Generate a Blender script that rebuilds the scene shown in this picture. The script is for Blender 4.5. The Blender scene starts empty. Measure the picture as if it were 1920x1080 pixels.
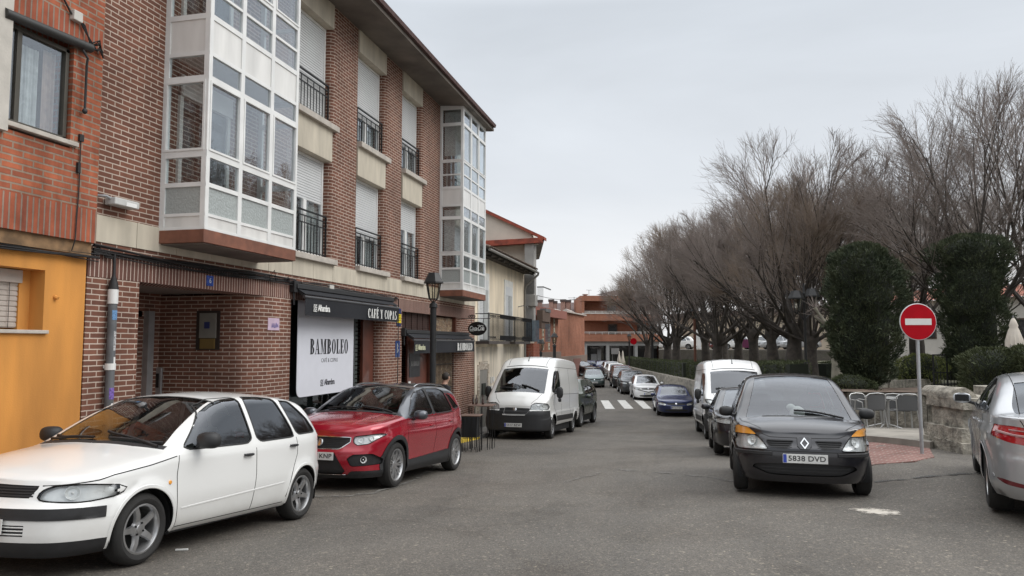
import bpy, bmesh, math, random
import numpy as np
from mathutils import Vector, Matrix
from mathutils.bvhtree import BVHTree
SC = bpy.context.scene
COL = SC.collection
R = math.radians
random.seed(7)
CAMZ = 1.6
PITCH = math.atan(105/1400.)
YAW = math.atan(340/1400.*math.cos(PITCH))
_fw = np.array([-math.sin(YAW)*math.cos(PITCH), math.cos(YAW)*math.cos(PITCH), math.sin(PITCH)])
_rt = np.array([math.cos(YAW), math.sin(YAW), 0.])
_up = np.cross(_rt, _fw)
def ray(px, py): return _fw+_rt*(px-960)/1400.-_up*(py-540)/1400.
def at(px, py, d):            # photo pixel and depth (m) to a point of the street
    return np.array([0, 0, CAMZ])+ray(px, py)*d
def ss(a, b, x):
    t = min(1., max(0., (x-a)/(b-a))); return t*t*(3-2*t)

class Pchip:
    def __init__(s, pts):
        pts = sorted(pts); x = np.array([p[0] for p in pts], float); y = np.array([p[1] for p in pts], float)
        s.x, s.y = x, y; n = len(x)
        if n < 2: s.m = np.zeros(n); return
        h = np.diff(x); d = np.diff(y)/h; m = np.zeros(n)
        for i in range(1, n-1):
            if d[i-1]*d[i] > 0:
                w1 = 2*h[i]+h[i-1]; w2 = h[i]+2*h[i-1]; m[i] = (w1+w2)/(w1/d[i-1]+w2/d[i])
        m[0], m[-1] = d[0], d[-1]; s.m = m
    def __call__(s, q):
        q = np.asarray(q, float)
        if len(s.x) < 2: return np.full(q.shape, s.y[0])
        q = np.clip(q, s.x[0], s.x[-1]); i = np.clip(np.searchsorted(s.x, q)-1, 0, len(s.x)-2)
        h = s.x[i+1]-s.x[i]; t = (q-s.x[i])/h
        return ((1+2*t)*(1-t)**2)*s.y[i]+t*(1-t)**2*h*s.m[i]+t*t*(3-2*t)*s.y[i+1]+t*t*(t-1)*h*s.m[i+1]

GY = Pchip([(-60, 0.5), (-10, 0.12), (0, 0), (5.4, -.21), (7.8, -.38), (10.5, -.53), (13.3, -.70), (17, -.92), (22, -1.2), (28, -1.5), (35, -1.72), (45, -1.8), (62, -1.85), (85, -1.75), (110, -1.6), (200, -1.2)])
def gz(x, y):
    g = float(GY(y)); f = ss(2, 10, y)*(1-ss(15, 24, y))
    return g+f*.2*ss(-4, 1.5, x)+(.25+.2*ss(14, 19, y))*ss(1.9, 3.6, x)*ss(6, 14, y)*(1-ss(22, 36, y))

# ------------------------------------------------------------------ materials
MATS = {}
def nt(name):
    m = bpy.data.materials.new(name); m.use_nodes = True
    n = m.node_tree.nodes; l = m.node_tree.links
    return m, n, l, n['Principled BSDF']
def setp(p, color=None, rough=None, metal=None, coat=None, spec=None, coatr=None):
    if color is not None: p.inputs['Base Color'].default_value = (*color, 1)
    if rough is not None: p.inputs['Roughness'].default_value = rough
    if metal is not None: p.inputs['Metallic'].default_value = metal
    if coat is not None: p.inputs['Coat Weight'].default_value = coat
    if coatr is not None: p.inputs['Coat Roughness'].default_value = coatr
    if spec is not None: p.inputs['Specular IOR Level'].default_value = spec
def mat(name, color, rough=.5, metal=0, coat=0, spec=.5, var=.12, scale=6., bump=0., bscale=None, coords='Object', c2=None, streak=False):
    """principled material whose colour and gloss wander with two octaves of noise"""
    if name in MATS: return MATS[name]
    m, n, l, p = nt(name)
    setp(p, color, rough, metal, coat, spec, .04)
    tc = n.new('ShaderNodeTexCoord'); nz = n.new('ShaderNodeTexNoise')
    nz.inputs['Scale'].default_value = scale; nz.inputs['Detail'].default_value = 6
    if streak:
        mp = n.new('ShaderNodeMapping'); mp.inputs['Scale'].default_value = (2.2, 2.2, .45); l.new(tc.outputs[coords], mp.inputs[0]); l.new(mp.outputs[0], nz.inputs['Vector'])
    else: l.new(tc.outputs[coords], nz.inputs['Vector'])
    if var > 0:
        r = n.new('ShaderNodeValToRGB'); r.color_ramp.elements[0].position = .3; r.color_ramp.elements[1].position = .72
        a = c2 if c2 else tuple(c*(1-var) for c in color); b = color if c2 else tuple(min(1, c*(1+var)) for c in color)
        r.color_ramp.elements[0].color = (*a, 1); r.color_ramp.elements[1].color = (*b, 1)
        l.new(nz.outputs['Fac'], r.inputs['Fac']); l.new(r.outputs['Color'], p.inputs['Base Color'])
        mr = n.new('ShaderNodeMapRange'); mr.inputs['To Min'].default_value = max(.02, rough*.8); mr.inputs['To Max'].default_value = min(1, rough*1.25)
        l.new(nz.outputs['Fac'], mr.inputs['Value']); l.new(mr.outputs['Result'], p.inputs['Roughness'])
    if bump > 0:
        nb = n.new('ShaderNodeTexNoise'); nb.inputs['Scale'].default_value = bscale or scale*6; nb.inputs['Detail'].default_value = 4
        l.new(tc.outputs[coords], nb.inputs['Vector'])
        b = n.new('ShaderNodeBump'); b.inputs['Strength'].default_value = bump; b.inputs['Distance'].default_value = .02
        l.new(nb.outputs['Fac'], b.inputs['Height']); l.new(b.outputs['Normal'], p.inputs['Normal'])
    MATS[name] = m
    return m
def paint(name, color, metal=0., rough=.38, dirt=(.16, .145, .12), amt=.55, flake=0):
    if sum(color) < .3: dirt = tuple(q*.45 for q in dirt)
    if name in MATS: return MATS[name]
    m, n, l, p = nt(name)
    setp(p, color, rough, metal, 1., .5, .05)
    tc = n.new('ShaderNodeTexCoord'); sx = n.new('ShaderNodeSeparateXYZ'); l.new(tc.outputs['Object'], sx.inputs[0])
    nz = n.new('ShaderNodeTexNoise'); nz.inputs['Scale'].default_value = 5; nz.inputs['Detail'].default_value = 8; nz.inputs['Roughness'].default_value = .65
    l.new(tc.outputs['Object'], nz.inputs['Vector'])
    mr = n.new('ShaderNodeMapRange'); mr.inputs['From Min'].default_value = .15; mr.inputs['From Max'].default_value = .55; mr.inputs['To Min'].default_value = 1; mr.inputs['To Max'].default_value = .08
    l.new(sx.outputs['Z'], mr.inputs['Value'])
    mu = n.new('ShaderNodeMath'); mu.operation = 'MULTIPLY'; l.new(mr.outputs[0], mu.inputs[0]); l.new(nz.outputs['Fac'], mu.inputs[1])
    m2 = n.new('ShaderNodeMath'); m2.operation = 'MULTIPLY'; m2.inputs[1].default_value = amt; l.new(mu.outputs[0], m2.inputs[0])
    mx = n.new('ShaderNodeMix'); mx.data_type = 'RGBA'; mx.inputs['A'].default_value = (*color, 1); mx.inputs['B'].default_value = (*dirt, 1)
    l.new(m2.outputs[0], mx.inputs['Factor']); l.new(mx.outputs['Result'], p.inputs['Base Color'])
    cr = n.new('ShaderNodeMapRange'); cr.inputs['To Min'].default_value = .02; cr.inputs['To Max'].default_value = .16
    l.new(nz.outputs['Fac'], cr.inputs['Value']); l.new(cr.outputs[0], p.inputs['Coat Roughness'])
    MATS[name] = m
    return m
def glass(name, tint=(.35, .4, .4), rough=.02, refl=1., f0=.055):
    if name in MATS: return MATS[name]
    m = bpy.data.materials.new(name); m.use_nodes = True; n = m.node_tree.nodes; l = m.node_tree.links; n.clear()
    o = n.new('ShaderNodeOutputMaterial'); t = n.new('ShaderNodeBsdfTransparent'); t.inputs[0].default_value = (*tint, 1)
    g = n.new('ShaderNodeBsdfGlossy'); g.inputs['Roughness'].default_value = rough; g.inputs['Color'].default_value = (.92*refl, .95*refl, 1*refl, 1)
    f = n.new('ShaderNodeLayerWeight'); f.inputs['Blend'].default_value = .5; pw = n.new('ShaderNodeMath'); pw.operation = 'POWER'; pw.inputs[1].default_value = 4.0; l.new(f.outputs['Facing'], pw.inputs[0])
    tc = n.new('ShaderNodeTexCoord'); nz = n.new('ShaderNodeTexNoise'); nz.inputs['Scale'].default_value = 1.7
    l.new(tc.outputs['Object'], nz.inputs['Vector'])
    b = n.new('ShaderNodeBump'); b.inputs['Strength'].default_value = .05; b.inputs['Distance'].default_value = .05
    l.new(nz.outputs['Fac'], b.inputs['Height']); l.new(b.outputs['Normal'], g.inputs['Normal'])
    ma = n.new('ShaderNodeMath'); ma.operation = 'MULTIPLY_ADD'; ma.inputs[1].default_value = .95; ma.inputs[2].default_value = f0
    ma.use_clamp = True
    l.new(pw.outputs[0], ma.inputs[0])
    x = n.new('ShaderNodeMixShader'); l.new(ma.outputs[0], x.inputs[0]); l.new(t.outputs[0], x.inputs[1]); l.new(g.outputs[0], x.inputs[2]); l.new(x.outputs[0], o.inputs[0])
    MATS[name] = m
    return m
def brick(name, c1, c2, mortar, bw=.25, rh=.067, ms=.011, offset=.5, var=.25, bump=.5, swap=False, vscale=1.2, stain=.18):
    """running-bond brick in world metres; (x+y) keeps the bond running round corners"""
    if name in MATS: return MATS[name]
    m, n, l, p = nt(name)
    setp(p, c1, .8, 0, 0, .18)
    g = n.new('ShaderNodeNewGeometry'); s = n.new('ShaderNodeSeparateXYZ'); l.new(g.outputs['Position'], s.inputs[0])
    a = n.new('ShaderNodeMath'); a.operation = 'ADD'; l.new(s.outputs[0], a.inputs[0]); l.new(s.outputs[1], a.inputs[1])
    c = n.new('ShaderNodeCombineXYZ')
    l.new(a.outputs[0], c.inputs[1 if swap else 0]); l.new(s.outputs[2], c.inputs[0 if swap else 1])
    if swap:
        off = n.new('ShaderNodeMath'); off.operation = 'ADD'; off.inputs[1].default_value = 100.0
        l.new(s.outputs[2], off.inputs[0]); l.new(off.outputs[0], c.inputs[0])
    b = n.new('ShaderNodeTexBrick'); b.offset = offset
    b.inputs['Scale'].default_value = 1; b.inputs['Brick Width'].default_value = bw; b.inputs['Row Height'].default_value = rh
    b.inputs['Mortar Size'].default_value = ms; b.inputs['Mortar Smooth'].default_value = .15
    b.inputs['Color1'].default_value = (*c1, 1); b.inputs['Color2'].default_value = (*c2, 1); b.inputs['Mortar'].default_value = (*mortar, 1)
    wob = n.new('ShaderNodeTexNoise'); wob.inputs['Scale'].default_value = 9; l.new(c.outputs[0], wob.inputs['Vector'])
    wm = n.new('ShaderNodeMix'); wm.data_type = 'VECTOR'; wm.inputs['Factor'].default_value = .006
    l.new(c.outputs[0], wm.inputs['A']); l.new(wob.outputs['Color'], wm.inputs['B']); 
    l.new(wm.outputs['Result'], b.inputs['Vector'])
    nz = n.new('ShaderNodeTexNoise'); nz.inputs['Scale'].default_value = vscale; nz.inputs['Detail'].default_value = 8; nz.inputs['Roughness'].default_value = .7
    l.new(g.outputs['Position'], nz.inputs['Vector'])
    n2 = n.new('ShaderNodeTexNoise'); n2.inputs['Scale'].default_value = 2.4; n2.inputs['Detail'].default_value = 9; n2.inputs['Roughness'].default_value = .72
    smp = n.new('ShaderNodeMapping'); smp.inputs['Scale'].default_value = (1, 1, .22); l.new(g.outputs['Position'], smp.inputs[0]); l.new(smp.outputs[0], n2.inputs['Vector'])
    ad = n.new('ShaderNodeMath'); ad.operation = 'ADD'; l.new(nz.outputs[0], ad.inputs[0]); l.new(n2.outputs[0], ad.inputs[1])
    mr = n.new('ShaderNodeMapRange'); mr.inputs['From Min'].default_value = .7; mr.inputs['From Max'].default_value = 1.3; mr.inputs['To Min'].default_value = 1-var; mr.inputs['To Max'].default_value = 1+var
    l.new(ad.outputs[0], mr.inputs['Value'])
    hs = n.new('ShaderNodeHueSaturation'); l.new(mr.outputs[0], hs.inputs['Value']); l.new(b.outputs['Color'], hs.inputs['Color'])
    l.new(hs.outputs[0], p.inputs['Base Color'])
    bp = n.new('ShaderNodeBump'); bp.inputs['Strength'].default_value = bump; bp.inputs['Distance'].default_value = .008; bp.invert = True
    l.new(b.outputs['Fac'], bp.inputs['Height']); l.new(bp.outputs[0], p.inputs['Normal'])
    MATS[name] = m
    return m

# ------------------------------------------------------------------ mesh collecting
class MB:
    def __init__(s): s.v = []; s.f = []
    def add(s, vs, fs):
        o = len(s.v); s.v.extend([tuple(map(float, q)) for q in vs]); s.f.extend([tuple(i+o for i in f) for f in fs]); return s
    def box(s, x0, x1, y0, y1, z0, z1):
        x0, x1 = sorted((x0, x1)); y0, y1 = sorted((y0, y1)); z0, z1 = sorted((z0, z1))
        return s.add([(x0,y0,z0),(x1,y0,z0),(x1,y1,z0),(x0,y1,z0),(x0,y0,z1),(x1,y0,z1),(x1,y1,z1),(x0,y1,z1)],
              [(0,3,2,1),(4,5,6,7),(0,1,5,4),(1,2,6,5),(2,3,7,6),(3,0,4,7)])
    def obox(s, c, ax, ay, az, hx, hy, hz):
        c, ax, ay, az = [np.array(q, float) for q in (c, ax, ay, az)]
        vs = [c+ax*hx*i+ay*hy*j+az*hz*k for k in (-1,1) for (i,j) in ((-1,-1),(1,-1),(1,1),(-1,1))]
        return s.add(vs, [(0,3,2,1),(4,5,6,7),(0,1,5,4),(1,2,6,5),(2,3,7,6),(3,0,4,7)])
    def bar(s, a, b, w, h, up=(0,0,1)):
        a = np.array(a, float); b = np.array(b, float); d = b-a; L = np.linalg.norm(d); d /= L
        u = np.array(up, float); x = np.cross(d, u)
        if np.linalg.norm(x) < 1e-4: u = np.array([1., 0, 0]); x = np.cross(d, u)
        x /= np.linalg.norm(x); z = np.cross(x, d)
        return s.obox((a+b)/2, d, x, z, L/2, w/2, h/2)
    def prism(s, poly, axis, a, b):
        """extrude a 2D polygon along an axis; poly is (y,z) for x, (x,z) for y, (x,y) for z"""
        n = len(poly)
        def p(q, t):
            return (t, q[0], q[1]) if axis == 'x' else (q[0], t, q[1]) if axis == 'y' else (q[0], q[1], t)
        vs = [p(q, a) for q in poly]+[p(q, b) for q in poly]
        fs = [tuple(range(n)), tuple(range(2*n-1, n-1, -1))]+[(i, i+n, (i+1) % n+n, (i+1) % n) for i in range(n)]
        return s.add(vs, fs)
    def tube(s, pts, rad, sides=8, cap=True):
        pts = [np.array(p, float) for p in pts]; n = len(pts)
        rad = [rad]*n if isinstance(rad, (int, float)) else rad
        o = len(s.v); prev = None
        for i, p in enumerate(pts):
            t = pts[min(i+1, n-1)]-pts[max(i-1, 0)]; t = t/(np.linalg.norm(t)+1e-9)
            if prev is None:
                a = np.array([0, 0, 1.]) if abs(t[2]) < .9 else np.array([1., 0, 0]); u = np.cross(t, a)
            else: u = prev-t*np.dot(prev, t)
            u /= (np.linalg.norm(u)+1e-9); prev = u; w = np.cross(t, u)
            for k in range(sides):
                an = 2*math.pi*k/sides; s.v.append(tuple(p+rad[i]*(u*math.cos(an)+w*math.sin(an))))
        for i in range(n-1):
            for k in range(sides):
                k2 = (k+1) % sides; s.f.append((o+i*sides+k, o+i*sides+k2, o+(i+1)*sides+k2, o+(i+1)*sides+k))
        if cap:
            s.f.append(tuple(o+k for k in range(sides-1, -1, -1))); s.f.append(tuple(o+(n-1)*sides+k for k in range(sides)))
        return s
    def lathe(s, prof, c=(0,0,0), axis='z', seg=24, cap=False, a0=0, a1=2*math.pi):
        """prof: (radius, height) pairs"""
        o = len(s.v); n = len(prof); full = abs(a1-a0-2*math.pi) < 1e-6; m = seg if full else seg+1
        for k in range(m):
            an = a0+(a1-a0)*k/seg; ca, sa = math.cos(an), math.sin(an)
            for r, h in prof:
                q = (r*ca, r*sa, h) if axis == 'z' else (r*ca, h, r*sa) if axis == 'y' else (h, r*ca, r*sa)
                s.v.append((q[0]+c[0], q[1]+c[1], q[2]+c[2]))
        for k in range(seg):
            k2 = (k+1) % m
            for i in range(n-1): s.f.append((o+k*n+i, o+k2*n+i, o+k2*n+i+1, o+k*n+i+1))
        if cap:
            s.f.append(tuple(o+k*n for k in range(m))); s.f.append(tuple(o+k*n+n-1 for k in range(m)))
        return s
    def ell(s, c, r, seg=12, rings=8, p=1.):
        o = []
        for i in range(rings+1):
            a = math.pi*i/rings-math.pi/2; o.append((a,))
        vs = []
        for i in range(rings+1):
            a = -math.pi/2+math.pi*i/rings; ca = abs(math.cos(a))**p; sa = math.copysign(abs(math.sin(a))**p, a)
            for k in range(seg):
                t = 2*math.pi*k/seg; ct = math.copysign(abs(math.cos(t))**p, math.cos(t)); st = math.copysign(abs(math.sin(t))**p, math.sin(t))
                vs.append((c[0]+r[0]*ca*ct, c[1]+r[1]*ca*st, c[2]+r[2]*sa))
        fs = [(i*seg+k, i*seg+(k+1) % seg, (i+1)*seg+(k+1) % seg, (i+1)*seg+k) for i in range(rings) for k in range(seg)]
        return s.add(vs, fs)
    def xf(s, M, i0=0):
        for i in range(i0, len(s.v)): s.v[i] = tuple(M @ Vector(s.v[i]))
        return s

ORG = {}
def link(o): COL.objects.link(o); return o
def tag(o, label=None, cat=None, group=None, kind=None):
    if label: o['label'] = label
    if cat: o['category'] = cat
    if group: o['group'] = group
    if kind: o['kind'] = kind
    return o
def thing(name, label, cat, loc=(0,0,0), rz=0, group=None):
    o = bpy.data.objects.new(name, None); o.empty_display_size = .2; link(o)
    o.location = loc; o.rotation_euler = (0, 0, rz); ORG[o.name] = tuple(loc)
    return tag(o, label, cat, group)
SPLIT = [True]
def pieces(mb):
    """face sets of the far-apart pieces of a mesh (islands nearer than half their size count as one)"""
    n = len(mb.v); par = list(range(n))
    def fd(a):
        while par[a] != a: par[a] = par[par[a]]; a = par[a]
        return a
    for f in mb.f:
        r = fd(f[0])
        for i in f[1:]: par[fd(i)] = r
    used = {}
    for k, f in enumerate(mb.f): used.setdefault(fd(f[0]), []).append(k)
    K = list(used)
    if not 1 < len(K) <= 90: return None
    lo = []; hi = []
    for r in K:
        q = np.array([mb.v[i] for k in used[r] for i in mb.f[k]]); lo.append(q.min(0)); hi.append(q.max(0))
    lo, hi = np.array(lo), np.array(hi); size = (hi-lo).max(1); gap = np.maximum(0, np.maximum(lo[:, None]-hi[None], lo[None]-hi[:, None]))
    near = np.sqrt((gap**2).sum(2)) <= np.maximum(.02, .5*np.maximum(size[:, None], size[None]))
    g = list(range(len(K)))
    def fg(a):
        while g[a] != a: a = g[a]
        return a
    for a, b in zip(*np.nonzero(near)): g[fg(int(a))] = fg(int(b))
    out = {}
    for i, r in enumerate(K): out.setdefault(fg(i), []).extend(used[r])
    if not 1 < len(out) <= 40: return None
    res = []
    for fs in out.values():
        mp = {}; q = MB()
        for k in fs:
            for i in mb.f[k]:
                if i not in mp: mp[i] = len(q.v); q.v.append(mb.v[i])
            q.f.append(tuple(mp[i] for i in mb.f[k]))
        res.append(q)
    return res
def obj(name, mb, m, parent=None, world=True, **k):
    if SPLIT[0] and parent is not None and len(mb.v) < 9000 and name not in ('crown', 'foliage', 'handwriting', 'poster_text', 'awning_text', 'brewery_mark', 'script_lettering', 'board_text', 'fascia_text', 'plate_line'):
        ps = pieces(mb)
        if ps:
            ps.sort(key=lambda q: -len(q.v)); o = [obj1(name, q, m, parent, world, **k) for q in ps]; return o[0]
    return obj1(name, mb, m, parent, world, **k)
def obj1(name, mb, m, parent=None, world=True, smooth=False, bevel=0, sharp=35, loc=None, fixn=False):
    """mb is in world metres (world=True) or in its parent's own frame"""
    v = mb.v; org = (0, 0, 0)
    if parent is not None and world: org = ORG.get(parent.name, (0, 0, 0))
    if parent is None and loc is not None: org = loc
    if org != (0, 0, 0): v = [(a-org[0], b-org[1], c-org[2]) for a, b, c in v]
    me = bpy.data.meshes.new(name); me.from_pydata(v, [], mb.f); 
    if fixn:
        bm = bmesh.new(); bm.from_mesh(me); bmesh.ops.recalc_face_normals(bm, faces=bm.faces); bm.to_mesh(me); bm.free()
    me.update()
    for mm in (m if isinstance(m, (list, tuple)) else [m]): me.materials.append(mm)
    if smooth:
        me.shade_smooth()
        if sharp: me.set_sharp_from_angle(angle=R(sharp))
    o = bpy.data.objects.new(name, me); link(o)
    if parent is not None: o.parent = parent
    if parent is None and loc is not None: o.location = loc
    ORG[o.name] = org
    if bevel:
        b = o.modifiers.new('bevel', 'BEVEL'); b.width = bevel; b.segments = 2; b.limit_method = 'ANGLE'; b.angle_limit = R(40)
    return o
def dup(root, loc=None, rz=None, label=None, group=None, scale=None):
    r = root.copy(); COL.objects.link(r)
    if loc is not None: r.location = loc
    if rz is not None: r.rotation_euler = (0, 0, rz)
    if scale is not None: r.scale = scale
    if label: r['label'] = label
    if group: r['group'] = group
    for ch in list(root.children):
        c = ch.copy(); COL.objects.link(c); c.parent = r
        for g in ch.children:
            d = g.copy(); COL.objects.link(d); d.parent = c
    return r
def text_mb(s, size, depth=.004, cx=1., bold=0., space=1., align='CENTER'):
    """letters as a mesh in the x-z plane facing -y, centred"""
    cu = bpy.data.curves.new('letters', 'FONT'); cu.body = s; cu.size = size; cu.extrude = depth/2; cu.offset = bold
    cu.align_x = align; cu.align_y = 'CENTER'; cu.space_character = space; cu.resolution_u = 3
    o = bpy.data.objects.new('letters', cu); COL.objects.link(o)
    me = o.to_mesh(); mb = MB()
    mb.add([(v.co.x*cx, -v.co.z, v.co.y) for v in me.vertices], [tuple(p.vertices) for p in me.polygons])
    o.to_mesh_clear(); bpy.data.objects.remove(o); bpy.data.curves.remove(cu)
    return mb
def facing(mb, c, n, up=(0, 0, 1)):
    """turn a flat mesh that faces -y so that it faces n at point c"""
    n = Vector(n).normalized(); u = Vector(up); u = (u-n*u.dot(n)).normalized(); x = u.cross(n)
    M = Matrix(((x.x, -n.x, u.x, c[0]), (x.y, -n.y, u.y, c[1]), (x.z, -n.z, u.z, c[2]), (0, 0, 0, 1)))
    return mb.xf(M)
# ------------------------------------------------------------------ cars: one shell per car, cut into its parts
BLK = mat('black_plastic', (.018, .018, .019), .55, var=.2, scale=20)
RUB = mat('tyre_rubber', (.017, .016, .015), .8, var=.3, scale=15, bump=.3, bscale=120)
DARK = mat('dark_underside', (.006, .006, .006), .9)
SEAL = mat('window_seal', (.012, .012, .012), .6)
SEAM = mat('panel_gap', (.012, .011, .010), .8, spec=.1)
CHR = mat('chrome', (.62, .63, .64), .12, 1., var=.05)
ALLOY = mat('alloy_wheel', (.42, .42, .42), .32, .85, var=.15, scale=12)
ALLOYD = mat('dark_alloy', (.03, .03, .032), .3, .6, var=.1)
STEEL = mat('steel_wheel', (.2, .2, .2), .5, .4)
REFL = mat('lamp_reflector', (.74, .75, .74), .25, .35, var=.12, scale=9, bump=.22, bscale=14)
AMBER = mat('amber_lens', (.80, .34, .05), .15, coat=1)
REDL = mat('red_lens', (.35, .008, .012), .12, coat=1, var=.2, scale=30)
WHT = mat('number_plate_white', (.62, .62, .6), .4, coat=.3, var=.06)
BLU = mat('plate_blue', (.03, .06, .35), .4)
BLKT = mat('plate_letters', (.02, .02, .02), .5)
SEAT = mat('seat_cloth', (.03, .03, .033), .9, var=.3, scale=30)
DASH = mat('dashboard_plastic', (.022, .021, .02), .7)
LENS = glass('clear_lens', (.93, .94, .94), .02)
G_CLEAR = glass('car_glass', (.52, .56, .55), .02, 1, .10)
G_TINT = glass('tinted_glass', (.10, .11, .11), .02, 1, .12)
G_MID = glass('green_glass', (.36, .40, .39), .02, 1, .13)

MGL = mat('mirror_glass_dark', (.07, .075, .08), .06, .9, var=.1)
def catmull(pts, ds):
    P = [np.array(p, float) for p in pts]; P = [2*P[0]-P[1]]+P+[2*P[-1]-P[-2]]
    P[0] = np.array([P[2][0], -P[2][1]]); P[-1] = np.array([P[-3][0], -P[-3][1]])
    out = []
    for i in range(1, len(P)-2):
        p0, p1, p2, p3 = P[i-1:i+3]
        t0 = 0; t1 = np.linalg.norm(p1-p0)**.5; t2 = t1+np.linalg.norm(p2-p1)**.5; t3 = t2+np.linalg.norm(p3-p2)**.5
        for t in np.linspace(t1, t2, 40, endpoint=False):
            a1 = (t1-t)/(t1-t0)*p0+(t-t0)/(t1-t0)*p1; a2 = (t2-t)/(t2-t1)*p1+(t-t1)/(t2-t1)*p2; a3 = (t3-t)/(t3-t2)*p2+(t-t2)/(t3-t2)*p3
            b1 = (t2-t)/(t2-t0)*a1+(t-t0)/(t2-t0)*a2; b2 = (t3-t)/(t3-t1)*a2+(t-t1)/(t3-t1)*a3
            out.append((t2-t)/(t2-t1)*b1+(t-t1)/(t2-t1)*b2)
    out.append(P[-2]); out = np.array(out)
    d = np.r_[0, np.cumsum(np.linalg.norm(np.diff(out, axis=0), axis=1))]; n = max(12, int(d[-1]/ds))
    q = np.linspace(0, d[-1], n+1)
    r = np.stack([np.interp(q, d, out[:, 0]), np.interp(q, d, out[:, 1])], 1); r[0, 1] = 0; r[-1, 1] = 0
    return r
def chaikin(poly, n=2, q=.22):
    p = [np.array(a, float) for a in poly]
    for _ in range(n):
        o = []
        for i in range(len(p)):
            a, b = p[i], p[(i+1) % len(p)]; o += [a*(1-q)+b*q, a*q+b*(1-q)]
        p = o
    return p
def sdf(P, poly):
    """signed distance (inside > 0) and its gradient"""
    poly = np.array(poly, float); A = poly; B = np.roll(poly, -1, 0); best = np.full(len(P), 1e9); g = np.zeros((len(P), 2)); ins = np.zeros(len(P), bool)
    for a, b in zip(A, B):
        e = b-a; t = np.clip(((P-a)@e)/(e@e+1e-12), 0, 1); c = a+t[:, None]*e; d = P-c; L = np.linalg.norm(d, axis=1)
        k = L < best; best[k] = L[k]; g[k] = d[k]
        cond = ((a[1] <= P[:, 1]) & (b[1] > P[:, 1])) | ((b[1] <= P[:, 1]) & (a[1] > P[:, 1]))
        with np.errstate(divide='ignore', invalid='ignore'):
            xx = a[0]+(P[:, 1]-a[1])/(e[1] if abs(e[1]) > 1e-12 else 1e-12)*e[0]
        ins ^= cond & (P[:, 0] < xx)
    return np.where(ins, best, -best), g
def circle(cx, cz, r, n=40): return [(cx+r*math.cos(2*math.pi*i/n), cz+r*math.sin(2*math.pi*i/n)) for i in range(n)]

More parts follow.
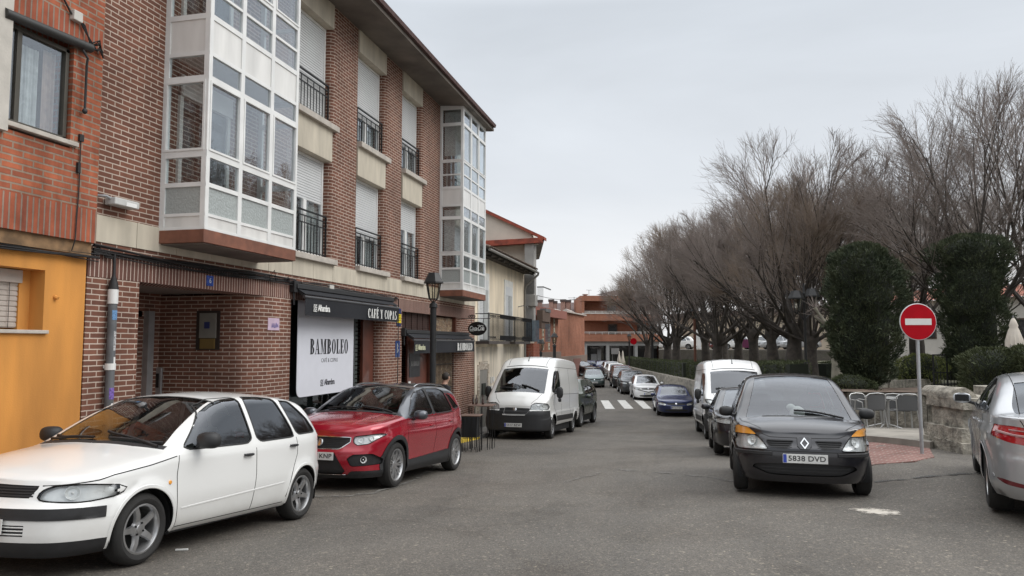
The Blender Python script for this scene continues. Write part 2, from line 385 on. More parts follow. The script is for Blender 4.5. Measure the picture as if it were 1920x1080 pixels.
AX = {'side': (0, 2), 'top': (0, 1), 'front': (1, 2), 'rear': (1, 2)}
def vnorm(V, F):
    N = np.zeros_like(V)
    for f in F:
        a, b, c = V[f[0]], V[f[1]], V[f[2]]; n = np.cross(b-a, c-a)
        if len(f) == 4: n = n+np.cross(V[f[2]]-a, V[f[3]]-a)
        for i in f: N[i] += n
    return N/(np.linalg.norm(N, axis=1)[:, None]+1e-12)
def shell(S):
    ds = S.get('ds', .026)
    out = catmull(S['plan'], ds); x, y = out[:, 0], out[:, 1]; K = len(x)
    t = np.gradient(out, axis=0); t /= np.linalg.norm(t, axis=1)[:, None]; nx, ny = t[:, 1], -t[:, 0]
    nx[0], ny[0], nx[-1], ny[-1] = 1, 0, -1, 0
    zs, zb, zc = Pchip(S['belt'])(x), Pchip(S['low'])(x), Pchip(S['top'])(x)
    zc = np.maximum(zc, zs+.002)
    bul = Pchip(S['bulge'])(x); cr = Pchip(S['crown'])(x)
    fp, rp, sp = Pchip(S['fprof']), Pchip(S['rprof']), Pchip(S['sprof'])
    M = max(10, int(S.get('M', round((zs.max()-zb.min())/ds)))); V = []; U = []
    # A: the flanks, bumper to bumper
    s = np.linspace(0, 1, M+1)
    A = np.zeros((K, M+1, 3))
    for k in range(K):
        z = zb[k]+(zs[k]-zb[k])*s
        off = nx[k]**2*(fp(z) if nx[k] > 0 else rp(z))+ny[k]**2*sp(s)
        for (xw, zw, rw) in S['arch']:
            r = np.hypot(x[k]-xw, z-zw); off = off+ny[k]**2*S.get('flare', .018)*np.exp(-((r-rw-.01)/.05)**2)
        A[k, :, 0] = x[k]+nx[k]*off; A[k, :, 1] = np.maximum(0, y[k]+ny[k]*off) if 0 < k < K-1 else 0; A[k, :, 2] = z
    # B: bonnet, glasshouse, roof, boot
    n1, nb, n2 = S.get('n1', 14), 4, S.get('n2', 16)
    J = n1+nb+n2; B = np.zeros((K, J+1, 3)); Bv = np.r_[1+np.arange(n1+1)/n1*.98, 2+np.arange(1, nb+1)/nb*.02, 2.02+np.arange(1, n2+1)/n2*.98]
    tum = Pchip(S['tumble'])(x); shelf = S.get('shelf', .02); rc = S.get('rc', .07)
    for k in range(K):
        h = zc[k]-zs[k]; c = min(cr[k], .7*h); zr = zs[k]+h-c; yk = y[k]; 
        yr = yk-min(.35*yk, shelf+(zr-zs[k])*tum[k]); P0 = np.array([A[k, M, 1], zs[k]]); P1 = np.array([yr, zr]); L1 = np.linalg.norm(P1-P0)
        r1 = min(rc, .45*L1); r2 = min(rc, .35*yr)
        top = lambda yy: zr+c*(1-(abs(yy)/max(yr, 1e-6))**2)
        d1 = (P1-P0)/(L1+1e-9); E0 = P1-d1*r1; y2 = yr-r2; E1 = np.array([y2, top(y2)])
        bow = S.get('bow', .012)*min(1, L1/.4)
        rows = []
        for j in range(n1+1):
            u = j/n1; p = P0*(1-u)+E0*u; p = p+np.array([bow*4*u*(1-u)*.7, 0]); rows.append(p)
        for j in range(1, nb+1):
            u = j/nb; rows.append(E0*(1-u)**2+2*u*(1-u)*P1+E1*u*u)
        for j in range(1, n2+1):
            yy = y2*(1-j/n2); rows.append(np.array([yy, top(yy)]))
        rows = np.array(rows)
        a = rows[:, 0]/max(yk, 1e-6); B[k, :, 1] = rows[:, 0]; B[k, :, 2] = rows[:, 1]
        B[k, :, 0] = x[k]+bul[k]*(1-np.clip(a, 0, 1)**2)
        B[k, 0] = A[k, M]
        if S.get('lean'):   # nothing
            pass
    # assemble both halves
    VA = []; tagv = []; F = []
    def addgrid(G, vv, flip, patch):
        o = len(VA); a, b = G.shape[:2]
        for i in range(a):
            for j in range(b): VA.append(G[i, j]); tagv.append((x[i], vv[j]))
        for i in range(a-1):
            for j in range(b-1):
                q = (o+i*b+j, o+(i+1)*b+j, o+(i+1)*b+j+1, o+i*b+j+1); F.append(q[::-1] if flip else q)
    mir = np.array([1, -1, 1])
    addgrid(A, s, False, 0); addgrid(A*mir, s, True, 0); addgrid(B, Bv, False, 1); addgrid(B*mir, Bv, True, 1)
    VA = np.array(VA); tagv = np.array(tagv)
    key = np.round(VA, 4); _, idx, inv = np.unique(key, axis=0, return_index=True, return_inverse=True); inv = inv.ravel()
    V = VA[idx]; T = tagv[idx]; FF = []; FT = []
    for f in F:
        g = [int(inv[i]) for i in f]; tt = tagv[list(f)].mean(0)
        h = [g[i] for i in range(4) if g[i] != g[i-1]]
        if len(set(h)) >= 3 and len(set(h)) == len(h): FF.append(tuple(h)); FT.append(tt)
    return V, FF, np.array(FT)

def ribbon(bvh, pts2, proj, w, off, sgn=1, closed=False, step=.03, thick=0.):
    """a strip w wide that follows the body along a line given in one view"""
    P = [np.array(p, float) for p in pts2]
    if closed: P = P+[P[0]]
    d = np.r_[0, np.cumsum([np.linalg.norm(b-a) for a, b in zip(P[:-1], P[1:])])]; n = max(2, int(d[-1]/step)); q = np.linspace(0, d[-1], n+1)
    Q = np.stack([np.interp(q, d, [p[0] for p in P]), np.interp(q, d, [p[1] for p in P])], 1)
    pts = []
    for a, b in Q:
        if proj == 'side': o, dr = Vector((a, 3*sgn, b)), Vector((0, -sgn, 0))
        elif proj == 'front': o, dr = Vector((5, a, b)), Vector((-1, 0, 0))
        elif proj == 'rear': o, dr = Vector((-5, a, b)), Vector((1, 0, 0))
        else: o, dr = Vector((a, b, 5)), Vector((0, 0, -1))
        loc, nn, i, dist = bvh.ray_cast(o, dr)
        if loc is None: continue
        if nn.dot(dr) > 0: nn = -nn
        pts.append((np.array(loc), np.array(nn)))
    mb = MB()
    if len(pts) < 2: return mb
    L = []; 
    for i in range(len(pts)):
        t = pts[min(i+1, len(pts)-1)][0]-pts[max(i-1, 0)][0]
        if closed and i in (0, len(pts)-1): t = pts[1][0]-pts[-2][0]
        nn = pts[max(i-1, 0)][1]+pts[i][1]+pts[min(i+1, len(pts)-1)][1]; nn /= np.linalg.norm(nn)+1e-9
        l = np.cross(nn, t); l /= (np.linalg.norm(l)+1e-9); p = pts[i][0]
        L.append((p+nn*off*.2-l*w/2, p+nn*off-l*w*.35, p+nn*off+l*w*.35, p+nn*off*.2+l*w/2))
    vs = [q for r_ in L for q in r_]
    fs = [(i*4+j, (i+1)*4+j, (i+1)*4+j+1, i*4+j+1) for i in range(len(L)-1) for j in range(3)]
    mb.add(vs, fs); return mb

def wheel_mb(r, w, rim_r, style, n):
    """tyre and rim, axle along y, outer face towards +y"""
    h = w/2; ty = MB()
    ty.lathe([(rim_r, h-.012), (rim_r+.012, h), (rim_r+(r-rim_r)*.45, h+.008), (r-.022, h-.004), (r-.004, h-.03), (r, h-.055), (r, 0), (r, -h+.055), (r-.004, -h+.03), (r-.03, -h), (rim_r, -h+.01)], axis='y', seg=48)
    rm = MB()
    rm.lathe([(rim_r+.002, h-.008), (rim_r-.012, h-.006), (rim_r-.02, h-.02), (rim_r-.028, h-.06), (rim_r-.035, -h+.03)], axis='y', seg=48)
    dk = MB(); dk.lathe([(0.001, -.012), (rim_r*.72, -.012), (rim_r*.72, -.03), (rim_r-.03, -.05)], axis='y', seg=32)
    f = h-.03
    def spoke(a, w0, w1, r0, r1, y0, y1, th=.022):
        ca, sa = math.cos(a), math.sin(a); u = np.array([ca, 0, sa]); v = np.array([-sa, 0, ca]); e = np.array([0, 1, 0.])
        prof = [(r0, w0, y0), ((r0+r1)/2, (w0+w1)/2*.92, (y0+y1)/2+.012), (r1, w1, y1)]
        vs = []; 
        for (rr, ww, yy) in prof:
            for (k, dy) in ((-1, -th), (-.75, 0), (.75, 0), (1, -th)): vs.append(u*rr+v*ww*k/2+e*(yy+dy))
        fs = [(i*4+j, i*4+j+1, (i+1)*4+j+1, (i+1)*4+j) for i in range(2) for j in range(3)]
        rm.add(vs, fs)
    if style == 'star':
        for i in range(n): spoke(2*math.pi*i/n+R(90), .075, .052, .045, rim_r-.008, f-.01, f+.004)
        rm.lathe([(0.001, f+.004), (.03, f+.002), (.034, f-.004), (.062, f-.008), (.075, f-.03)], axis='y', seg=24)
        for i in range(4):
            a = 2*math.pi*(i+.5)/4; dk.lathe([(0.001, f+.0), (.009, f+.0), (.009, f-.02)], c=(.048*math.cos(a), 0.002, .048*math.sin(a)), axis='y', seg=8)
    elif style == 'multi':
        for i in range(n):
            for d in (-.11, .11): spoke(2*math.pi*i/n+R(90)+d, .026, .02, .05, rim_r-.008, f-.014, f+.004)
        rm.lathe([(0.001, f+.0), (.03, f-.002), (.06, f-.01), (.07, f-.03)], axis='y', seg=24)
    elif style == 'cover':
        rm.lathe([(0.001, f+.006), (.05, f+.004), (.07, f-.006), (.11, f-.002), (rim_r*.8, f-.0), (rim_r-.012, f-.004)], axis='y', seg=48)
        for i in range(n):
            a = 2*math.pi*i/n; rr = rim_r*.72; dk.lathe([(0.001, f+.004), (.022, f+.004), (.024, f-.01)], c=(rr*math.cos(a), 0, rr*math.sin(a)), axis='y', seg=10)
    return ty, rm, dk

PLF = {}
def plate(root, S, x, z, txt, rear=False, yoff=0., tilt=0.):
    sg = -1 if rear else 1
    mb = MB(); mb.box(-.26, .26, -.008, .0, -.055, .055)
    o0 = facing(mb, (x, yoff, z), (sg, 0, tilt)); p = obj('number_plate', o0, WHT, root, world=False, bevel=.003)
    if txt:
        b = MB(); b.box(-.255, -.215, -.0095, -.0075, -.05, .05); obj('blue_strip', facing(b, (x, yoff, z), (sg, 0, tilt)), BLU, p, world=False)
        t = text_mb(txt, .088, .002, 1.0, .0012, 1.02); 
        xs = [v[0] for v in t.v]; k = .43/(max(xs)-min(xs)); mid = (max(xs)+min(xs))/2
        t.v = [((v[0]-mid)*k+.02, v[1]-.0095, v[2]) for v in t.v]
        obj('plate_text', facing(t, (x, yoff, z), (sg, 0, tilt)), BLKT, p, world=False)
    return p

def make_car(name, S, label, loc, heading, group=None, cat='car'):
    """heading: direction (radians, from +x) the bonnet points to"""
    SPLIT[0] = S.get('ds', .026) < .045
    x0, y0 = loc[:2]; ch, sh = math.cos(heading), math.sin(heading); wb = S['arch'][0][0]
    g = [gz(x0+ch*wb*k, y0+sh*wb*k) for k in (1, -1)]; z0 = loc[2] if len(loc) > 2 else (g[0]+g[1])/2
    root = thing(name, label, cat, (x0, y0, z0), 0, group)
    pit = -math.atan2(g[0]-g[1], 2*wb) if len(loc) < 3 else 0
    root.rotation_euler = (0, pit, heading)
    V, F, FT = shell(S); N = vnorm(V, F); tree = BVHTree.FromPolygons([tuple(v) for v in V], F)
    lock = np.zeros(len(V), bool); thr = S.get('ds', .026)*.74
    regs = []
    for (xw, zw, rw) in S['arch']: regs.append(dict(part='_hole', proj='side', poly=circle(xw, zw, rw), raw=True))
    regs += S['regions']
    for r_ in regs:
        if 'poly' not in r_: continue
        r_['P'] = r_['poly'] if r_.get('raw') else chaikin(r_['poly'], 2, r_.get('q', .18))
        a, b = AX[r_['proj']]; Q = V[:, [a, b]].copy()
        if r_['proj'] in ('front', 'rear', 'top') and not r_.get('asym'): Q[:, AX[r_['proj']].index(1)] = np.abs(Q[:, AX[r_['proj']].index(1)])
        d, gr = sdf(Q, r_['P'])
        if r_['proj'] == 'side': m = np.abs(N[:, 1]) > .25
        elif r_['proj'] == 'front': m = (N[:, 0] > .12) & (V[:, 0] > 0)
        elif r_['proj'] == 'rear': m = (N[:, 0] < -.12) & (V[:, 0] < 0)
        else: m = N[:, 2] > .2
        m &= (np.abs(d) < thr) & ~lock
        i = np.where(m)[0]; sg = np.sign(V[i][:, 1]) if r_['proj'] != 'side' else np.ones(len(i))
        g2 = gr[i]; mv = np.zeros((len(i), 3)); mv[:, a] = -g2[:, 0]; mv[:, b] = -g2[:, 1]
        if r_['proj'] != 'side' and not r_.get('asym'): mv[:, 1] *= sg
        c = ({0, 1, 2}-{a, b}).pop(); nn = N[i]; den = np.where(np.abs(nn[:, c]) > .25, nn[:, c], 1e9)
        mv[:, c] = -(mv[:, a]*nn[:, a]+mv[:, b]*nn[:, b])/den
        V[i] += mv; lock[i] = True
    C = np.array([V[list(f)].mean(0) for f in F])
    fn = np.array([N[list(f)].mean(0) for f in F])
    lab = np.zeros(len(F), int)
    for ri, r_ in enumerate(regs, 1):
        if 'poly' in r_:
            a, b = AX[r_['proj']]; Q = C[:, [a, b]].copy()
            if r_['proj'] in ('front', 'rear', 'top') and not r_.get('asym'): Q[:, AX[r_['proj']].index(1)] = np.abs(Q[:, AX[r_['proj']].index(1)])
            d, _ = sdf(Q, r_['P'])
            if r_['proj'] == 'side': m = np.abs(fn[:, 1]) > .2
            elif r_['proj'] == 'front': m = (fn[:, 0] > .1) & (C[:, 0] > 0)
            elif r_['proj'] == 'rear': m = (fn[:, 0] < -.1) & (C[:, 0] < 0)
            else: m = fn[:, 2] > .15
            m &= d > 0
        else:
            u0, u1, v0, v1 = r_['grid']; m = (FT[:, 0] > u0) & (FT[:, 0] < u1) & (FT[:, 1] > v0) & (FT[:, 1] < v1)
        if 'cond' in r_: m &= r_['cond'](C, fn, FT)
        lab[m & (lab == 0)] = ri
    paint_m = S['paint']
    def extract(mask, off=0.):
        idx = np.where(mask)[0]; mp = {}; vs = []; fs = []
        for i in idx:
            g_ = []
            for v in F[i]:
                if v not in mp: mp[v] = len(vs); vs.append(V[v]+N[v]*off)
                g_.append(mp[v])
            fs.append(tuple(g_))
        return MB().add(vs, fs)
    body = obj('body', extract(lab == 0), paint_m, root, world=False, smooth=True, sharp=42)
    done = {}
    for ri, r_ in enumerate(regs, 1):
        if r_['part'] == '_hole': continue
        for sd in ((1, -1) if r_.get('split') else (0,)):
            m = lab == ri
            if sd: m = m & (C[:, 1]*sd > 0)
            if not m.any(): continue
            o = obj(r_['part'], extract(m, r_.get('off', -.004)), r_['mat'], root, world=False, smooth=True, sharp=50)
            if r_.get('lens'):
                obj('lens', extract(m, .001), LENS, o, world=False, smooth=True, sharp=50)
            r_.setdefault('_o', []).append(o)
        if r_.get('trim'):
            w, tm = r_['trim']
            for sg in ((1, -1) if r_['proj'] == 'side' else (1,)):
                P = r_['P']
                if r_['proj'] != 'side' : continue
                mb = ribbon(tree, P, 'side', w, .004, sg, True)
                if mb.f: obj('window_seal', mb, tm, root, world=False, smooth=True)
        if r_['part'] == 'headlight' and 'P' in r_ and r_['proj'] == 'front': r_.setdefault('edge', (.011, SEAM))
        if r_.get('edge'):
            w, tm = r_['edge']; mb = MB()
            for sg in (1, -1):
                P = [(p[0]*sg, p[1]) for p in r_['P']] if r_['proj'] in ('front', 'rear') else r_['P']
                q = ribbon(tree, P, r_['proj'], w, .004, sg, True); mb.add(q.v, q.f)
                if r_.get('asym') or r_.get('mid'): break
            if mb.f: obj('trim', mb, tm, root, world=False, smooth=True)
    # seams and strips
    for kind, proj, w, off, mm, pts in S.get('strips', []):
        mb = MB()
        for sg in ((1, -1) if proj in ('side', 'top', 'frontm', 'rearm') else (1,)):
            P = pts if proj == 'side' else [(p[0], p[1]*sg) for p in pts] if proj == 'top' else [(p[0]*sg, p[1]) for p in pts]
            q = ribbon(tree, P, proj.replace('m', ''), w, off, sg); mb.add(q.v, q.f)
        if mb.f: obj(kind, mb, mm, root, world=False, smooth=True)
    # glasshouse seals round the windscreen and rear window come as strips on the surface: skip; floor, wells
    xf, xr = max(p[0] for p in S['plan']), min(p[0] for p in S['plan']); W = max(p[1] for p in S['plan'])
    ub = MB(); xa, za, ra = S['arch'][0]; xb, zb_, rb = S['arch'][1]
    ub.box(xr+.22, xf-.28, -(W-.3), W-.3, .20, .5); ub.box(xb+rb+.02, xa-ra-.02, -(W-.07), W-.07, .19, .45)
    ub.box(xa-ra-.05, xf-.45, -(W-.33), W-.33, .3, S['belt_z']-.18) if S.get('belt_z') else None
    obj('underbody', ub, DARK, root, world=False)
    wl = MB()
    for (xw, zw, rw) in S['arch']:
        for sg in (1, -1):
            i0 = len(wl.v); wl.lathe([(rw+.004, W-.03), (rw+.004, W-.33), (.01, W-.34)], c=(xw, 0, zw), axis='y', seg=28, a0=-.3, a1=math.pi+.3)
            if sg < 0:
                for i in range(i0, len(wl.v)): q = wl.v[i]; wl.v[i] = (q[0], -q[1], q[2])
    obj('wheel_well', wl, DARK, root, world=False)
    # wheels
    ty, rm, dk = wheel_mb(*S['wheel'][:5]); proto = None; wr, ww = S['wheel'][:2]
    for (xw, _, _) in S['arch']:
        for sg in (1, -1):
            yw = sg*(S.get('track', W-.012-ww/2)); st = S.get('steer', 0) if xw > 0 else 0
            if proto is None:
                o = obj('wheel', ty, RUB, root, world=False, smooth=True); ri = obj('rim', rm, S['wheel'][5], o, world=False, smooth=True); br = obj('brake_disc', dk, S['wheel'][6] if len(S['wheel']) > 6 else DARK, o, world=False, smooth=True); proto = (o, ri, br)
            else:
                o = proto[0].copy(); link(o); o.parent = root
                for q in proto[1:]: c2 = q.copy(); link(c2); c2.parent = o
            o.location = (xw, yw, wr); o.rotation_euler = (0, random.uniform(0, 1), (0 if sg > 0 else math.pi)+st)
    lip = MB()
    for (xw, zw, rw) in S['arch']:
        for sg in (1, -1):
            q = ribbon(tree, [(xw+(rw+.008)*math.cos(a_), zw+(rw+.008)*math.sin(a_)) for a_ in np.linspace(-.28, math.pi+.28, 50)], 'side', .034, .006, sg); lip.add(q.v, q.f)
    if lip.f: obj('arch_lip', lip, S.get('lip', paint_m), root, world=False, smooth=True)
    # mirrors
    if S.get('mirror'):
        mx_, my_, mz_, sx, sy, sz, mm = S['mirror']
        for sg in (1, -1):
            mb = MB(); mb.ell((mx_, sg*my_, mz_), (sx, sy, sz), 14, 10, .75)
            for i, v in enumerate(mb.v):
                if v[0] < mx_-sx*.35: mb.v[i] = (mx_-sx*.35, v[1], v[2])
            if S.get('mstem'):
                mb2 = MB(); a0 = np.array(S['mstem'][0])*[1, sg, 1]; a1 = np.array(S['mstem'][1])*[1, sg, 1]; mb2.bar(a0, a1, .05, .04)
            o = obj('mirror', mb, mm, root, world=False, smooth=True, sharp=50)
            if S.get('mstem'): obj('mirror_arm', mb2, BLK, o, world=False, bevel=.01)
            g3 = MB(); g3.add([(mx_-sx*.42, sg*(my_-sy*.75), mz_-sz*.6), (mx_-sx*.42, sg*(my_+sy*.75), mz_-sz*.6), (mx_-sx*.42, sg*(my_+sy*.75), mz_+sz*.65), (mx_-sx*.42, sg*(my_-sy*.75), mz_+sz*.65)], [(0, 1, 2, 3)])
            obj('mirror_glass', g3, MGL, o, world=False)
    # handles
    for (hx, hz, hw, mm) in S.get('handles', []):
        for sg in (1, -1):
            loc_, nn, _, _ = tree.ray_cast(Vector((hx, 3*sg, hz)), Vector((0, -sg, 0)))
            if loc_ is None: continue
            mb = MB(); mb.ell((hx, loc_.y+sg*.022, hz), (hw/2, .012, .014), 12, 6, .6); mb.box(hx-hw*.42, hx-hw*.3, loc_.y-sg*.004, loc_.y+sg*.02, hz-.01, hz+.01); mb.box(hx+hw*.3, hx+hw*.42, loc_.y-sg*.004, loc_.y+sg*.02, hz-.01, hz+.01)
            obj('door_handle', mb, mm, root, world=False, smooth=True)
    # interior
    if S.get('cabin'):
        cx0, cx1, cw, bz, hz = S['cabin']   # dash x, rear x, half width, seat z, headrest z
        d = MB(); d.prism([(cx0+.42, bz+.40), (cx0+.05, bz+.47), (cx0-.08, bz+.42), (cx0-.05, bz-.1), (cx0+.4, bz-.1)], 'y', -cw, cw); obj('dashboard', d, DASH, root, world=False, bevel=.03)
        fl = MB(); fl.box(cx1, cx0+.2, -cw, cw, bz-.25, bz-.2); fl.box(cx1, cx1+.3, -cw, cw, bz-.2, S.get('shelfz', bz+.3)); obj('cabin_floor', fl, DASH, root, world=False)
        for row, sx_ in enumerate(S.get('seats', [cx0-.75, cx0-1.6])):
            for sg in (1, -1):
                st = MB(); st.prism([(sx_-.22, bz-.05), (sx_+.28, bz), (sx_+.28, bz+.1), (sx_-.1, bz+.1), (sx_-.26, hz-.22), (sx_-.36, hz-.24), (sx_-.3, bz)], 'y', sg*.36-.23, sg*.36+.23)
                st.ell((sx_-.34, sg*.36, hz-.1), (.05, .12, .09), 10, 8, .7)
                obj('seat', st, SEAT, root, world=False, bevel=.03, smooth=True)
        sw = MB(); c0 = np.array([cx0-.22, cw*.52 if not S.get('rhd') else -cw*.5, bz+.42]); ax = np.array([-.85, 0, .5]); ax /= np.linalg.norm(ax); u = np.array([0, 1, 0.]); w_ = np.cross(ax, u)
        ring = [c0+.18*(u*math.cos(a)+w_*math.sin(a)) for a in np.linspace(0, 2*math.pi, 25)]; sw.tube(ring, .014, 6, False); sw.bar(c0-u*.17, c0+u*.17, .03, .02); sw.bar(c0, c0-ax*.25, .05, .05)
        obj('steering_wheel', sw, DASH, root, world=False, smooth=True)
        if S.get('rvm'):
            rv = MB(); q = S['rvm']; rv.ell(q, (.015, .11, .035), 12, 6, .7); obj('rear_view_mirror', rv, DASH, root, world=False, smooth=True)
    for (px_, pz_, tx, rr) in S.get('plates', []): plate(root, S, px_, pz_, tx, rr, tilt=S.get('ptilt', 0))
    for fn_ in S.get('extra', []): fn_(root, tree, S)
    SPLIT[0] = True
    return root, tree
P_WHITE = paint('white_paint', (.74, .74, .72), dirt=(.30, .27, .22))
P_RED = paint('red_metallic_paint', (.34, .005, .02), .3, .25, amt=.25)
P_BLACK = paint('black_paint', (.010, .010, .014), .2, .3, amt=.2)
P_SILVER = paint('silver_paint', (.46, .47, .48), .55, .34, amt=.4)
P_VAN = paint('van_white_paint', (.68, .68, .66), dirt=(.25, .22, .18), amt=.7)
P_BLUE = paint('dark_blue_paint', (.012, .025, .10), .3, .3)
P_GREY = paint('dark_grey_paint', (.035, .038, .042), .4, .3)
P_GREEN = paint('faded_dark_green_paint', (.035, .05, .035), .1, .5, dirt=(.30, .25, .18), amt=1.3)
P_TEAL = paint('pale_green_grey_paint', (.10, .14, .14), .4, .35)
P_ROOF = paint('graphite_roof_paint', (.075, .082, .095), .5, .3, amt=0)
P_DRED = paint('dark_red_paint', (.12, .012, .012), .2, .3)
P_DGREY2 = paint('black_grey_paint', (.02, .021, .024), .3, .3)

COMMON = dict(tumble=[(0, .42)], shelf=.02, rc=.07, fprof=[(0, 0)], rprof=[(0, 0)], sprof=[(0, -.07), (.06, -.03), (.2, .0), (.5, .02), (.8, .014), (.93, .01), (1, 0)],
              bulge=[(-2, -.0), (-1.5, -.04), (-1, 0), (.3, 0), (.6, .06), (1.1, .10), (1.6, .02), (1.95, 0)], crown=[(-2, .06), (0, .055), (1, .06), (2, .05)])
def spec(**k):
    s = dict(COMMON); s.update(k); return s
def dl(name='window', G=G_CLEAR, poly=None, **k):
    return dict(part=name, proj='side', poly=poly, mat=G, off=-.006, trim=(.017, SEAL), split=True, q=.09, **k)
def screen(u0, u1, G=G_CLEAR, v0=2.03, v1=3.1, part='windscreen'):
    return dict(part=part, grid=(u0, u1, v0, v1), mat=G, off=-.005)

def ibiza():
    bx = Pchip([(2.0, .86), (.9, .86)])
    seam_front = [(.86, .86), (.885, .7), (.86, .4), (.84, .23)]
    return spec(plan=[(1.94, 0), (1.91, .36), (1.82, .6), (1.64, .735), (1.25, .785), (.6, .80), (0, .805), (-1.0, .80), (-1.5, .755), (-1.76, .62), (-1.85, .34), (-1.87, 0)],
        belt=[(1.94, .72), (1.7, .745), (1.3, .80), (.95, .855), (0, .875), (-1.2, .91), (-1.6, .93), (-1.87, .90)], belt_z=.86,
        top=[(1.94, .735), (1.86, .775), (1.6, .84), (1.25, .90), (.98, .94), (.93, .95), (.62, 1.12), (.30, 1.295), (.14, 1.355), (-.05, 1.39), (-.5, 1.415), (-1.0, 1.40), (-1.32, 1.355), (-1.5, 1.26), (-1.68, 1.08), (-1.80, .95), (-1.87, .905)],
        low=[(1.94, .17), (1.3, .17), (.85, .2), (-.85, .2), (-1.3, .2), (-1.87, .26)],
        fprof=[(.15, .03), (.22, .07), (.34, .095), (.52, .095), (.57, .05), (.63, .03), (.72, 0)], rprof=[(.2, .02), (.35, .07), (.55, .07), (.62, .02), (.9, 0)],
        arch=[(1.22, .29, .335), (-1.22, .29, .325)], wheel=(.29, .185, .20, 'star', 5, ALLOY, DARK), track=.70, paint=P_WHITE, flare=.016,
        tumble=[(-1.87, .5), (-1, .42), (.3, .42), (1, .5)],
        regions=[
            dict(part='headlight', proj='front', poly=[(.43, .585), (.71, .565), (.79, .595), (.79, .68), (.70, .70), (.52, .69), (.44, .65)], mat=REFL, off=-.035, lens=True, split=True, cond=lambda C, n, T: C[:, 0] > 1.5),
            dict(part='grille', proj='front', poly=[(-.2, .60), (.37, .60), (.43, .69), (-.2, .70)], mat=BLK, off=-.012, asym=False, raw=True),
            dict(part='bumper_strip', proj='front', poly=[(-.3, .445), (.86, .445), (.86, .53), (-.3, .53)], mat=BLK, off=.008, raw=True, cond=lambda C, n, T: C[:, 0] > 1.62),
            dict(part='front_valance', proj='front', poly=[(-.3, .0), (.86, .0), (.86, .285), (-.3, .285)], mat=BLK, off=.004, raw=True, cond=lambda C, n, T: C[:, 0] > 1.5),
            dict(part='bumper_vent', proj='front', poly=[(-.3, .33), (.40, .33), (.40, .41), (-.3, .41)], mat=BLK, off=-.01, raw=True, cond=lambda C, n, T: C[:, 0] > 1.7),
            dl(poly=[(.80, .90), (.46, 1.165), (.27, 1.285), (.10, 1.34), (-.21, 1.365), (-.225, .91)], G=G_MID),
            dl(poly=[(-.305, .915), (-.29, 1.367), (-.60, 1.365), (-.84, 1.345), (-.98, 1.03), (-.995, .935)], G=G_TINT),
            dl('quarter_window', poly=[(-1.07, .955), (-.93, 1.335), (-1.14, 1.315), (-1.38, 1.14), (-1.52, .97)], G=G_TINT),
            screen(.12, .90, v0=2.075), screen(-1.75, -1.36, G_TINT, part='rear_window', v0=2.075),
            dict(part='tail_light', proj='side', poly=[(-1.62, .70), (-1.62, .92), (-1.95, .92), (-1.95, .70)], mat=REDL, raw=True, split=True)],
        strips=[('panel_gap', 'side', .009, .0015, SEAM, seam_front), ('panel_gap', 'side', .009, .0015, SEAM, [(-.265, .86), (-.275, .6), (-.25, .25)]),
                ('panel_gap', 'side', .009, .0015, SEAM, [(.84, .245), (-.84, .245)]),
                ('panel_gap', 'side', .009, .0015, SEAM, [(-1.04, .93), (-1.05, .75), (-.93, .52), (-.86, .30)]),
                ('panel_gap', 'side', .009, .0015, SEAM, [(.885, .855), (1.2, .80), (1.55, .755), (1.66, .725), (1.9, .69)]),
                ('wiper', 'top', .022, .02, BLK, [(.93, .1), (.90, .5), (.86, .62)]), 
                ('body_crease', 'side', .018, .004, P_WHITE, [(.8, .40), (-.8, .46)]),
                ('front_seal', 'top', .03, .003, SEAL, [(.12, 0), (.11, .40), (.13, .56)]), 
                ('cowl_grille', 'top', .07, .003, BLK, [(1.0, 0), (.97, .4), (.90, .68)])],
        mirror=(.60, .90, .98, .09, .11, .075, BLK), mstem=((.62, .78, .92), (.60, .86, .95)), handles=[(-.12, .80, .15, BLK), (-.95, .845, .15, BLK)],
        cabin=(.72, -1.5, .66, .42, 1.18), rvm=(.22, 0, 1.27), plates=[(2.045, .40, None, False), (-1.94, .75, None, True)],
        extra=[front_badges_ibiza])
def slats(root, name, m, ys, zs, x, t=.012, inset=0):
    mb = MB()
    for z in zs: mb.box(x(z)-.02, x(z), ys[0], ys[1], z-t/2, z+t/2)
    return obj(name, mb, m, root, world=False)
def surf(tree, proj, a, b, sgn=1):
    if proj == 'front': o, d = Vector((5, a, b)), Vector((-1, 0, 0))
    elif proj == 'rear': o, d = Vector((-5, a, b)), Vector((1, 0, 0))
    elif proj == 'side': o, d = Vector((a, 3*sgn, b)), Vector((0, -sgn, 0))
    else: o, d = Vector((a, b, 5)), Vector((0, 0, -1))
    l, n, _, _ = tree.ray_cast(o, d)
    if l is None: return Vector((0, 0, 0)), Vector((1, 0, 0))
    return l, (n if n.dot(d) < 0 else -n)
def front_lines(root, tree, name, m, zs, y0, y1, w=.014, off=.0, split=False, proj='front'):
    mb = MB()
    for z in zs:
        for s in ((1, -1) if split else (1,)):
            q = ribbon(tree, [(y0*s, z), (y1*s, z)], proj, w, off); mb.add(q.v, q.f)
    return obj(name, mb, m, root, world=False)
def lamp_bowls(root, tree, spots, proj='front', dark=True):
    """round reflector bowls with a bulb, behind the lens"""
    for sg in (1, -1):
        for (y, z, r) in spots:
            l, n = surf(tree, proj, y*sg, z); c = l-n*.03; mb = MB()
            mb.lathe([(.001, -.02), (r*.35, -.016), (r*.8, .0), (r, .018), (r*1.06, .018)], axis='z', seg=24)
            M = n.to_track_quat('Z', 'Y').to_matrix().to_4x4(); M.translation = c; mb.xf(M)
            obj('lamp_bowl', mb, REFL, root, world=False, smooth=True)
            b = MB(); b.ell((0, 0, .0), (r*.22, r*.22, r*.3), 10, 6); b.xf(M); obj('bulb', b, REFL, root, world=False, smooth=True)
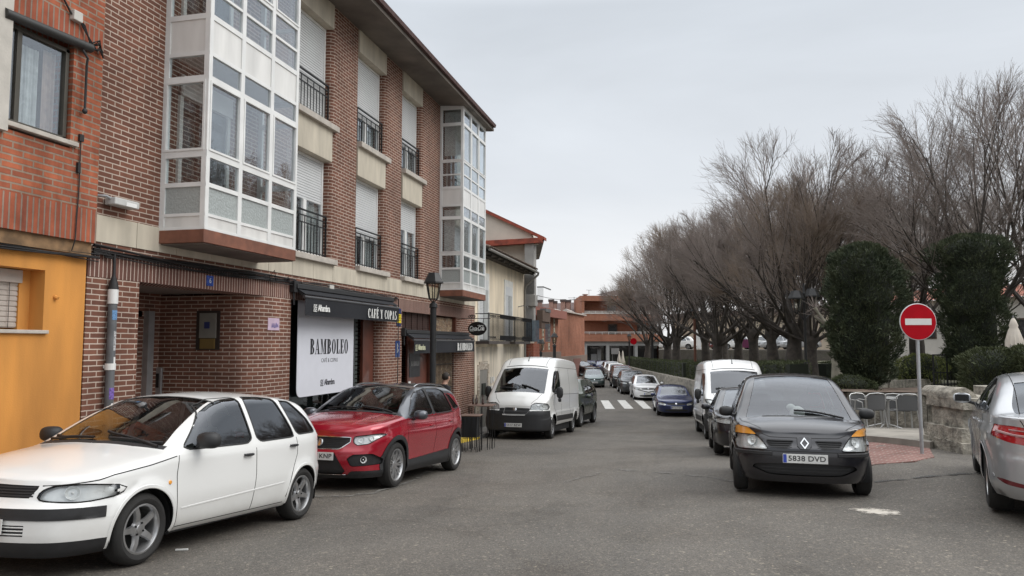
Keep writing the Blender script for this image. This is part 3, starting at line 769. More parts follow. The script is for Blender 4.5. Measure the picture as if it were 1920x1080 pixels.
def disc_badge(root, tree, proj, a, b, r, m=CHR, name='badge', sgn=1, off=.006, elong=1.):
    l, n = surf(tree, proj, a, b, sgn); mb = MB(); mb.lathe([(.001, .004), (r*.8, .004), (r, 0), (r, -.01)], axis='y', seg=24)
    mb.v = [(v[0], -v[1], v[2]*elong) for v in mb.v]; obj(name, facing(mb, l+n*off, n), m, root, world=False, smooth=True)
def front_badges_ibiza(root, tree, S):
    front_lines(root, tree, 'grille_slat', BLK, [.615, .635, .655, .675], -.40, .40, .012, .004)
    front_lines(root, tree, 'bumper_slat', P_WHITE, [.345, .37, .395], -.40, .40, .010, .002)
    disc_badge(root, tree, 'front', 0, .655, .05, CHR, elong=.8)
    lamp_bowls(root, tree, [(.64, .64, .05)])
    disc_badge(root, tree, 'side', .97, .64, .018, AMBER, 'side_repeater', 1); disc_badge(root, tree, 'side', .97, .64, .018, AMBER, 'side_repeater', -1)
    mb = MB()
    for i in range(2):
        q = ribbon(tree, [(.93+.0*i, .62-.64*i), (.87, .1-.62*i), (.84, -.0-.60*i)] if i == 0 else [(.94, -.05), (.90, -.42), (.83, -.58)], 'top', .02, .025); mb.add(q.v, q.f)
    obj('wiper', mb, BLK, root, world=False)
    sp = MB()
    for i, yy in enumerate((.60, .56)):
        pass

def arona():
    clad = dict(mat=BLK, off=.006)
    return spec(plan=[(2.04, 0), (2.0, .42), (1.90, .66), (1.66, .80), (1.28, .845), (.6, .86), (0, .865), (-1.28, .86), (-1.65, .80), (-1.88, .64), (-1.96, .34), (-1.98, 0)],
        belt=[(2.04, .83), (1.85, .87), (1.5, .94), (1.0, 1.0), (0, 1.01), (-1.0, 1.04), (-1.5, 1.08), (-1.98, 1.05)], belt_z=.98,
        top=[(2.04, .86), (1.96, .93), (1.75, .995), (1.4, 1.045), (1.08, 1.085), (1.0, 1.10), (.68, 1.27), (.34, 1.44), (.18, 1.50), (-.1, 1.54), (-.6, 1.56), (-1.1, 1.55), (-1.45, 1.50), (-1.62, 1.44), (-1.75, 1.30), (-1.88, 1.13), (-1.98, 1.05)],
        low=[(2.04, .2), (1.3, .2), (.9, .2), (-.9, .2), (-1.3, .22), (-1.98, .28)],
        fprof=[(.15, -.03), (.22, .03), (.3, .07), (.45, .085), (.55, .08), (.62, .05), (.72, .02), (.80, 0)], rprof=[(.2, .02), (.35, .07), (.6, .07), (.7, .03), (1.0, 0)],
        sprof=[(0, -.04), (.12, .0), (.25, -.008), (.5, .012), (.72, .03), (.78, .026), (.9, .005), (1, 0)],
        arch=[(1.285, .335, .375), (-1.285, .335, .375)], wheel=(.335, .205, .235, 'multi', 9, mat('machined_alloy', (.5, .5, .5), .3, .85, var=.1), BLK), paint=P_RED, flare=.012, track=.765, lip=BLK,
        tumble=[(-1.98, .5), (-1, .42), (.3, .42), (1, .5)], crown=[(-2, .07), (0, .06), (1, .06), (2, .05)],
        bulge=[(-1.98, 0), (-1.6, -.05), (-1, 0), (.3, 0), (.6, .06), (1.1, .10), (1.7, .03), (2.04, 0)],
        regions=[
            dict(part='headlight', proj='front', poly=[(.50, .70), (.56, .655), (.70, .675), (.84, .80), (.80, .815), (.50, .775)], mat=REFL, off=-.03, lens=True, split=True, q=.08, cond=lambda C, n, T: C[:, 0] > 1.45),
            dict(part='grille', proj='front', poly=[(-.2, .60), (.32, .60), (.46, .70), (.46, .765), (-.2, .775)], mat=BLK, off=-.02, q=.06, edge=(.014, CHR), mid=True, asym=False),
            dict(part='fog_light_surround', proj='front', poly=[(.50, .36), (.80, .38), (.82, .45), (.74, .54), (.52, .53), (.44, .47)], mat=BLK, off=-.03, split=True, q=.1, cond=lambda C, n, T: C[:, 0] > 1.5),
            dict(part='lower_intake', proj='front', poly=[(-.2, .245), (.36, .245), (.42, .30), (.26, .55), (-.2, .56)], mat=BLK, off=-.03, raw=True, cond=lambda C, n, T: C[:, 0] > 1.6),
            dict(part='front_skirt', proj='front', poly=[(-.3, 0), (.95, 0), (.95, .30), (.5, .30), (.45, .25), (-.3, .24)], mat=BLK, off=.006, raw=True, cond=lambda C, n, T: C[:, 0] > 1.5),
            dict(part='arch_cladding', proj='side', poly=circle(1.285, .335, .44), raw=True, mat=BLK, off=.008, split=True, cond=lambda C, n, T: (C[:, 2] < .8) & (np.abs(n[:, 1]) > .5)),
            dict(part='arch_cladding', proj='side', poly=circle(-1.285, .335, .44), raw=True, mat=BLK, off=.008, split=True, cond=lambda C, n, T: (np.abs(n[:, 1]) > .5)),
            dict(part='sill_cladding', proj='side', poly=[(.95, .1), (.95, .37), (-.95, .43), (-.95, .1)], raw=True, mat=BLK, off=.007, split=True),
            dl(poly=[(.86, 1.03), (.46, 1.32), (.26, 1.41), (-.12, 1.465), (-.15, 1.045)], G=G_MID),
            dl(poly=[(-.22, 1.05), (-.20, 1.47), (-.75, 1.47), (-.96, 1.43), (-1.08, 1.10), (-.95, 1.075)], G=G_TINT),
            dict(part='door_pillar', proj='side', poly=[(-.13, 1.04), (-.10, 1.47), (-.22, 1.475), (-.235, 1.045)], raw=True, mat=BLK, off=.001, split=True),
            dl('quarter_window', poly=[(-1.13, 1.11), (-1.02, 1.39), (-1.20, 1.36), (-1.44, 1.14)], G=G_TINT),
            screen(.16, 1.0, v0=2.075), screen(-1.9, -1.55, G_TINT, part='rear_window', v0=2.075),
            dict(part='roof', grid=(-1.6, 1.02, 1.05, 3.2), mat=P_ROOF, off=0, cond=lambda C, n, T: (T[:, 1] > 1.93) | (C[:, 2] > 1.42) | (T[:, 0] > .1)),
            dict(part='tail_light', proj='side', poly=[(-1.7, .86), (-1.62, 1.02), (-2.1, 1.02), (-2.1, .86)], mat=REDL, raw=True, split=True)],
        strips=[('panel_gap', 'side', .008, .0015, SEAM, [(.92, 1.0), (.95, .8), (.90, .45), (.86, .40)]), ('panel_gap', 'side', .008, .0015, SEAM, [(-.19, 1.02), (-.22, .7), (-.18, .42)]),
                ('panel_gap', 'side', .008, .0015, SEAM, [(-1.10, 1.08), (-1.08, .9), (-.93, .72), (-.90, .5)]),
                ('window_chrome', 'side', .014, .006, CHR, [(.86, 1.0), (-.2, 1.022), (-1.1, 1.07), (-1.36, 1.11), (-1.48, 1.17)]),
                ('shoulder_line', 'side', .016, .004, P_RED, [(.75, .84), (-.2, .86), (-1.15, .90)]),
                ('panel_gap', 'top', .008, .0015, SEAM, [(1.02, .76), (1.3, .77), (1.65, .66), (1.86, .52)]),
                ('cowl_grille', 'top', .06, .003, BLK, [(1.08, 0), (1.04, .4), (.97, .70)]), ('skid_strip', 'front', .012, .006, CHR, [(-.42, .245), (.42, .245)]),
                ('bonnet_crease', 'top', .02, .004, P_RED, [(1.1, .50), (1.5, .46), (1.9, .40)])],
        mirror=(.70, .98, 1.055, .10, .11, .075, P_ROOF), mstem=((.70, .84, .98), (.70, .94, 1.02)), handles=[(-.02, .87, .17, P_RED), (-.93, .915, .17, P_RED)],
        cabin=(.80, -1.5, .70, .52, 1.30), rvm=(.26, 0, 1.38), plates=[(2.125, .50, '6072 KNP', False), (-2.06, .6, None, True)], extra=[arona_bits])
def arona_bits(root, tree, S):
    lamp_bowls(root, tree, [(.60, .735, .04), (.72, .755, .035)])
    lamp_bowls(root, tree, [(.66, .455, .045)])
    front_lines(root, tree, 'grille_slat', BLK, [.625, .65, .675, .70, .725, .75], -.40, .40, .010, -.002)
    disc_badge(root, tree, 'front', 0, .69, .055, CHR)
    for sg in (1, -1):
        mb = MB(); pts = []
        for t in np.linspace(0, 1, 14):
            x = .02-1.5*t; l, n = surf(tree, 'top', x, sg*.545); h = .035*min(1, min(t, 1-t)*9); pts.append((l.x, l.y, l.z+h))
        mb.tube(pts, .016, 8); obj('roof_rail', mb, CHR, root, world=False, smooth=True)
    mb = MB(); mb.prism([(-1.5, 1.47), (-1.72, 1.42), (-1.74, 1.39), (-1.5, 1.42)], 'y', -.55, .55); obj('rear_spoiler', mb, P_ROOF, root, world=False, bevel=.01)
    mb = MB(); mb.lathe([(.012, 0), (.006, .03), (.004, .08)], c=(-1.35, 0, 1.5), seg=8); obj('aerial', mb, BLK, root, world=False)
    wipers(root, tree, 1.0, .62)
def wipers(root, tree, x, w, one=False):
    mb = MB(); 
    for (a, b) in ([(.55, -.05)] if one else [(w, .08), (.0, -w*.85)]):
        q = ribbon(tree, [(x-.01, a), (x-.045, (a+b)/2), (x-.06, b)], 'top', .022, .028); mb.add(q.v, q.f)
    obj('wiper', mb, BLK, root, world=False)

def modus():
    return spec(plan=[(1.86, 0), (1.84, .34), (1.76, .56), (1.62, .70), (1.35, .79), (.9, .815), (0, .82), (-1.1, .81), (-1.5, .76), (-1.73, .60), (-1.81, .3), (-1.82, 0)],
        belt=[(1.86, .78), (1.76, .83), (1.6, .87), (1.35, .905), (1.0, .93), (0, .95), (-1.2, .98), (-1.82, 1.0)], belt_z=.98,
        top=[(1.86, .80), (1.80, .845), (1.65, .90), (1.42, .945), (1.28, .965), (1.22, .985), (.9, 1.215), (.6, 1.44), (.42, 1.515), (.2, 1.555), (-.3, 1.585), (-1.0, 1.57), (-1.4, 1.52), (-1.6, 1.42), (-1.75, 1.15), (-1.82, 1.01)],
        low=[(1.86, .19), (1.3, .19), (.85, .2), (-.85, .2), (-1.82, .26)],
        fprof=[(.15, -.02), (.2, .02), (.3, .07), (.5, .09), (.60, .085), (.64, .06), (.72, .03), (.78, 0)], rprof=[(.2, .03), (.35, .06), (.6, .06), (1.0, 0)],
        arch=[(1.24, .29, .335), (-1.24, .29, .335)], wheel=(.29, .175, .195, 'cover', 7, STEEL, DARK), paint=P_BLACK, flare=.014, track=.74,
        tumble=[(-1.8, .4), (0, .36), (1, .40)], crown=[(-2, .07), (0, .06), (.9, .06), (1.2, .05), (1.85, .05)], rc=.08,
        bulge=[(-1.8, 0), (-1.5, -.05), (-1, 0), (.4, 0), (.8, .10), (1.22, .16), (1.6, .06), (1.86, 0)],
        regions=[
            dict(part='turn_signal', proj='front', poly=[(.83, .755), (.84, .82), (.76, .868), (.66, .85), (.55, .755)], mat=AMBER, off=-.004, q=.1, split=True, cond=lambda C, n, T: C[:, 0] > 1.35),
            dict(part='headlight', proj='front', poly=[(.42, .585), (.82, .57), (.84, .755), (.55, .755), (.48, .67)], mat=REFL, off=-.035, q=.08, lens=True, split=True, cond=lambda C, n, T: C[:, 0] > 1.35),
            dict(part='grille', proj='front', poly=[(.12, .70), (.44, .70), (.44, .665), (.40, .615), (.20, .60)], mat=BLK, off=-.02, q=.06, raw=False, split=True, edge=(.012, BLK)),
            dict(part='lower_intake', proj='front', poly=[(-.3, .27), (.42, .28), (.62, .36), (.58, .40), (.4, .42), (-.3, .42)], mat=BLK, off=-.03, q=.1, asym=False),
            dl(poly=[(.62, .99), (.40, 1.28), (.20, 1.43), (-.10, 1.465), (-.12, 1.0)], G=G_CLEAR),
            dl('quarter_window', poly=[(1.05, .97), (.72, 1.16), (.64, 1.14), (.67, .98)], G=G_CLEAR),
            dl(poly=[(-.22, 1.03), (-.20, 1.47), (-.85, 1.46), (-1.0, 1.05)], G=G_TINT),
            dl('quarter_window', poly=[(-1.08, 1.06), (-.95, 1.45), (-1.2, 1.43), (-1.45, 1.1)], G=G_TINT),
            screen(.36, 1.22, G_CLEAR, v0=2.075), screen(-1.75, -1.45, G_TINT, part='rear_window', v0=2.075),
            dict(part='tail_light', proj='side', poly=[(-1.6, .9), (-1.5, 1.3), (-2.1, 1.3), (-2.1, .9)], mat=REDL, raw=True, split=True)],
        strips=[('panel_gap', 'side', .008, .0015, SEAM, [(.96, .98), (.92, .6), (.82, .35), (.8, .24)]), ('panel_gap', 'side', .008, .0015, SEAM, [(-.17, 1.0), (-.17, .25)]),
                ('side_moulding', 'side', .05, .012, BLK, [(.80, .42), (-.85, .42)]),
                ('bumper_moulding', 'frontm', .05, .012, BLK, [(.38, .535), (.62, .535), (.80, .53)]),
                ('bonnet_gap', 'front', .007, .0015, SEAM, [(-.50, .775), (-.40, .735), (0, .73), (.40, .735), (.50, .775)]),
                ('bonnet_gap', 'top', .008, .0015, SEAM, [(1.24, .74), (1.45, .72), (1.66, .60), (1.78, .50)]),
                ('bumper_gap', 'front', .007, .0015, SEAM, [(-.82, .575), (-.4, .565), (0, .57), (.4, .565), (.82, .575)]),
                ('intake_slat', 'front', .012, .0, BLK, [(-.5, .335), (.5, .335)]), ('intake_slat', 'front', .012, .0, BLK, [(-.52, .37), (.52, .37)]),
                ('scuttle', 'top', .04, .003, BLK, [(1.385, 0), (1.36, .25), (1.32, .45)])],
        mirror=(.86, .91, 1.02, .08, .095, .07, BLK), mstem=((.86, .78, .95), (.86, .86, .98)), handles=[(.0, .90, .17, P_BLACK), (-.9, .92, .17, P_BLACK)],
        cabin=(.88, -1.5, .66, .46, 1.28), rvm=(.55, 0, 1.40), plates=[(1.953, .485, '5838 DVD', False)], extra=[modus_bits])
def modus_bits(root, tree, S):
    front_lines(root, tree, 'grille_slat', BLK, [.62, .645, .67, .695], .15, .43, .014, .004, True)
    lamp_bowls(root, tree, [(.62, .69, .065)])
    # bonnet emblem: open rhombus on a dark shield
    l, n = surf(tree, 'front', 0, .66)
    sh = MB(); sh.prism([(-.085, .07), (-.085, -.03), (-.05, -.075), (.05, -.075), (.085, -.03), (.085, .07), (.05, .095), (-.05, .095)], 'y', -.012, .012)
    b = obj('badge_shield', facing(sh, l+n*.008, n), P_BLACK, root, world=False, bevel=.005)
    d = MB(); w, h, t = .052, .075, .021
    for a, c in (((0, h), (w, 0)), ((w, 0), (0, -h)), ((0, -h), (-w, 0)), ((-w, 0), (0, h))):
        i = lambda q: (q[0]*(1-t/ w*.8), q[1]*(1-t/w*.8))
        d.prism([a, c, i(c), i(a)], 'y', -.030, -.012)
    obj('badge', facing(d, l+n*.008, n), CHR, root, world=False)
    wipers(root, tree, 1.33, .6, True)
    hm = MB(); hm.ell((1.0, .02, 1.02), (.08, .10, .09), 14, 10); hm.ell((.99, -.06, 1.09), (.05, .06, .05), 10, 6)
    obj('soft_toy', hm, mat('white_plush', (.6, .6, .58), .9), root, world=False, smooth=True)

DREDL = mat('dark_reflector', (.12, .006, .01), .3, coat=.6)
def mondeo():
    return spec(plan=[(2.36, 0), (2.3, .45), (2.1, .72), (1.8, .85), (1.4, .89), (.5, .905), (0, .905), (-1.4, .89), (-1.9, .85), (-2.2, .75), (-2.38, .52), (-2.44, .25), (-2.46, 0)],
        belt=[(2.36, .74), (1.9, .82), (1.3, .92), (0, .965), (-1.2, 1.0), (-1.8, 1.03), (-2.3, 1.04), (-2.46, 1.02)], belt_z=.93,
        top=[(2.36, .77), (2.1, .87), (1.7, .95), (1.3, 1.0), (1.2, 1.02), (.8, 1.2), (.4, 1.38), (.2, 1.43), (-.2, 1.47), (-.7, 1.46), (-1.1, 1.41), (-1.5, 1.30), (-1.95, 1.13), (-2.15, 1.085), (-2.36, 1.075), (-2.46, 1.03)],
        low=[(2.36, .2), (1.4, .2), (1.0, .18), (-1.0, .18), (-1.4, .2), (-2.1, .24), (-2.46, .26)],
        fprof=[(.2, .05), (.5, .08), (.72, 0)], rprof=[(.2, -.02), (.30, .04), (.42, .075), (.62, .07), (.70, .03), (.9, .015), (1.02, 0)],
        arch=[(1.425, .335, .375), (-1.425, .335, .375)], wheel=(.335, .225, .225, 'multi', 8, ALLOY, DARK), paint=P_SILVER, flare=.02, track=.79,
        tumble=[(0, .46)], rc=.09, bow=.02, crown=[(-2.4, .06), (0, .06), (2, .05)],
        bulge=[(-2.46, 0), (-2.1, -.06), (-1.6, -.06), (-1.0, 0), (.3, 0), (.8, .08), (1.3, .10), (2, .02), (2.36, 0)],
        sprof=[(0, -.06), (.08, -.02), (.2, .01), (.45, .015), (.7, .035), (.78, .035), (.9, .005), (1, 0)],
        regions=[
            dict(part='tail_light', proj='rear', poly=[(.40, .80), (.52, .775), (.75, .80), (.93, .86), (.93, .955), (.70, .965), (.46, .935)], mat=REDL, off=-.004, q=.12, split=True, cond=lambda C, n, T: (C[:, 0] < -1.95)),
            dict(part='rear_reflector', proj='rear', poly=[(.50, .37), (.78, .385), (.86, .42), (.80, .435), (.54, .405)], mat=DREDL, off=-.002, q=.1, split=True, cond=lambda C, n, T: C[:, 0] < -2.0),
            dict(part='rear_valance', proj='rear', poly=[(-.3, 0), (.62, 0), (.60, .30), (-.3, .33)], mat=BLK, off=.0, raw=True, cond=lambda C, n, T: C[:, 0] < -2.1),
            dict(part='headlight', proj='side', poly=[(1.95, .68), (2.5, .68), (2.5, .80), (1.85, .82)], mat=REFL, raw=True, split=True, lens=True),
            dl(poly=[(1.02, 1.0), (.62, 1.19), (.38, 1.30), (.05, 1.375), (-.12, 1.385), (-.14, .995)], G=G_MID),
            dl(poly=[(-.2, .995), (-.18, 1.385), (-.6, 1.37), (-.98, 1.30), (-1.0, 1.03)], G=G_TINT),
            dict(part='door_pillar', proj='side', poly=[(-.12, .99), (-.10, 1.39), (-.2, 1.39), (-.22, .99)], raw=True, mat=BLK, off=.001, split=True),
            dl('quarter_window', poly=[(-1.06, 1.035), (-1.03, 1.28), (-1.35, 1.17), (-1.62, 1.06)], G=G_TINT),
            screen(.26, 1.2, v0=2.075), screen(-2.06, -1.18, glass('heated_rear_glass', (.22, .25, .26)), part='rear_window', v0=2.075),],
        strips=[('panel_gap', 'side', .008, .0015, SEAM, [(1.05, .95), (1.05, .6), (.98, .3)]), ('panel_gap', 'side', .008, .0015, SEAM, [(-.16, .98), (-.2, .6), (-.16, .25)]),
                ('panel_gap', 'side', .008, .0015, SEAM, [(-1.14, 1.01), (-1.12, .85), (-1.0, .62), (-.98, .4)]),
                ('tailgate_gap', 'rearm', .009, .0015, SEAM, [(.66, 1.05), (.62, .97), (.60, .80), (.54, .72), (.50, .60), (0, .58)]),
                ('window_chrome', 'side', .012, .006, CHR, [(1.08, .985), (-.2, .975), (-1.1, 1.01), (-1.66, 1.055)]),
                ('tail_light_bar', 'rearm', .022, .004, mat('pale_lamp_strip', (.36, .20, .20), .2, coat=1), [(.50, .865), (.70, .875), (.84, .90)]),
                ('tail_light_bar', 'rearm', .012, .004, mat('pale_lamp_strip', (.5, .42, .42), .2), [(.50, .915), (.74, .925)]),
                ('roof_gap', 'top', .009, .0015, SEAM, [(-2.1, .63), (-1.5, .61), (-.5, .60), (.3, .60)])],
        mirror=(.92, 1.03, 1.06, .09, .11, .07, P_SILVER), mstem=((.92, .86, .98), (.92, .97, 1.02)), handles=[(.03, .86, .2, P_SILVER), (-.95, .90, .2, P_SILVER)],
        cabin=(.95, -2.0, .74, .46, 1.2), plates=[(-2.53, .68, None, True)])
def van(kind):
    old = kind == 'old'
    S = spec(plan=[(2.42, 0), (2.39, .5), (2.30, .78), (2.08, .93), (1.75, .965), (1.0, .975), (-2.5, .975), (-2.62, .93), (-2.66, .6), (-2.66, 0)],
        belt=[(2.42, .95), (2.25, 1.0), (1.8, 1.22), (1.3, 1.32), (0, 1.33), (-2.66, 1.33)], belt_z=1.2,
        top=[(2.42, .98), (2.36, 1.05), (2.15, 1.20), (1.92, 1.34), (1.86, 1.38), (1.6, 1.62), (1.3, 1.90), (1.12, 2.06), (1.02, 2.12), (.9, 2.22), (.68, 2.38), (.45, 2.45), (-.5, 2.50), (-2.55, 2.48), (-2.62, 2.4), (-2.66, 2.2)],
        low=[(2.42, .26), (1.8, .28), (1.2, .38), (-2.66, .42)], M=40,
        fprof=[(.2, .03), (.3, .10), (.7, .10), (.82, .07), (.86, .02), (.95, 0)], rprof=[(0, 0)], sprof=[(0, -.03), (.08, 0), (.3, .025), (.42, .025), (.46, .01), (1, 0)],
        arch=[(1.6, .335, .40), (-1.6, .335, .40)], wheel=(.335, .205, .2, 'cover', 10, STEEL, DARK), paint=P_VAN, flare=.02, track=.86,
        tumble=[(-2.66, .11), (.8, .11), (1.2, .14), (1.9, .18)], rc=.16, bow=.03, crown=[(-2.7, .08), (.9, .08), (1.2, .07), (2.4, .06)], n1=30, n2=20, shelf=.01,
        bulge=[(-2.66, 0), (.5, 0), (1.0, .08), (1.9, .16), (2.2, .08), (2.42, 0)],
        regions=[
            dict(part='headlight', proj='front', poly=[(.46, .86), (.93, .86), (.95, .95), (.92, 1.04), (.60, 1.06), (.50, 1.0)], mat=REFL, off=-.03, q=.1, lens=True, split=True, cond=lambda C, n, T: C[:, 0] > 1.9),
            dict(part='grille', proj='front', poly=[(-.3, .73), (.38, .73), (.46, .84), (.46, .90), (-.3, .92)], mat=BLK, off=-.02, q=.08, asym=False, edge=(.02, STEEL), mid=True),
            dict(part='bumper', proj='front', poly=[(-.3, 0), (1.1, 0), (1.1, .84), (.4, .82), (.34, .70), (-.3, .69)], mat=BLK, off=.012, raw=True, cond=lambda C, n, T: C[:, 0] > 1.95),
            dict(part='lower_moulding', proj='side', poly=[(1.2, .50), (1.2, .66), (-1.2, .66), (-1.2, .50)], mat=BLK, off=.01, raw=True, split=True),
            dict(part='bumper', proj='side', poly=[(1.9, .1), (2.0, .84), (2.6, .84), (2.6, .1)], mat=BLK, off=.012, raw=True, cond=lambda C, n, T: C[:, 0] > 1.9),
            dl(poly=[(1.66, 1.36), (1.55, 1.52), (1.18, 1.88), (1.0, 2.0), (.62, 2.02), (.60, 1.36)], G=G_CLEAR),
            screen(1.04, 1.88, G_CLEAR, v0=2.03)],
        strips=[('panel_gap', 'side', .01, .002, SEAM, [(.52, 2.1), (.5, 1.2), (.5, .5)]), ('panel_gap', 'side', .01, .002, SEAM, [(-.75, 2.1), (-.75, .5)]),
                ('panel_gap', 'side', .01, .002, SEAM, [(1.72, 1.3), (1.55, 1.0), (1.25, .75), (1.18, .45)]), ('panel_gap', 'side', .012, .002, SEAM, [(.5, 1.30), (-2.6, 1.30)]),
                ('panel_gap', 'side', .012, .002, SEAM, [(.9, 2.13), (-2.6, 2.13)]),
                ('bonnet_gap', 'top', .01, .002, SEAM, [(1.95, .72), (2.2, .62), (2.36, .48)]), ('roof_rib', 'top', .012, .002, SEAM, [(.95, .60), (.4, .62), (-2.5, .62)]),
                ('windscreen_seal', 'top', .035, .004, SEAL, [(1.03, 0), (1.02, .4), (1.0, .66)])],
        mirror=(1.40, 1.13, 1.36, .08, .10, .17, BLK), mstem=((1.45, .92, 1.32), (1.42, 1.08, 1.34)), handles=[(.72, 1.15, .15, BLK)],
        cabin=(1.42, .3, .80, .85, 1.75), seats=[1.0], shelfz=2.2, plates=[(2.555, .42, '5517 BZW' if old else None, False)], extra=[van_bits])
    return S
def van_bits(root, tree, S):
    front_lines(root, tree, 'grille_slat', BLK, [.76, .795, .83, .865], -.42, .42, .016, .002)
    disc_badge(root, tree, 'front', 0, .865, .065, CHR)
    lamp_bowls(root, tree, [(.62, .955, .06), (.78, .955, .055)])
    mb = MB(); q = ribbon(tree, [(1.90, .62), (1.84, .3), (1.80, .05)], 'top', .03, .03); mb.add(q.v, q.f); q = ribbon(tree, [(1.93, -.1), (1.86, -.4), (1.82, -.62)], 'top', .03, .03); mb.add(q.v, q.f)
    obj('wiper', mb, BLK, root, world=False)
    l, n = surf(tree, 'top', .82, 0); mb = MB(); mb.tube([(l.x, 0, l.z), (l.x-.05, 0, l.z+.05), (l.x-.18, 0, l.z+.30)], [.02, .012, .006], 6); obj('aerial', mb, BLK, root, world=False)
    mb = MB()
    for sg in (1, -1): mb.ell((1.41, sg*1.13, 1.14), (.05, .05, .06), 10, 6, .7)
    obj('lower_mirror', mb, BLK, root, world=False, smooth=True)
def boxer_mod(S):
    S['paint'] = paint('clean_van_paint', (.74, .74, .73), dirt=(.3, .27, .22), amt=.4)
    for r in S['regions']:
        if r['part'] == 'headlight': r['poly'] = [(.58, .98), (.92, 1.10), (.97, 1.22), (.80, 1.22), (.60, 1.10)]; r['cond'] = lambda C, n, T: C[:, 0] > 1.7
        if r['part'] == 'bumper' and r['proj'] == 'front': r['poly'] = [(-.3, 0), (1.1, 0), (1.1, .98), (.62, .94), (.5, .70), (-.3, .69)]; r['cond'] = lambda C, n, T: C[:, 0] > 1.85
    S['regions'] = [r for r in S['regions']]
    S['top'] = [(2.42, .98), (2.36, 1.10), (2.15, 1.26), (1.98, 1.36), (1.92, 1.40), (1.6, 1.68), (1.3, 1.92), (1.12, 2.06), (1.02, 2.12), (.9, 2.22), (.68, 2.38), (.45, 2.46), (-.5, 2.50), (-2.55, 2.48), (-2.62, 2.4), (-2.66, 2.2)]
    S['belt'] = [(2.42, .95), (2.25, 1.05), (1.8, 1.28), (1.3, 1.32), (0, 1.33), (-2.66, 1.33)]
    S['arch'] = [(1.6, .34, .42), (-1.9, .34, .40)]
    return S

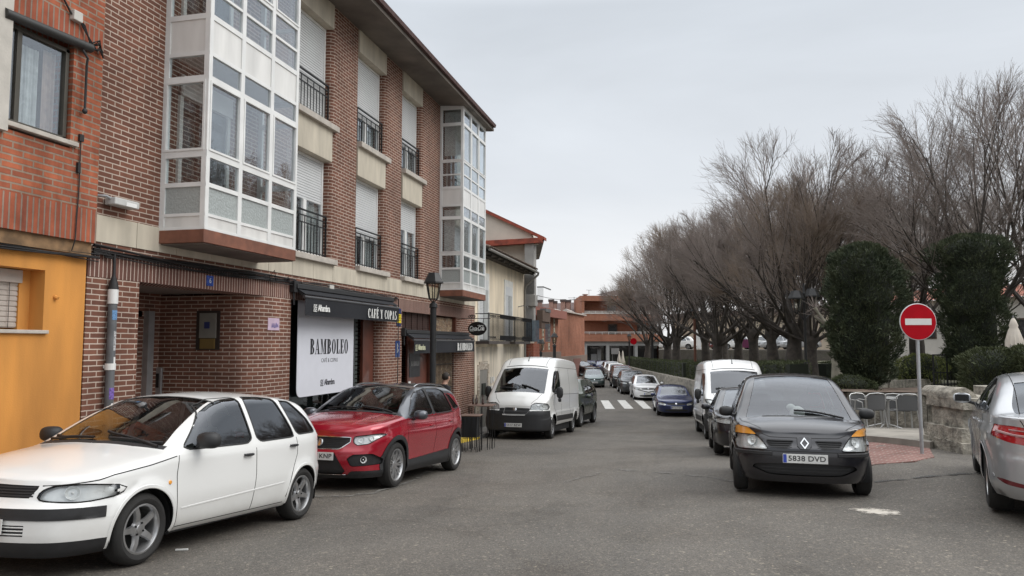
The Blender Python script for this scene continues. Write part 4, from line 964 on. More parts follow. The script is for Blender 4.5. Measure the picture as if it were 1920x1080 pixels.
def hatch(L=4.0, W=1.7, H=1.45, WB=2.5, fo=.85, hood=.95, nose=.72, cowl=1.0, G=G_MID, paint_=P_BLACK, r=.3, style=('star', 5, ALLOY, DARK), boot=0., ds=.04, belt=None, txt=None, lampz=None, clad=False, extra=(), rake=.68, suv=0.):
    a = WB/2; xf = a+fo; xr = xf-L; hw = W/2-.015; b = belt or (H*.62); cw = xf-hood; ws = cw-rake; k = H/1.45
    xr2 = xr+boot
    lz = lampz or nose-.09
    S = spec(ds=ds, plan=[(xf, 0), (xf-.04, hw*.5), (xf-.14, hw*.76), (xf-.36, hw*.93), (a, hw*.985), (0, hw), (-a, hw*.985), (xr+.3, hw*.93), (xr+.12, hw*.76), (xr+.02, hw*.42), (xr, 0)],
        belt=[(xf, nose), (xf-.3, nose+.05), (cw, b-.02), (0, b), (-a, b+.03), (xr, b+.0)], belt_z=b,
        top=[(xf, nose+.02), (xf-.1, nose+.08), (xf-hood*.5, (nose+b+.08)/2+.03), (cw+.06, b+.07), (cw, b+.09), (ws, H-.06), (ws-.3, H-.01), (ws-.8, H), (xr+.62+boot*.9, H-.06), (xr+.42+boot*.8, H-.17), (xr+.14+boot, b+.10), (xr+.1, b+.08), (xr, b+.01)] if not boot else
            [(xf, nose+.02), (xf-.1, nose+.08), (xf-hood*.5, (nose+b+.08)/2+.03), (cw+.06, b+.07), (cw, b+.09), (ws, H-.06), (ws-.3, H-.01), (ws-.8, H), (xr+.7+boot, H-.08), (xr+boot+.1, b+.12), (xr+.1, b+.09), (xr, b+.01)],
        low=[(xf, .2), (a, .2), (-a, .2), (xr, .27)], fprof=[(.15, 0), (.25, .06), (.5, .08), (nose-.1, .03), (nose, 0)], rprof=[(.2, .02), (.4, .07), (.6, .05), (b, 0)],
        arch=[(a, r, r+.045), (-a, r, r+.045)], wheel=(r, .19, r*.68, *style[:2], *style[2:]), paint=paint_, track=hw-.10, n1=10, n2=10,
        bulge=[(xr, 0), (xr+.4, -.04), (-.6, 0), (ws, 0), (cw, .10), (xf-.3, .03), (xf, 0)],
        regions=[
            dict(part='headlight', proj='front', poly=[(hw*.55, lz-.08), (hw*.97, lz-.04), (hw*.99, lz+.05), (hw*.8, lz+.06), (hw*.56, lz+.02)], mat=REFL, off=-.02, lens=True, split=True, cond=lambda C, n, T: C[:, 0] > xf-.45),
            dict(part='grille', proj='front', poly=[(-.3, lz-.06), (hw*.5, lz-.05), (hw*.52, lz+.03), (-.3, lz+.05)], mat=BLK, off=-.01, asym=False),
            dict(part='lower_intake', proj='front', poly=[(-.3, .24), (hw*.6, .25), (hw*.66, .34), (-.3, .38)], mat=BLK, off=-.01, asym=False),
            dl(poly=[(cw-.18, b+.03), (ws-.02, H-.13), (-.12, H-.09), (-.13, b+.03)], G=G),
            dl(poly=[(-.21, b+.03), (-.2, H-.09), (-a*.62, H-.10), (-a*.85, b+.06)], G=G_TINT if not boot else G),
            dl('quarter_window', poly=[(-a*.93, b+.07), (-a*.72, H-.12), (xr+.72+boot, H-.17), (xr+.52+boot, b+.09)], G=G_TINT),
            screen(ws+.02, cw-.01, G, v0=2.075), screen(xr+.12+boot*.9, xr+.55+boot, G_TINT, part='rear_window', v0=2.075),
            dict(part='tail_light', proj='side', poly=[(xr+.2, b-.2), (xr+.14, b), (xr-.2, b), (xr-.2, b-.2)], mat=REDL, raw=True, split=True)]+([
            dict(part='arch_cladding', proj='side', poly=circle(a, r, r+.10), raw=True, mat=BLK, off=.006, split=True, cond=lambda C, n, T: np.abs(n[:, 1]) > .5),
            dict(part='arch_cladding', proj='side', poly=circle(-a, r, r+.10), raw=True, mat=BLK, off=.006, split=True, cond=lambda C, n, T: np.abs(n[:, 1]) > .5),
            dict(part='sill_cladding', proj='side', poly=[(a, .1), (a, .36), (-a, .38), (-a, .1)], raw=True, mat=BLK, off=.006, split=True)] if clad else []),
        strips=[('panel_gap', 'side', .01, .002, SEAM, [(cw-.08, b-.03), (a-.34, .3)]), ('panel_gap', 'side', .01, .002, SEAM, [(-.17, b), (-.16, .27)])],
        mirror=(cw-.32, hw+.13, b+.08, .08, .10, .07, paint_), mstem=((cw-.32, hw-.03, b+.02), (cw-.32, hw+.06, b+.05)), handles=[(-.02, b-.1, .16, paint_), (-a*.75, b-.08, .16, paint_)],
        cabin=(cw-.25, xr+.5, hw-.14, b-.44, b+.30), plates=[(xf+.088, .42, txt, False)], extra=[hatch_bits]+list(extra), lz=lz)
    return S
def hatch_bits(root, tree, S):
    disc_badge(root, tree, 'front', 0, S['lz'], .05, CHR)
    lamp_bowls(root, tree, [(max(p[1] for p in S['plan'])*.74, S['lz']-.01, .05)])
# ------------------------------------------------------------------ materials of the street
BRK = brick('brown_brick', (.185, .082, .055), (.130, .060, .043), (.46, .375, .31), bw=.25, rh=.0665, ms=.0075, var=.3)
BRKV = brick('brown_soldier_brick', (.16, .078, .06), (.12, .06, .048), (.50, .40, .34), bw=.9, rh=.0665, ms=.007, offset=0, swap=True, var=.2)
OBRK = brick('old_orange_brick', (.38, .115, .058), (.26, .08, .045), (.27, .20, .15), bw=.26, rh=.073, ms=.011, var=.45, vscale=2.5, bump=.9)
OBRKV = brick('old_soldier_brick', (.36, .105, .055), (.25, .075, .045), (.25, .19, .15), bw=.9, rh=.073, ms=.011, offset=0, swap=True, var=.4, vscale=2.5, bump=.9)
BEIGE = mat('beige_render', (.51, .46, .37), .85, var=.17, scale=2.0, bump=.1, streak=True)
STONE = mat('pale_stone_sill', (.46, .42, .37), .8, var=.15, scale=7, bump=.2)
ALU = mat('white_aluminium', (.73, .73, .71), .42, .0, .2, var=.08, scale=3)
ALUW = mat('white_panel', (.70, .69, .66), .35, coat=.3, var=.13, scale=1.6, streak=True)
SHUT = mat('roller_shutter', (.60, .61, .61), .5, var=.04, scale=2)
TERR = mat('brown_edge', (.19, .075, .045), .7, var=.3, scale=5)
CONC = mat('concrete_soffit', (.16, .14, .12), .9, var=.4, scale=1.3, bump=.2)
EAVE = mat('eave_gutter', (.10, .06, .055), .7, var=.35, scale=4)
IRON = mat('black_iron', (.015, .015, .016), .45, .3, var=.2)
CLOTHB = mat('black_awning_cloth', (.009, .010, .014), .8, var=.2, scale=40)
WTXT = mat('white_lettering', (.75, .75, .72), .6, var=.03)
KTXT = mat('black_lettering', (.015, .015, .02), .5)
ORNG = mat('ochre_render', (.55, .24, .052), .85, var=.22, scale=1.3, bump=.12, bscale=60, streak=True)
WOODB = mat('brown_door_wood', (.11, .032, .018), .45, coat=.3, var=.3, scale=4)
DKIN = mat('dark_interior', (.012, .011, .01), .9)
CURT = mat('lace_curtain', (.62, .62, .61), .9, var=.2, scale=14)
CURTP = mat('pink_curtain', (.42, .30, .26), .9, var=.25, scale=12)
GWIN = glass('window_glass', (.90, .93, .93), .01, 1, .17)
GDK = glass('shop_glass', (.38, .46, .46), .02)
CABLE = mat('cable_black', (.012, .011, .011), .6)
POSTER = mat('white_poster', (.66, .67, .72), .45, coat=.2, var=.02)
GREYM = mat('grey_metal', (.20, .20, .20), .5, .4)
GALV = mat('galvanised_metal', (.42, .43, .44), .4, .6, var=.12)
RUBBLE = None
def mk_rubble(name, cols, scale, mort=(.28, .24, .19), bump=.8, rnd=1.):
    m, n, l, p = nt(name); setp(p, cols[0], .9)
    g = n.new('ShaderNodeNewGeometry'); mp = n.new('ShaderNodeMapping'); mp.inputs['Scale'].default_value = (scale, scale, scale*2.2); l.new(g.outputs['Position'], mp.inputs[0])
    v = n.new('ShaderNodeTexVoronoi'); v.inputs['Randomness'].default_value = rnd; l.new(mp.outputs[0], v.inputs['Vector']); v.inputs['Scale'].default_value = 1
    v2 = n.new('ShaderNodeTexVoronoi'); v2.feature = 'DISTANCE_TO_EDGE'; v2.inputs['Scale'].default_value = 1; l.new(mp.outputs[0], v2.inputs['Vector'])
    s = n.new('ShaderNodeSeparateXYZ'); l.new(v.outputs['Color'], s.inputs[0])
    r = n.new('ShaderNodeValToRGB'); el = r.color_ramp.elements
    while len(el) < len(cols): el.new(.5)
    for i, c in enumerate(cols): el[i].position = i/(len(cols)-1); el[i].color = (*c, 1)
    l.new(s.outputs[0], r.inputs[0])
    st = n.new('ShaderNodeMapRange'); st.inputs['From Max'].default_value = .07; l.new(v2.outputs['Distance'], st.inputs[0])
    nz = n.new('ShaderNodeTexNoise'); nz.inputs['Scale'].default_value = 18; nz.inputs['Detail'].default_value = 5; l.new(g.outputs['Position'], nz.inputs[0])
    mx = n.new('ShaderNodeMix'); mx.data_type = 'RGBA'; mx.inputs['A'].default_value = (*mort, 1); l.new(r.outputs[0], mx.inputs['B']); l.new(st.outputs[0], mx.inputs['Factor'])
    hs = n.new('ShaderNodeHueSaturation'); mr = n.new('ShaderNodeMapRange'); mr.inputs['From Min'].default_value = .3; mr.inputs['From Max'].default_value = .7; mr.inputs['To Min'].default_value = .65; mr.inputs['To Max'].default_value = 1.3
    l.new(nz.outputs[0], mr.inputs[0]); l.new(mr.outputs[0], hs.inputs['Value']); l.new(mx.outputs['Result'], hs.inputs['Color']); l.new(hs.outputs[0], p.inputs['Base Color'])
    ad = n.new('ShaderNodeMath'); ad.operation = 'ADD'; l.new(st.outputs[0], ad.inputs[0]); l.new(nz.outputs[0], ad.inputs[1])
    b = n.new('ShaderNodeBump'); b.inputs['Strength'].default_value = bump; b.inputs['Distance'].default_value = .02; l.new(ad.outputs[0], b.inputs['Height']); l.new(b.outputs[0], p.inputs['Normal'])
    return m
RUB_WARM = mk_rubble('warm_rubble_stone', [(.30, .20, .12), (.42, .31, .20), (.22, .13, .08), (.38, .30, .22)], 6)
RUB_PALE = mk_rubble('pale_rubble_stone', [(.50, .43, .34), (.60, .54, .46), (.40, .32, .25)], 7, (.42, .36, .28))

# ------------------------------------------------------------------ fat-face capitals
def _ring(cx, cy, rx, ry, tx, ty, a0=0, a1=2*math.pi, n=20):
    o = []
    for i in range(n):
        t0 = a0+(a1-a0)*i/n; t1 = a0+(a1-a0)*(i+1)/n
        o.append([(cx+rx*math.cos(t0), cy+ry*math.sin(t0)), (cx+rx*math.cos(t1), cy+ry*math.sin(t1)), (cx+(rx-tx)*math.cos(t1), cy+(ry-ty)*math.sin(t1)), (cx+(rx-tx)*math.cos(t0), cy+(ry-ty)*math.sin(t0))])
    return o
def _r(x0, x1, y0, y1): return [(x0, y0), (x1, y0), (x1, y1), (x0, y1)]
def glyph(c):
    T, h = .17, .045
    if c == 'B': return [_r(.04, .04+T, 0, 1), _r(0, .22, 0, h), _r(0, .22, 1-h, 1)]+_ring(.19, .75, .24, .25, .16, h, -math.pi/2, math.pi/2, 10)+_ring(.19, .26, .27, .26, .17, h, -math.pi/2, math.pi/2, 10), .48
    if c == 'A': return [[(.02, 0), (.07, 0), (.26, 1), (.22, 1)], [(.31, 0), (.31+T, 0), (.30, 1), (.20, 1)], _r(.09, .38, .28, .28+h), _r(-.03, .13, 0, h), _r(.25, .54, 0, h)], .52
    if c == 'M': return [_r(.05, .09, 0, 1), [(.28, 0), (.33, 0), (.20, 1), (.04, 1)], [(.28, 0), (.31, 0), (.50, 1), (.46, 1)], _r(.46, .46+T, 0, 1), _r(0, .15, 0, h), _r(.40, .69, 0, h), _r(-.01, .16, 1-h, 1), _r(.46, .69, 1-h, 1)], .68
    if c == 'O': return _ring(.24, .5, .24, .51, .155, h, n=24), .48
    if c == 'L': return [_r(.04, .04+T, 0, 1), _r(0, .40, 0, h), _r(0, .26, 1-h, 1), [(.30, h), (.40, h), (.40, .3), (.37, .3)]], .41
    if c in 'EÉF':
        g = [_r(.04, .04+T, 0, 1), _r(0, .40, 1-h, 1), _r(.1, .30, .5-h/2, .5+h/2), _r(.28, .31, .38, .62), [(.30, 1-h), (.40, 1-h), (.40, .74), (.37, .74)]]
        g += [_r(0, .27, 0, h)] if c == 'F' else [_r(0, .41, 0, h), [(.31, h), (.41, h), (.41, .28), (.38, .28)]]
        if c == 'É': g.append([(.14, 1.06), (.19, 1.06), (.34, 1.24), (.24, 1.24)])
        return g, .42
    if c == 'C': return _ring(.24, .5, .24, .51, .155, h, R(52), R(308), 20)+[[(.34, .68), (.42, .68), (.42, .98), (.38, .98)], [(.36, .05), (.39, .05), (.41, .28), (.38, .28)]], .44
    if c == 'Y': return [_r(.17, .17+T, 0, .48), [(.17, .46), (.34, .46), (.18, 1), (.01, 1)], [(.25, .46), (.30, .46), (.46, 1), (.42, 1)], _r(.10, .41, 0, h), _r(-.04, .24, 1-h, 1), _r(.36, .52, 1-h, 1)], .5
    if c == 'P': return [_r(.04, .04+T, 0, 1), _r(0, .28, 0, h), _r(0, .22, 1-h, 1)]+_ring(.19, .71, .26, .29, .17, h, -math.pi/2, math.pi/2, 10), .46
    if c == 'S': return _ring(.20, .74, .18, .27, .12, h, R(35), R(235), 10)+_ring(.20, .26, .20, .27, .14, h, R(-145), R(75), 10)+[[(.07, .66), (.16, .52), (.36, .36), (.28, .54)]], .41
    return [], .22
def fat_mb(s, H, gap=.05, depth=.004, wx=1.):
    mb = MB(); x = 0
    for c in s:
        g, w = glyph(c)
        for k, poly in enumerate(g):
            q = [((a+x)*H*wx, (b-.5)*H) for a, b in poly]; n = len(q)
            area = sum(q[i][0]*q[(i+1) % n][1]-q[(i+1) % n][0]*q[i][1] for i in range(n))
            if area < 0: q = q[::-1]
            mb.prism([(a, b) for a, b in q], 'y', -depth-.00004*(k % 7), 0)
        x += w+gap
    W = x*H*wx; mb.v = [(v[0]-W/2, v[1], v[2]) for v in mb.v]
    return mb, W

# ------------------------------------------------------------------ the brick apartment building
XF, XW, XB = -7.1, -7.27, -6.39
BB = thing('brick_apartment_building', 'three storey brown brick building with beige band and white glazed bays above the bar', 'building', (XF, 15.8, gz(XF, 15.8)))
def arc(cx, cy, r, a0, a1, n=8): return [(cx+r*math.cos(R(a0+(a1-a0)*i/n)), cy+r*math.sin(R(a0+(a1-a0)*i/n))) for i in range(n+1)]
def pier_poly(y0, y1, xin, r0, r1, xf=XF):
    """plan of a pier seen from +x, corners of radius r0 (low y) and r1 (high y)"""
    p = [(xin, y0)]
    p += arc(xf-r0, y0+r0, r0, 270, 360) if r0 else [(xf, y0)]
    p += arc(xf-r1, y1-r1, r1, 0, 90) if r1 else [(xf, y1)]
    return p+[(xin, y1)]
Z1, ZT = 3.19, 8.6
up = MB()
for (a, b, r0, r1) in ((7.52, 12.25, 0, .12), (13.68, 14.94, .15, .12), (16.40, 17.53, .15, .12), (18.89, 23.1, .15, 0)):
    up.prism(pier_poly(a, b, -7.6, r0, r1), 'z', Z1-.02, ZT)
for (a, b) in ((12.2, 13.75), (14.9, 16.45), (17.5, 18.95)): up.box(-7.62, -7.5, a, b, Z1, ZT)
obj('upper_wall', up, BRK, BB, smooth=True)
for (a, b) in ((12.2, 13.70), (14.9, 16.42), (17.5, 18.91)):
    for (z0, z1) in ((5.29, 5.935), (8.08, 8.59)):
        obj('spandrel', MB().box(-7.4, XF+.012, a, b, z0, z1), BEIGE, BB, bevel=.008)
    obj('window_sill', MB().box(-7.4, -7.0, a, b+.14, 5.93, 6.05), STONE, BB, bevel=.01)
    obj('window_sill', MB().box(-7.4, -7.0, a, b+.16, 3.188, 3.30), STONE, BB, bevel=.01)
bd = MB(); y = 7.52
for i in range(21):
    y1 = y+.786; bd.box(-7.3, XF+.015, y+.004, y1-.004, 2.855, Z1); y = y1
obj('stone_band', bd, BEIGE, BB, bevel=.003)
# windows with shutters and railings
def shutter(mb, y0, y1, z0, z1, x):
    n = max(2, int((z1-z0)/.052)); dz = (z1-z0)/n
    for i in range(n): mb.prism([(x, z0+i*dz+.003), (x+.012, z0+i*dz+.012), (x+.012, z0+(i+1)*dz-.01), (x, z0+(i+1)*dz-.001)], 'y', y0, y1)
    mb.box(x-.01, x, y0, y1, z0, z1)
def balcony_window(y0, y1, z0, z1, zs, k, curtain=True):
    fr = MB(); t = .055
    for q in ((y0, y0+t, z0, z1), (y1-t, y1, z0, z1), (y0+t, y1-t, z1-t, z1), (y0+t, y1-t, z0, z0+.10), ((y0+y1)/2-.06, (y0+y1)/2+.06, z0+.1, zs)): fr.box(XW-.06, XW, *q)
    w = obj('window', fr, ALU, BB, bevel=.006)
    sh = MB(); shutter(sh, y0+t, y1-t, zs, z1-t, XW-.03); obj('roller_shutter', sh, SHUT, w)
    gl = MB().box(XW-.05, XW-.045, y0+t, y1-t, z0+.1, zs); obj('pane', gl, GWIN, w)
    cu = MB(); n = 40
    pts = [(XW-.12+.018*math.sin(i*1.3+k), y0+t+(y1-y0-2*t)*i/n) for i in range(n+1)]
    for i in range(n):
        if abs(i-n/2) < 3+k % 3: continue
        cu.add([(pts[i][0], pts[i][1], z0+.1), (pts[i+1][0], pts[i+1][1], z0+.1), (pts[i+1][0], pts[i+1][1], zs+.05), (pts[i][0], pts[i][1], zs+.05)], [(0, 1, 2, 3)])
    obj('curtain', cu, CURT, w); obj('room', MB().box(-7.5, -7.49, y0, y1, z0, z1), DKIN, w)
def railing(y0, y1, zb, zt, parent, x=-7.19, sp=.115):
    m = MB(); m.box(x-.02, x+.02, y0, y1, zt-.025, zt); m.box(x-.01, x+.01, y0, y1, zt-.125, zt-.105); m.box(x-.01, x+.01, y0, y1, zt-.26, zt-.24); m.box(x-.01, x+.01, y0, y1, zb+.06, zb+.08)
    n = int((y1-y0)/sp)
    for i in range(n+1):
        yy = y0+(y1-y0)*i/n; m.box(x-.007, x+.007, yy-.006, yy+.006, zb, zt-.26 if i % 2 else zt-.12)
    for yy in (y0, y1): m.box(x-.012, x+.012, yy-.012, yy+.012, zb, zt)
    return obj('railing', m, IRON, parent)
wcols = ((12.25, 13.69), (14.94, 16.41), (17.53, 18.90))
for k, (a, b) in enumerate(wcols):
    balcony_window(a, b, 3.30, 5.29, (4.40, 4.02, 4.55)[k], k); railing(a+.1, b-.02, 3.30, 4.17, BB)
    balcony_window(a, b, 6.05, 8.08, (6.08, 6.72, 6.75)[k], k+3); railing(a+.1, b-.02, 6.05, 6.88, BB)
# eave
ev = MB(); ev.prism([(-7.7, 8.62), (-6.32, 8.52), (-6.2, 8.52), (-6.2, 8.60), (-7.7, 8.85)], 'y', 6.2, 23.1); obj('eave_soffit', ev, CONC, BB)
ev = MB(); ev.prism([(-6.3, 8.60), (-6.12, 8.61), (-6.10, 8.70), (-6.22, 8.74), (-11.5, 10.4), (-11.5, 10.2)], 'y', 6.2, 23.02); obj('roof', ev, mat('roof_tiles_brown', (.09, .05, .045), .8, var=.4, scale=8, bump=.6), BB)
obj('building_mass', MB().box(-15.5, -8.9, 7.52, 23.1, -1.2, 8.6).box(-8.9, -7.62, 7.52, 23.1, 2.9, 8.6).box(-8.9, -7.62, 21.0, 24.0, -1.4, 2.9), BRK, BB)

def bay(y0, y1, nf, drop_l):
    """glazed bay: two storeys of white frames over a brown-edged slab"""
    root = obj('glazed_bay', MB().box(XB-.3, XB-.28, y0+.2, y0+.3, 3.0, 3.02), ALU, BB)
    t = .045
    def frames(mb, gl, ob, pn, face):
        # face: ('f', y0, y1) or ('l', x0, x1)
        def bx(m, a, b, z0, z1, d0=0., d1=.05):
            if face == 'f': m.box(XB-d1, XB-d0, a, b, z0, z1)
            else: m.box(a, b, y0+d0, y0+d1, z0, z1)
        lo, hi = (y0, y1) if face == 'f' else (-7.1, XB)
        n = nf if face == 'f' else 1; w = (hi-lo)/n
        for i in range(n+1):
            c = lo+w*i; ww = .075 if i in (0, n) else .045
            bx(mb, max(lo, c-ww), min(hi, c+ww), 3.15, 8.62, -.004, .06)
        rails = [(3.15, 3.19), (3.335, 3.375), (3.74, 3.80), (4.15, 4.24), (5.22, 5.29), (5.575, 5.63), (6.09, 6.165), (6.49, 6.53), (6.87, 6.93), (7.98, 8.05), (8.44, 8.62)]
        for z0, z1 in rails: bx(mb, lo, hi, z0, z1, -.002, .055)
        for i in range(n):
            a, b = lo+w*i+.04, lo+w*(i+1)-.04
            for z0, z1 in ((3.18, 3.35), (5.61, 6.11)): bx(pn, a, b, z0, z1, .012, .03)
            bx(ob, a, b, 3.37, 3.75, .02, .03)
            for z0, z1 in ((3.79, 4.16), (4.23, 5.23), (5.28, 5.58), (6.15, 6.5), (6.52, 6.88), (6.92, 7.99), (8.04, 8.45)): bx(gl, a, b, z0, z1, .022, .028)
            for z0, z1 in ((4.24, 5.22), (6.93, 7.98)):   # opening casement
                c = .03; bx(mb, a-.0, a+c, z0, z1, -.014, .04); bx(mb, b-c, b, z0, z1, -.014, .04); bx(mb, a+c, b-c, z0, z0+c, -.014, .04); bx(mb, a+c, b-c, z1-c, z1, -.014, .04)
    for face in ('f', 'l'):
        mb, gl, ob, pn = MB(), MB(), MB(), MB(); frames(mb, gl, ob, pn, face)
        nm = 'bay_front' if face == 'f' else 'bay_side'
        f = obj('frame', mb, ALU, root); obj('pane', gl, GWIN, f); obj('frosted_pane', ob, OBSC, f); obj('panel', pn, ALUW, f)
    # far side: plain panel with frame
    mb = MB()
    for z0, z1 in ((3.15, 3.40), (4.15, 4.24), (5.22, 5.29), (5.575, 6.165), (6.87, 6.93), (7.98, 8.05), (8.44, 8.62)): mb.box(-7.1, XB-.002, y1-.05, y1, z0, z1)
    mb.box(-7.1, -7.03, y1-.052, y1+.002, 3.15, 8.62); o = obj('end_frame', mb, ALU, root); obj('pane', MB().box(-7.03, XB-.07, y1-.03, y1-.025, 3.4, 8.44), GWIN, o)
    mb = MB(); mb.box(-7.1, XB-.06, y0+.06, y1-.06, 5.65, 6.08); mb.box(-7.1, XB-.06, y0+.06, y1-.06, 3.16, 3.2); mb.box(-7.1, XB-.06, y0+.06, y1-.06, 8.5, 8.6); obj('floor_slab', mb, mat('bay_floor', (.45, .43, .40), .8), root)
    mb = MB(); mb.box(-7.1, XB+.005, y0-.01, y1+.01, 2.97, 3.148); obj('slab_edge', mb, TERR, root, bevel=.006)
    mb = MB(); mb.box(-7.1, XB-.03, y0+.03, y1-.03, 2.955, 2.968); obj('underside', mb, CONC, root)
OBSC = mat('frosted_glass', (.36, .39, .38), .3, coat=.5, var=.12, scale=40, bump=.6, bscale=30)
bay(8.73, 11.11, 3, True); bay(20.38, 22.8, 3, True)
for z0, z1 in ((3.4, 5.5), (6.2, 8.4)):
    for (a, b) in ((20.5, 21.2), (21.25, 21.95), (22.0, 22.7)):
        c = MB(); n_ = 16
        for i in range(n_): c.add([(-6.62+.02*math.sin(i*1.5), a+(b-a)*i/n_, z0), (-6.62+.02*math.sin((i+1)*1.5), a+(b-a)*(i+1)/n_, z0), (-6.62+.02*math.sin((i+1)*1.5), a+(b-a)*(i+1)/n_, z1), (-6.62+.02*math.sin(i*1.5), a+(b-a)*i/n_, z1)], [(0, 1, 2, 3)])
        obj('curtain', c, CURT, BB, smooth=True)
    obj('roller_blind', MB().box(-7.0, -6.5, 20.5, 20.51, z0+.9, z1), CURT, BB)
# behind the bay glass: balcony doors in the brick wall with shutter box and curtains
for (a, b) in ((9.1, 10.15), (21.0, 22.2)):
    for z in (3.3, 6.15):
        m = MB(); m.box(-7.11, -7.06, a-.07, a, z, z+2.15); m.box(-7.11, -7.06, b, b+.07, z, z+2.15); m.box(-7.11, -7.02, a-.07, b+.07, z+1.85, z+2.15); m.box(-7.11, -7.065, (a+b)/2-.03, (a+b)/2+.03, z, z+1.85)
        d = obj('balcony_door', m, ALU, BB); obj('pane', MB().box(-7.095, -7.09, a, b, z, z+1.85), GDK, d)
        cu = MB(); cu.box(-7.099, -7.097, a, a+.32, z, z+1.85); cu.box(-7.099, -7.097, b-.3, b, z, z+1.85); obj('curtain', cu, CURT, d)
# small things behind glass on the first floor of the bay
# ---- ground floor
gf = MB()
gf.box(-7.6, XF, 7.52, 8.40, -1.2, 2.42)                     # pier left of the porch
gf.prism(pier_poly(11.05, 12.24, -9.1, .40, 0), 'z', -1.4, 2.42)
gf.prism(pier_poly(16.30, 17.58, -8.2, .20, 0), 'z', -1.6, 2.42)
gf.prism([(-9.2, 22.1), (-7.4, 22.1)]+arc(-7.4, 22.4, .3, 270, 360)+[(XF, 24.0), (-9.2, 24.0)], 'z', -1.8, 2.42)
gf.box(-9.1, -9.0, 7.52, 11.05, -1.2, 2.42)                  # back of the porch
obj('ground_floor_wall', gf, BRK, BB, smooth=True)
ln = MB(); ln.box(-7.5, XF, 7.52, 24.0, 2.72, 2.853); obj('lintel_courses', ln, BRK, BB)
ln = MB(); ln.box(-7.5, XF+.004, 7.52, 24.0, 2.421, 2.719); obj('soldier_course', ln, BRKV, BB)
pc = MB(); pc.box(-9.0, -7.5, 8.4, 11.1, 2.45, 2.6).box(-9.0, -7.1, 12.2, 22.2, 2.46, 2.6); obj('porch_ceiling', pc, mat('porch_ceiling_paint', (.2, .17, .15), .9), BB)
# porch door and fittings
m = MB(); m.box(-8.99, -8.80, 10.66, 10.80, -.6, 2.15); m.box(-8.99, -8.90, 9.0, 9.1, -.6, 2.15); m.box(-8.99, -8.90, 9.1, 10.62, 2.05, 2.15); m.box(-8.99, -8.92, 9.1, 10.62, -.6, .1)
d = obj('entrance_door', m, GALV, BB); obj('pane', MB().box(-8.96, -8.95, 9.1, 10.62, .1, 2.05), GDK, d)
def niche(): pass
m = MB(); m.box(-8.17, -7.72, 11.035, 11.05, 1.50, 2.16); fr = obj('meter_niche', m, mat('niche_dark', (.03, .02, .015), .8), BB)
m = MB(); m.box(-8.10, -7.78, 11.018, 11.034, 1.70, 2.12); obj('meter_cover', m, mat('meter_cover_grey', (.20, .19, .165), .6), fr)
m = MB(); m.box(-8.08, -7.80, 11.016, 11.034, 1.52, 1.69); obj('meter_base', m, mat('meter_yellow', (.17, .11, .03), .6), fr)
m = MB(); m.box(-8.0, -7.9, 11.010, 11.017, 1.86, 1.97); obj('meter_label', m, mat('label_dark_blue', (.02, .03, .12), .4), fr)
m = MB(); m.box(-8.97, -8.80, 11.0, 11.045, .72, 1.2); ic = obj('intercom', m, GALV, BB, bevel=.01); m = MB(); m.box(-8.93, -8.84, 10.995, 10.999, .86, 1.1); obj('keypad', m, BLKT, ic)
# number tile 6, pink notice, junction box, floodlight
m = MB(); m.box(XF, XF+.018, 9.78, 9.94, 2.475, 2.63); t = obj('house_number_tile', m, mat('tile_blue', (.02, .06, .30), .25, coat=1, var=.3, scale=30), None); tag(t, 'small blue tile with number 6 over the dark brick porch', 'house number')
q = facing(text_mb('6', .11, .002, 1, .001), (XF+.020, 9.86, 2.552), (1, 0, 0)); obj('number', q, mat('tile_white_ink', (.45, .5, .6), .4), t)
m = MB(); m.box(XF, XF+.006, 11.49, 11.85, 1.84, 2.05); nn = obj('pink_notice', m, mat('pink_paper', (.55, .42, .52), .7), None); tag(nn, 'pink handwritten paper notice on the brick pier beside the porch', 'notice')
m = MB(); rr = random.Random(3)
for i in range(5):
    y0 = 11.60+i*.045; m.tube([(XF+.009, y0, 1.88+rr.random()*.02), (XF+.009, y0+.015, 1.94+rr.random()*.03), (XF+.009, y0+.03, 1.88+rr.random()*.02)], .004, 4)
obj('handwriting', m, BLU, nn)
m = MB(); m.box(-7.08, -6.92, 7.72, 8.14, 3.33, 3.42); fl = obj('floodlight', m, mat('pale_grey_plastic', (.5, .5, .48), .5), None, bevel=.012); tag(fl, 'pale grey box floodlight on the brown brick wall left of the glazed bay', 'wall light')
m = MB(); m.tube([(XF, 7.60, 3.42), (-7.0, 7.66, 3.42), (-7.0, 7.75, 3.40)], .018, 8); obj('bracket', m, GALV, fl)
m = MB(); m.box(-6.918, -6.912, 7.9, 8.08, 3.335, 3.385); obj('front_glass', m, ALU, fl)
# tall conduit at the corner
dp = thing('cable_riser_pipe', 'grey riser pipe with stickers and white collar on the left brick pier', 'pipe', (-7.03, 7.87, gz(-7, 7.9)))
obj('pipe', MB().tube([(-7.03, 7.87, -.5), (-7.03, 7.87, 2.2)], .052, 16), mat('pipe_grey_paint', (.115, .12, .125), .5, var=.25), dp, smooth=True)
obj('collar', MB().lathe([(.054, 2.10), (.06, 2.10), (.06, 2.28), (.054, 2.28)], c=(-7.03, 7.87, 0), seg=16, cap=True), ALU, dp, smooth=True)
obj('cap', MB().lathe([(.062, 2.28), (.05, 2.36), (.02, 2.46), (.015, 2.72)], c=(-7.03, 7.87, 0), seg=14), CABLE, dp, smooth=True)
obj('clamp', MB().lathe([(.056, 1.28), (.062, 1.28), (.062, 1.36), (.056, 1.36)], c=(-7.03, 7.87, 0), seg=16, cap=True).box(-7.1, -7.04, 7.83, 7.91, 1.3, 1.34), ALU, dp)
def sticker(z0, z1, m_, a0=-50, a1=30): obj('sticker', MB().lathe([(.0535, z0), (.0535, z1)], c=(-7.03, 7.87, 0), seg=8, a0=R(a0), a1=R(a1)), m_, dp)
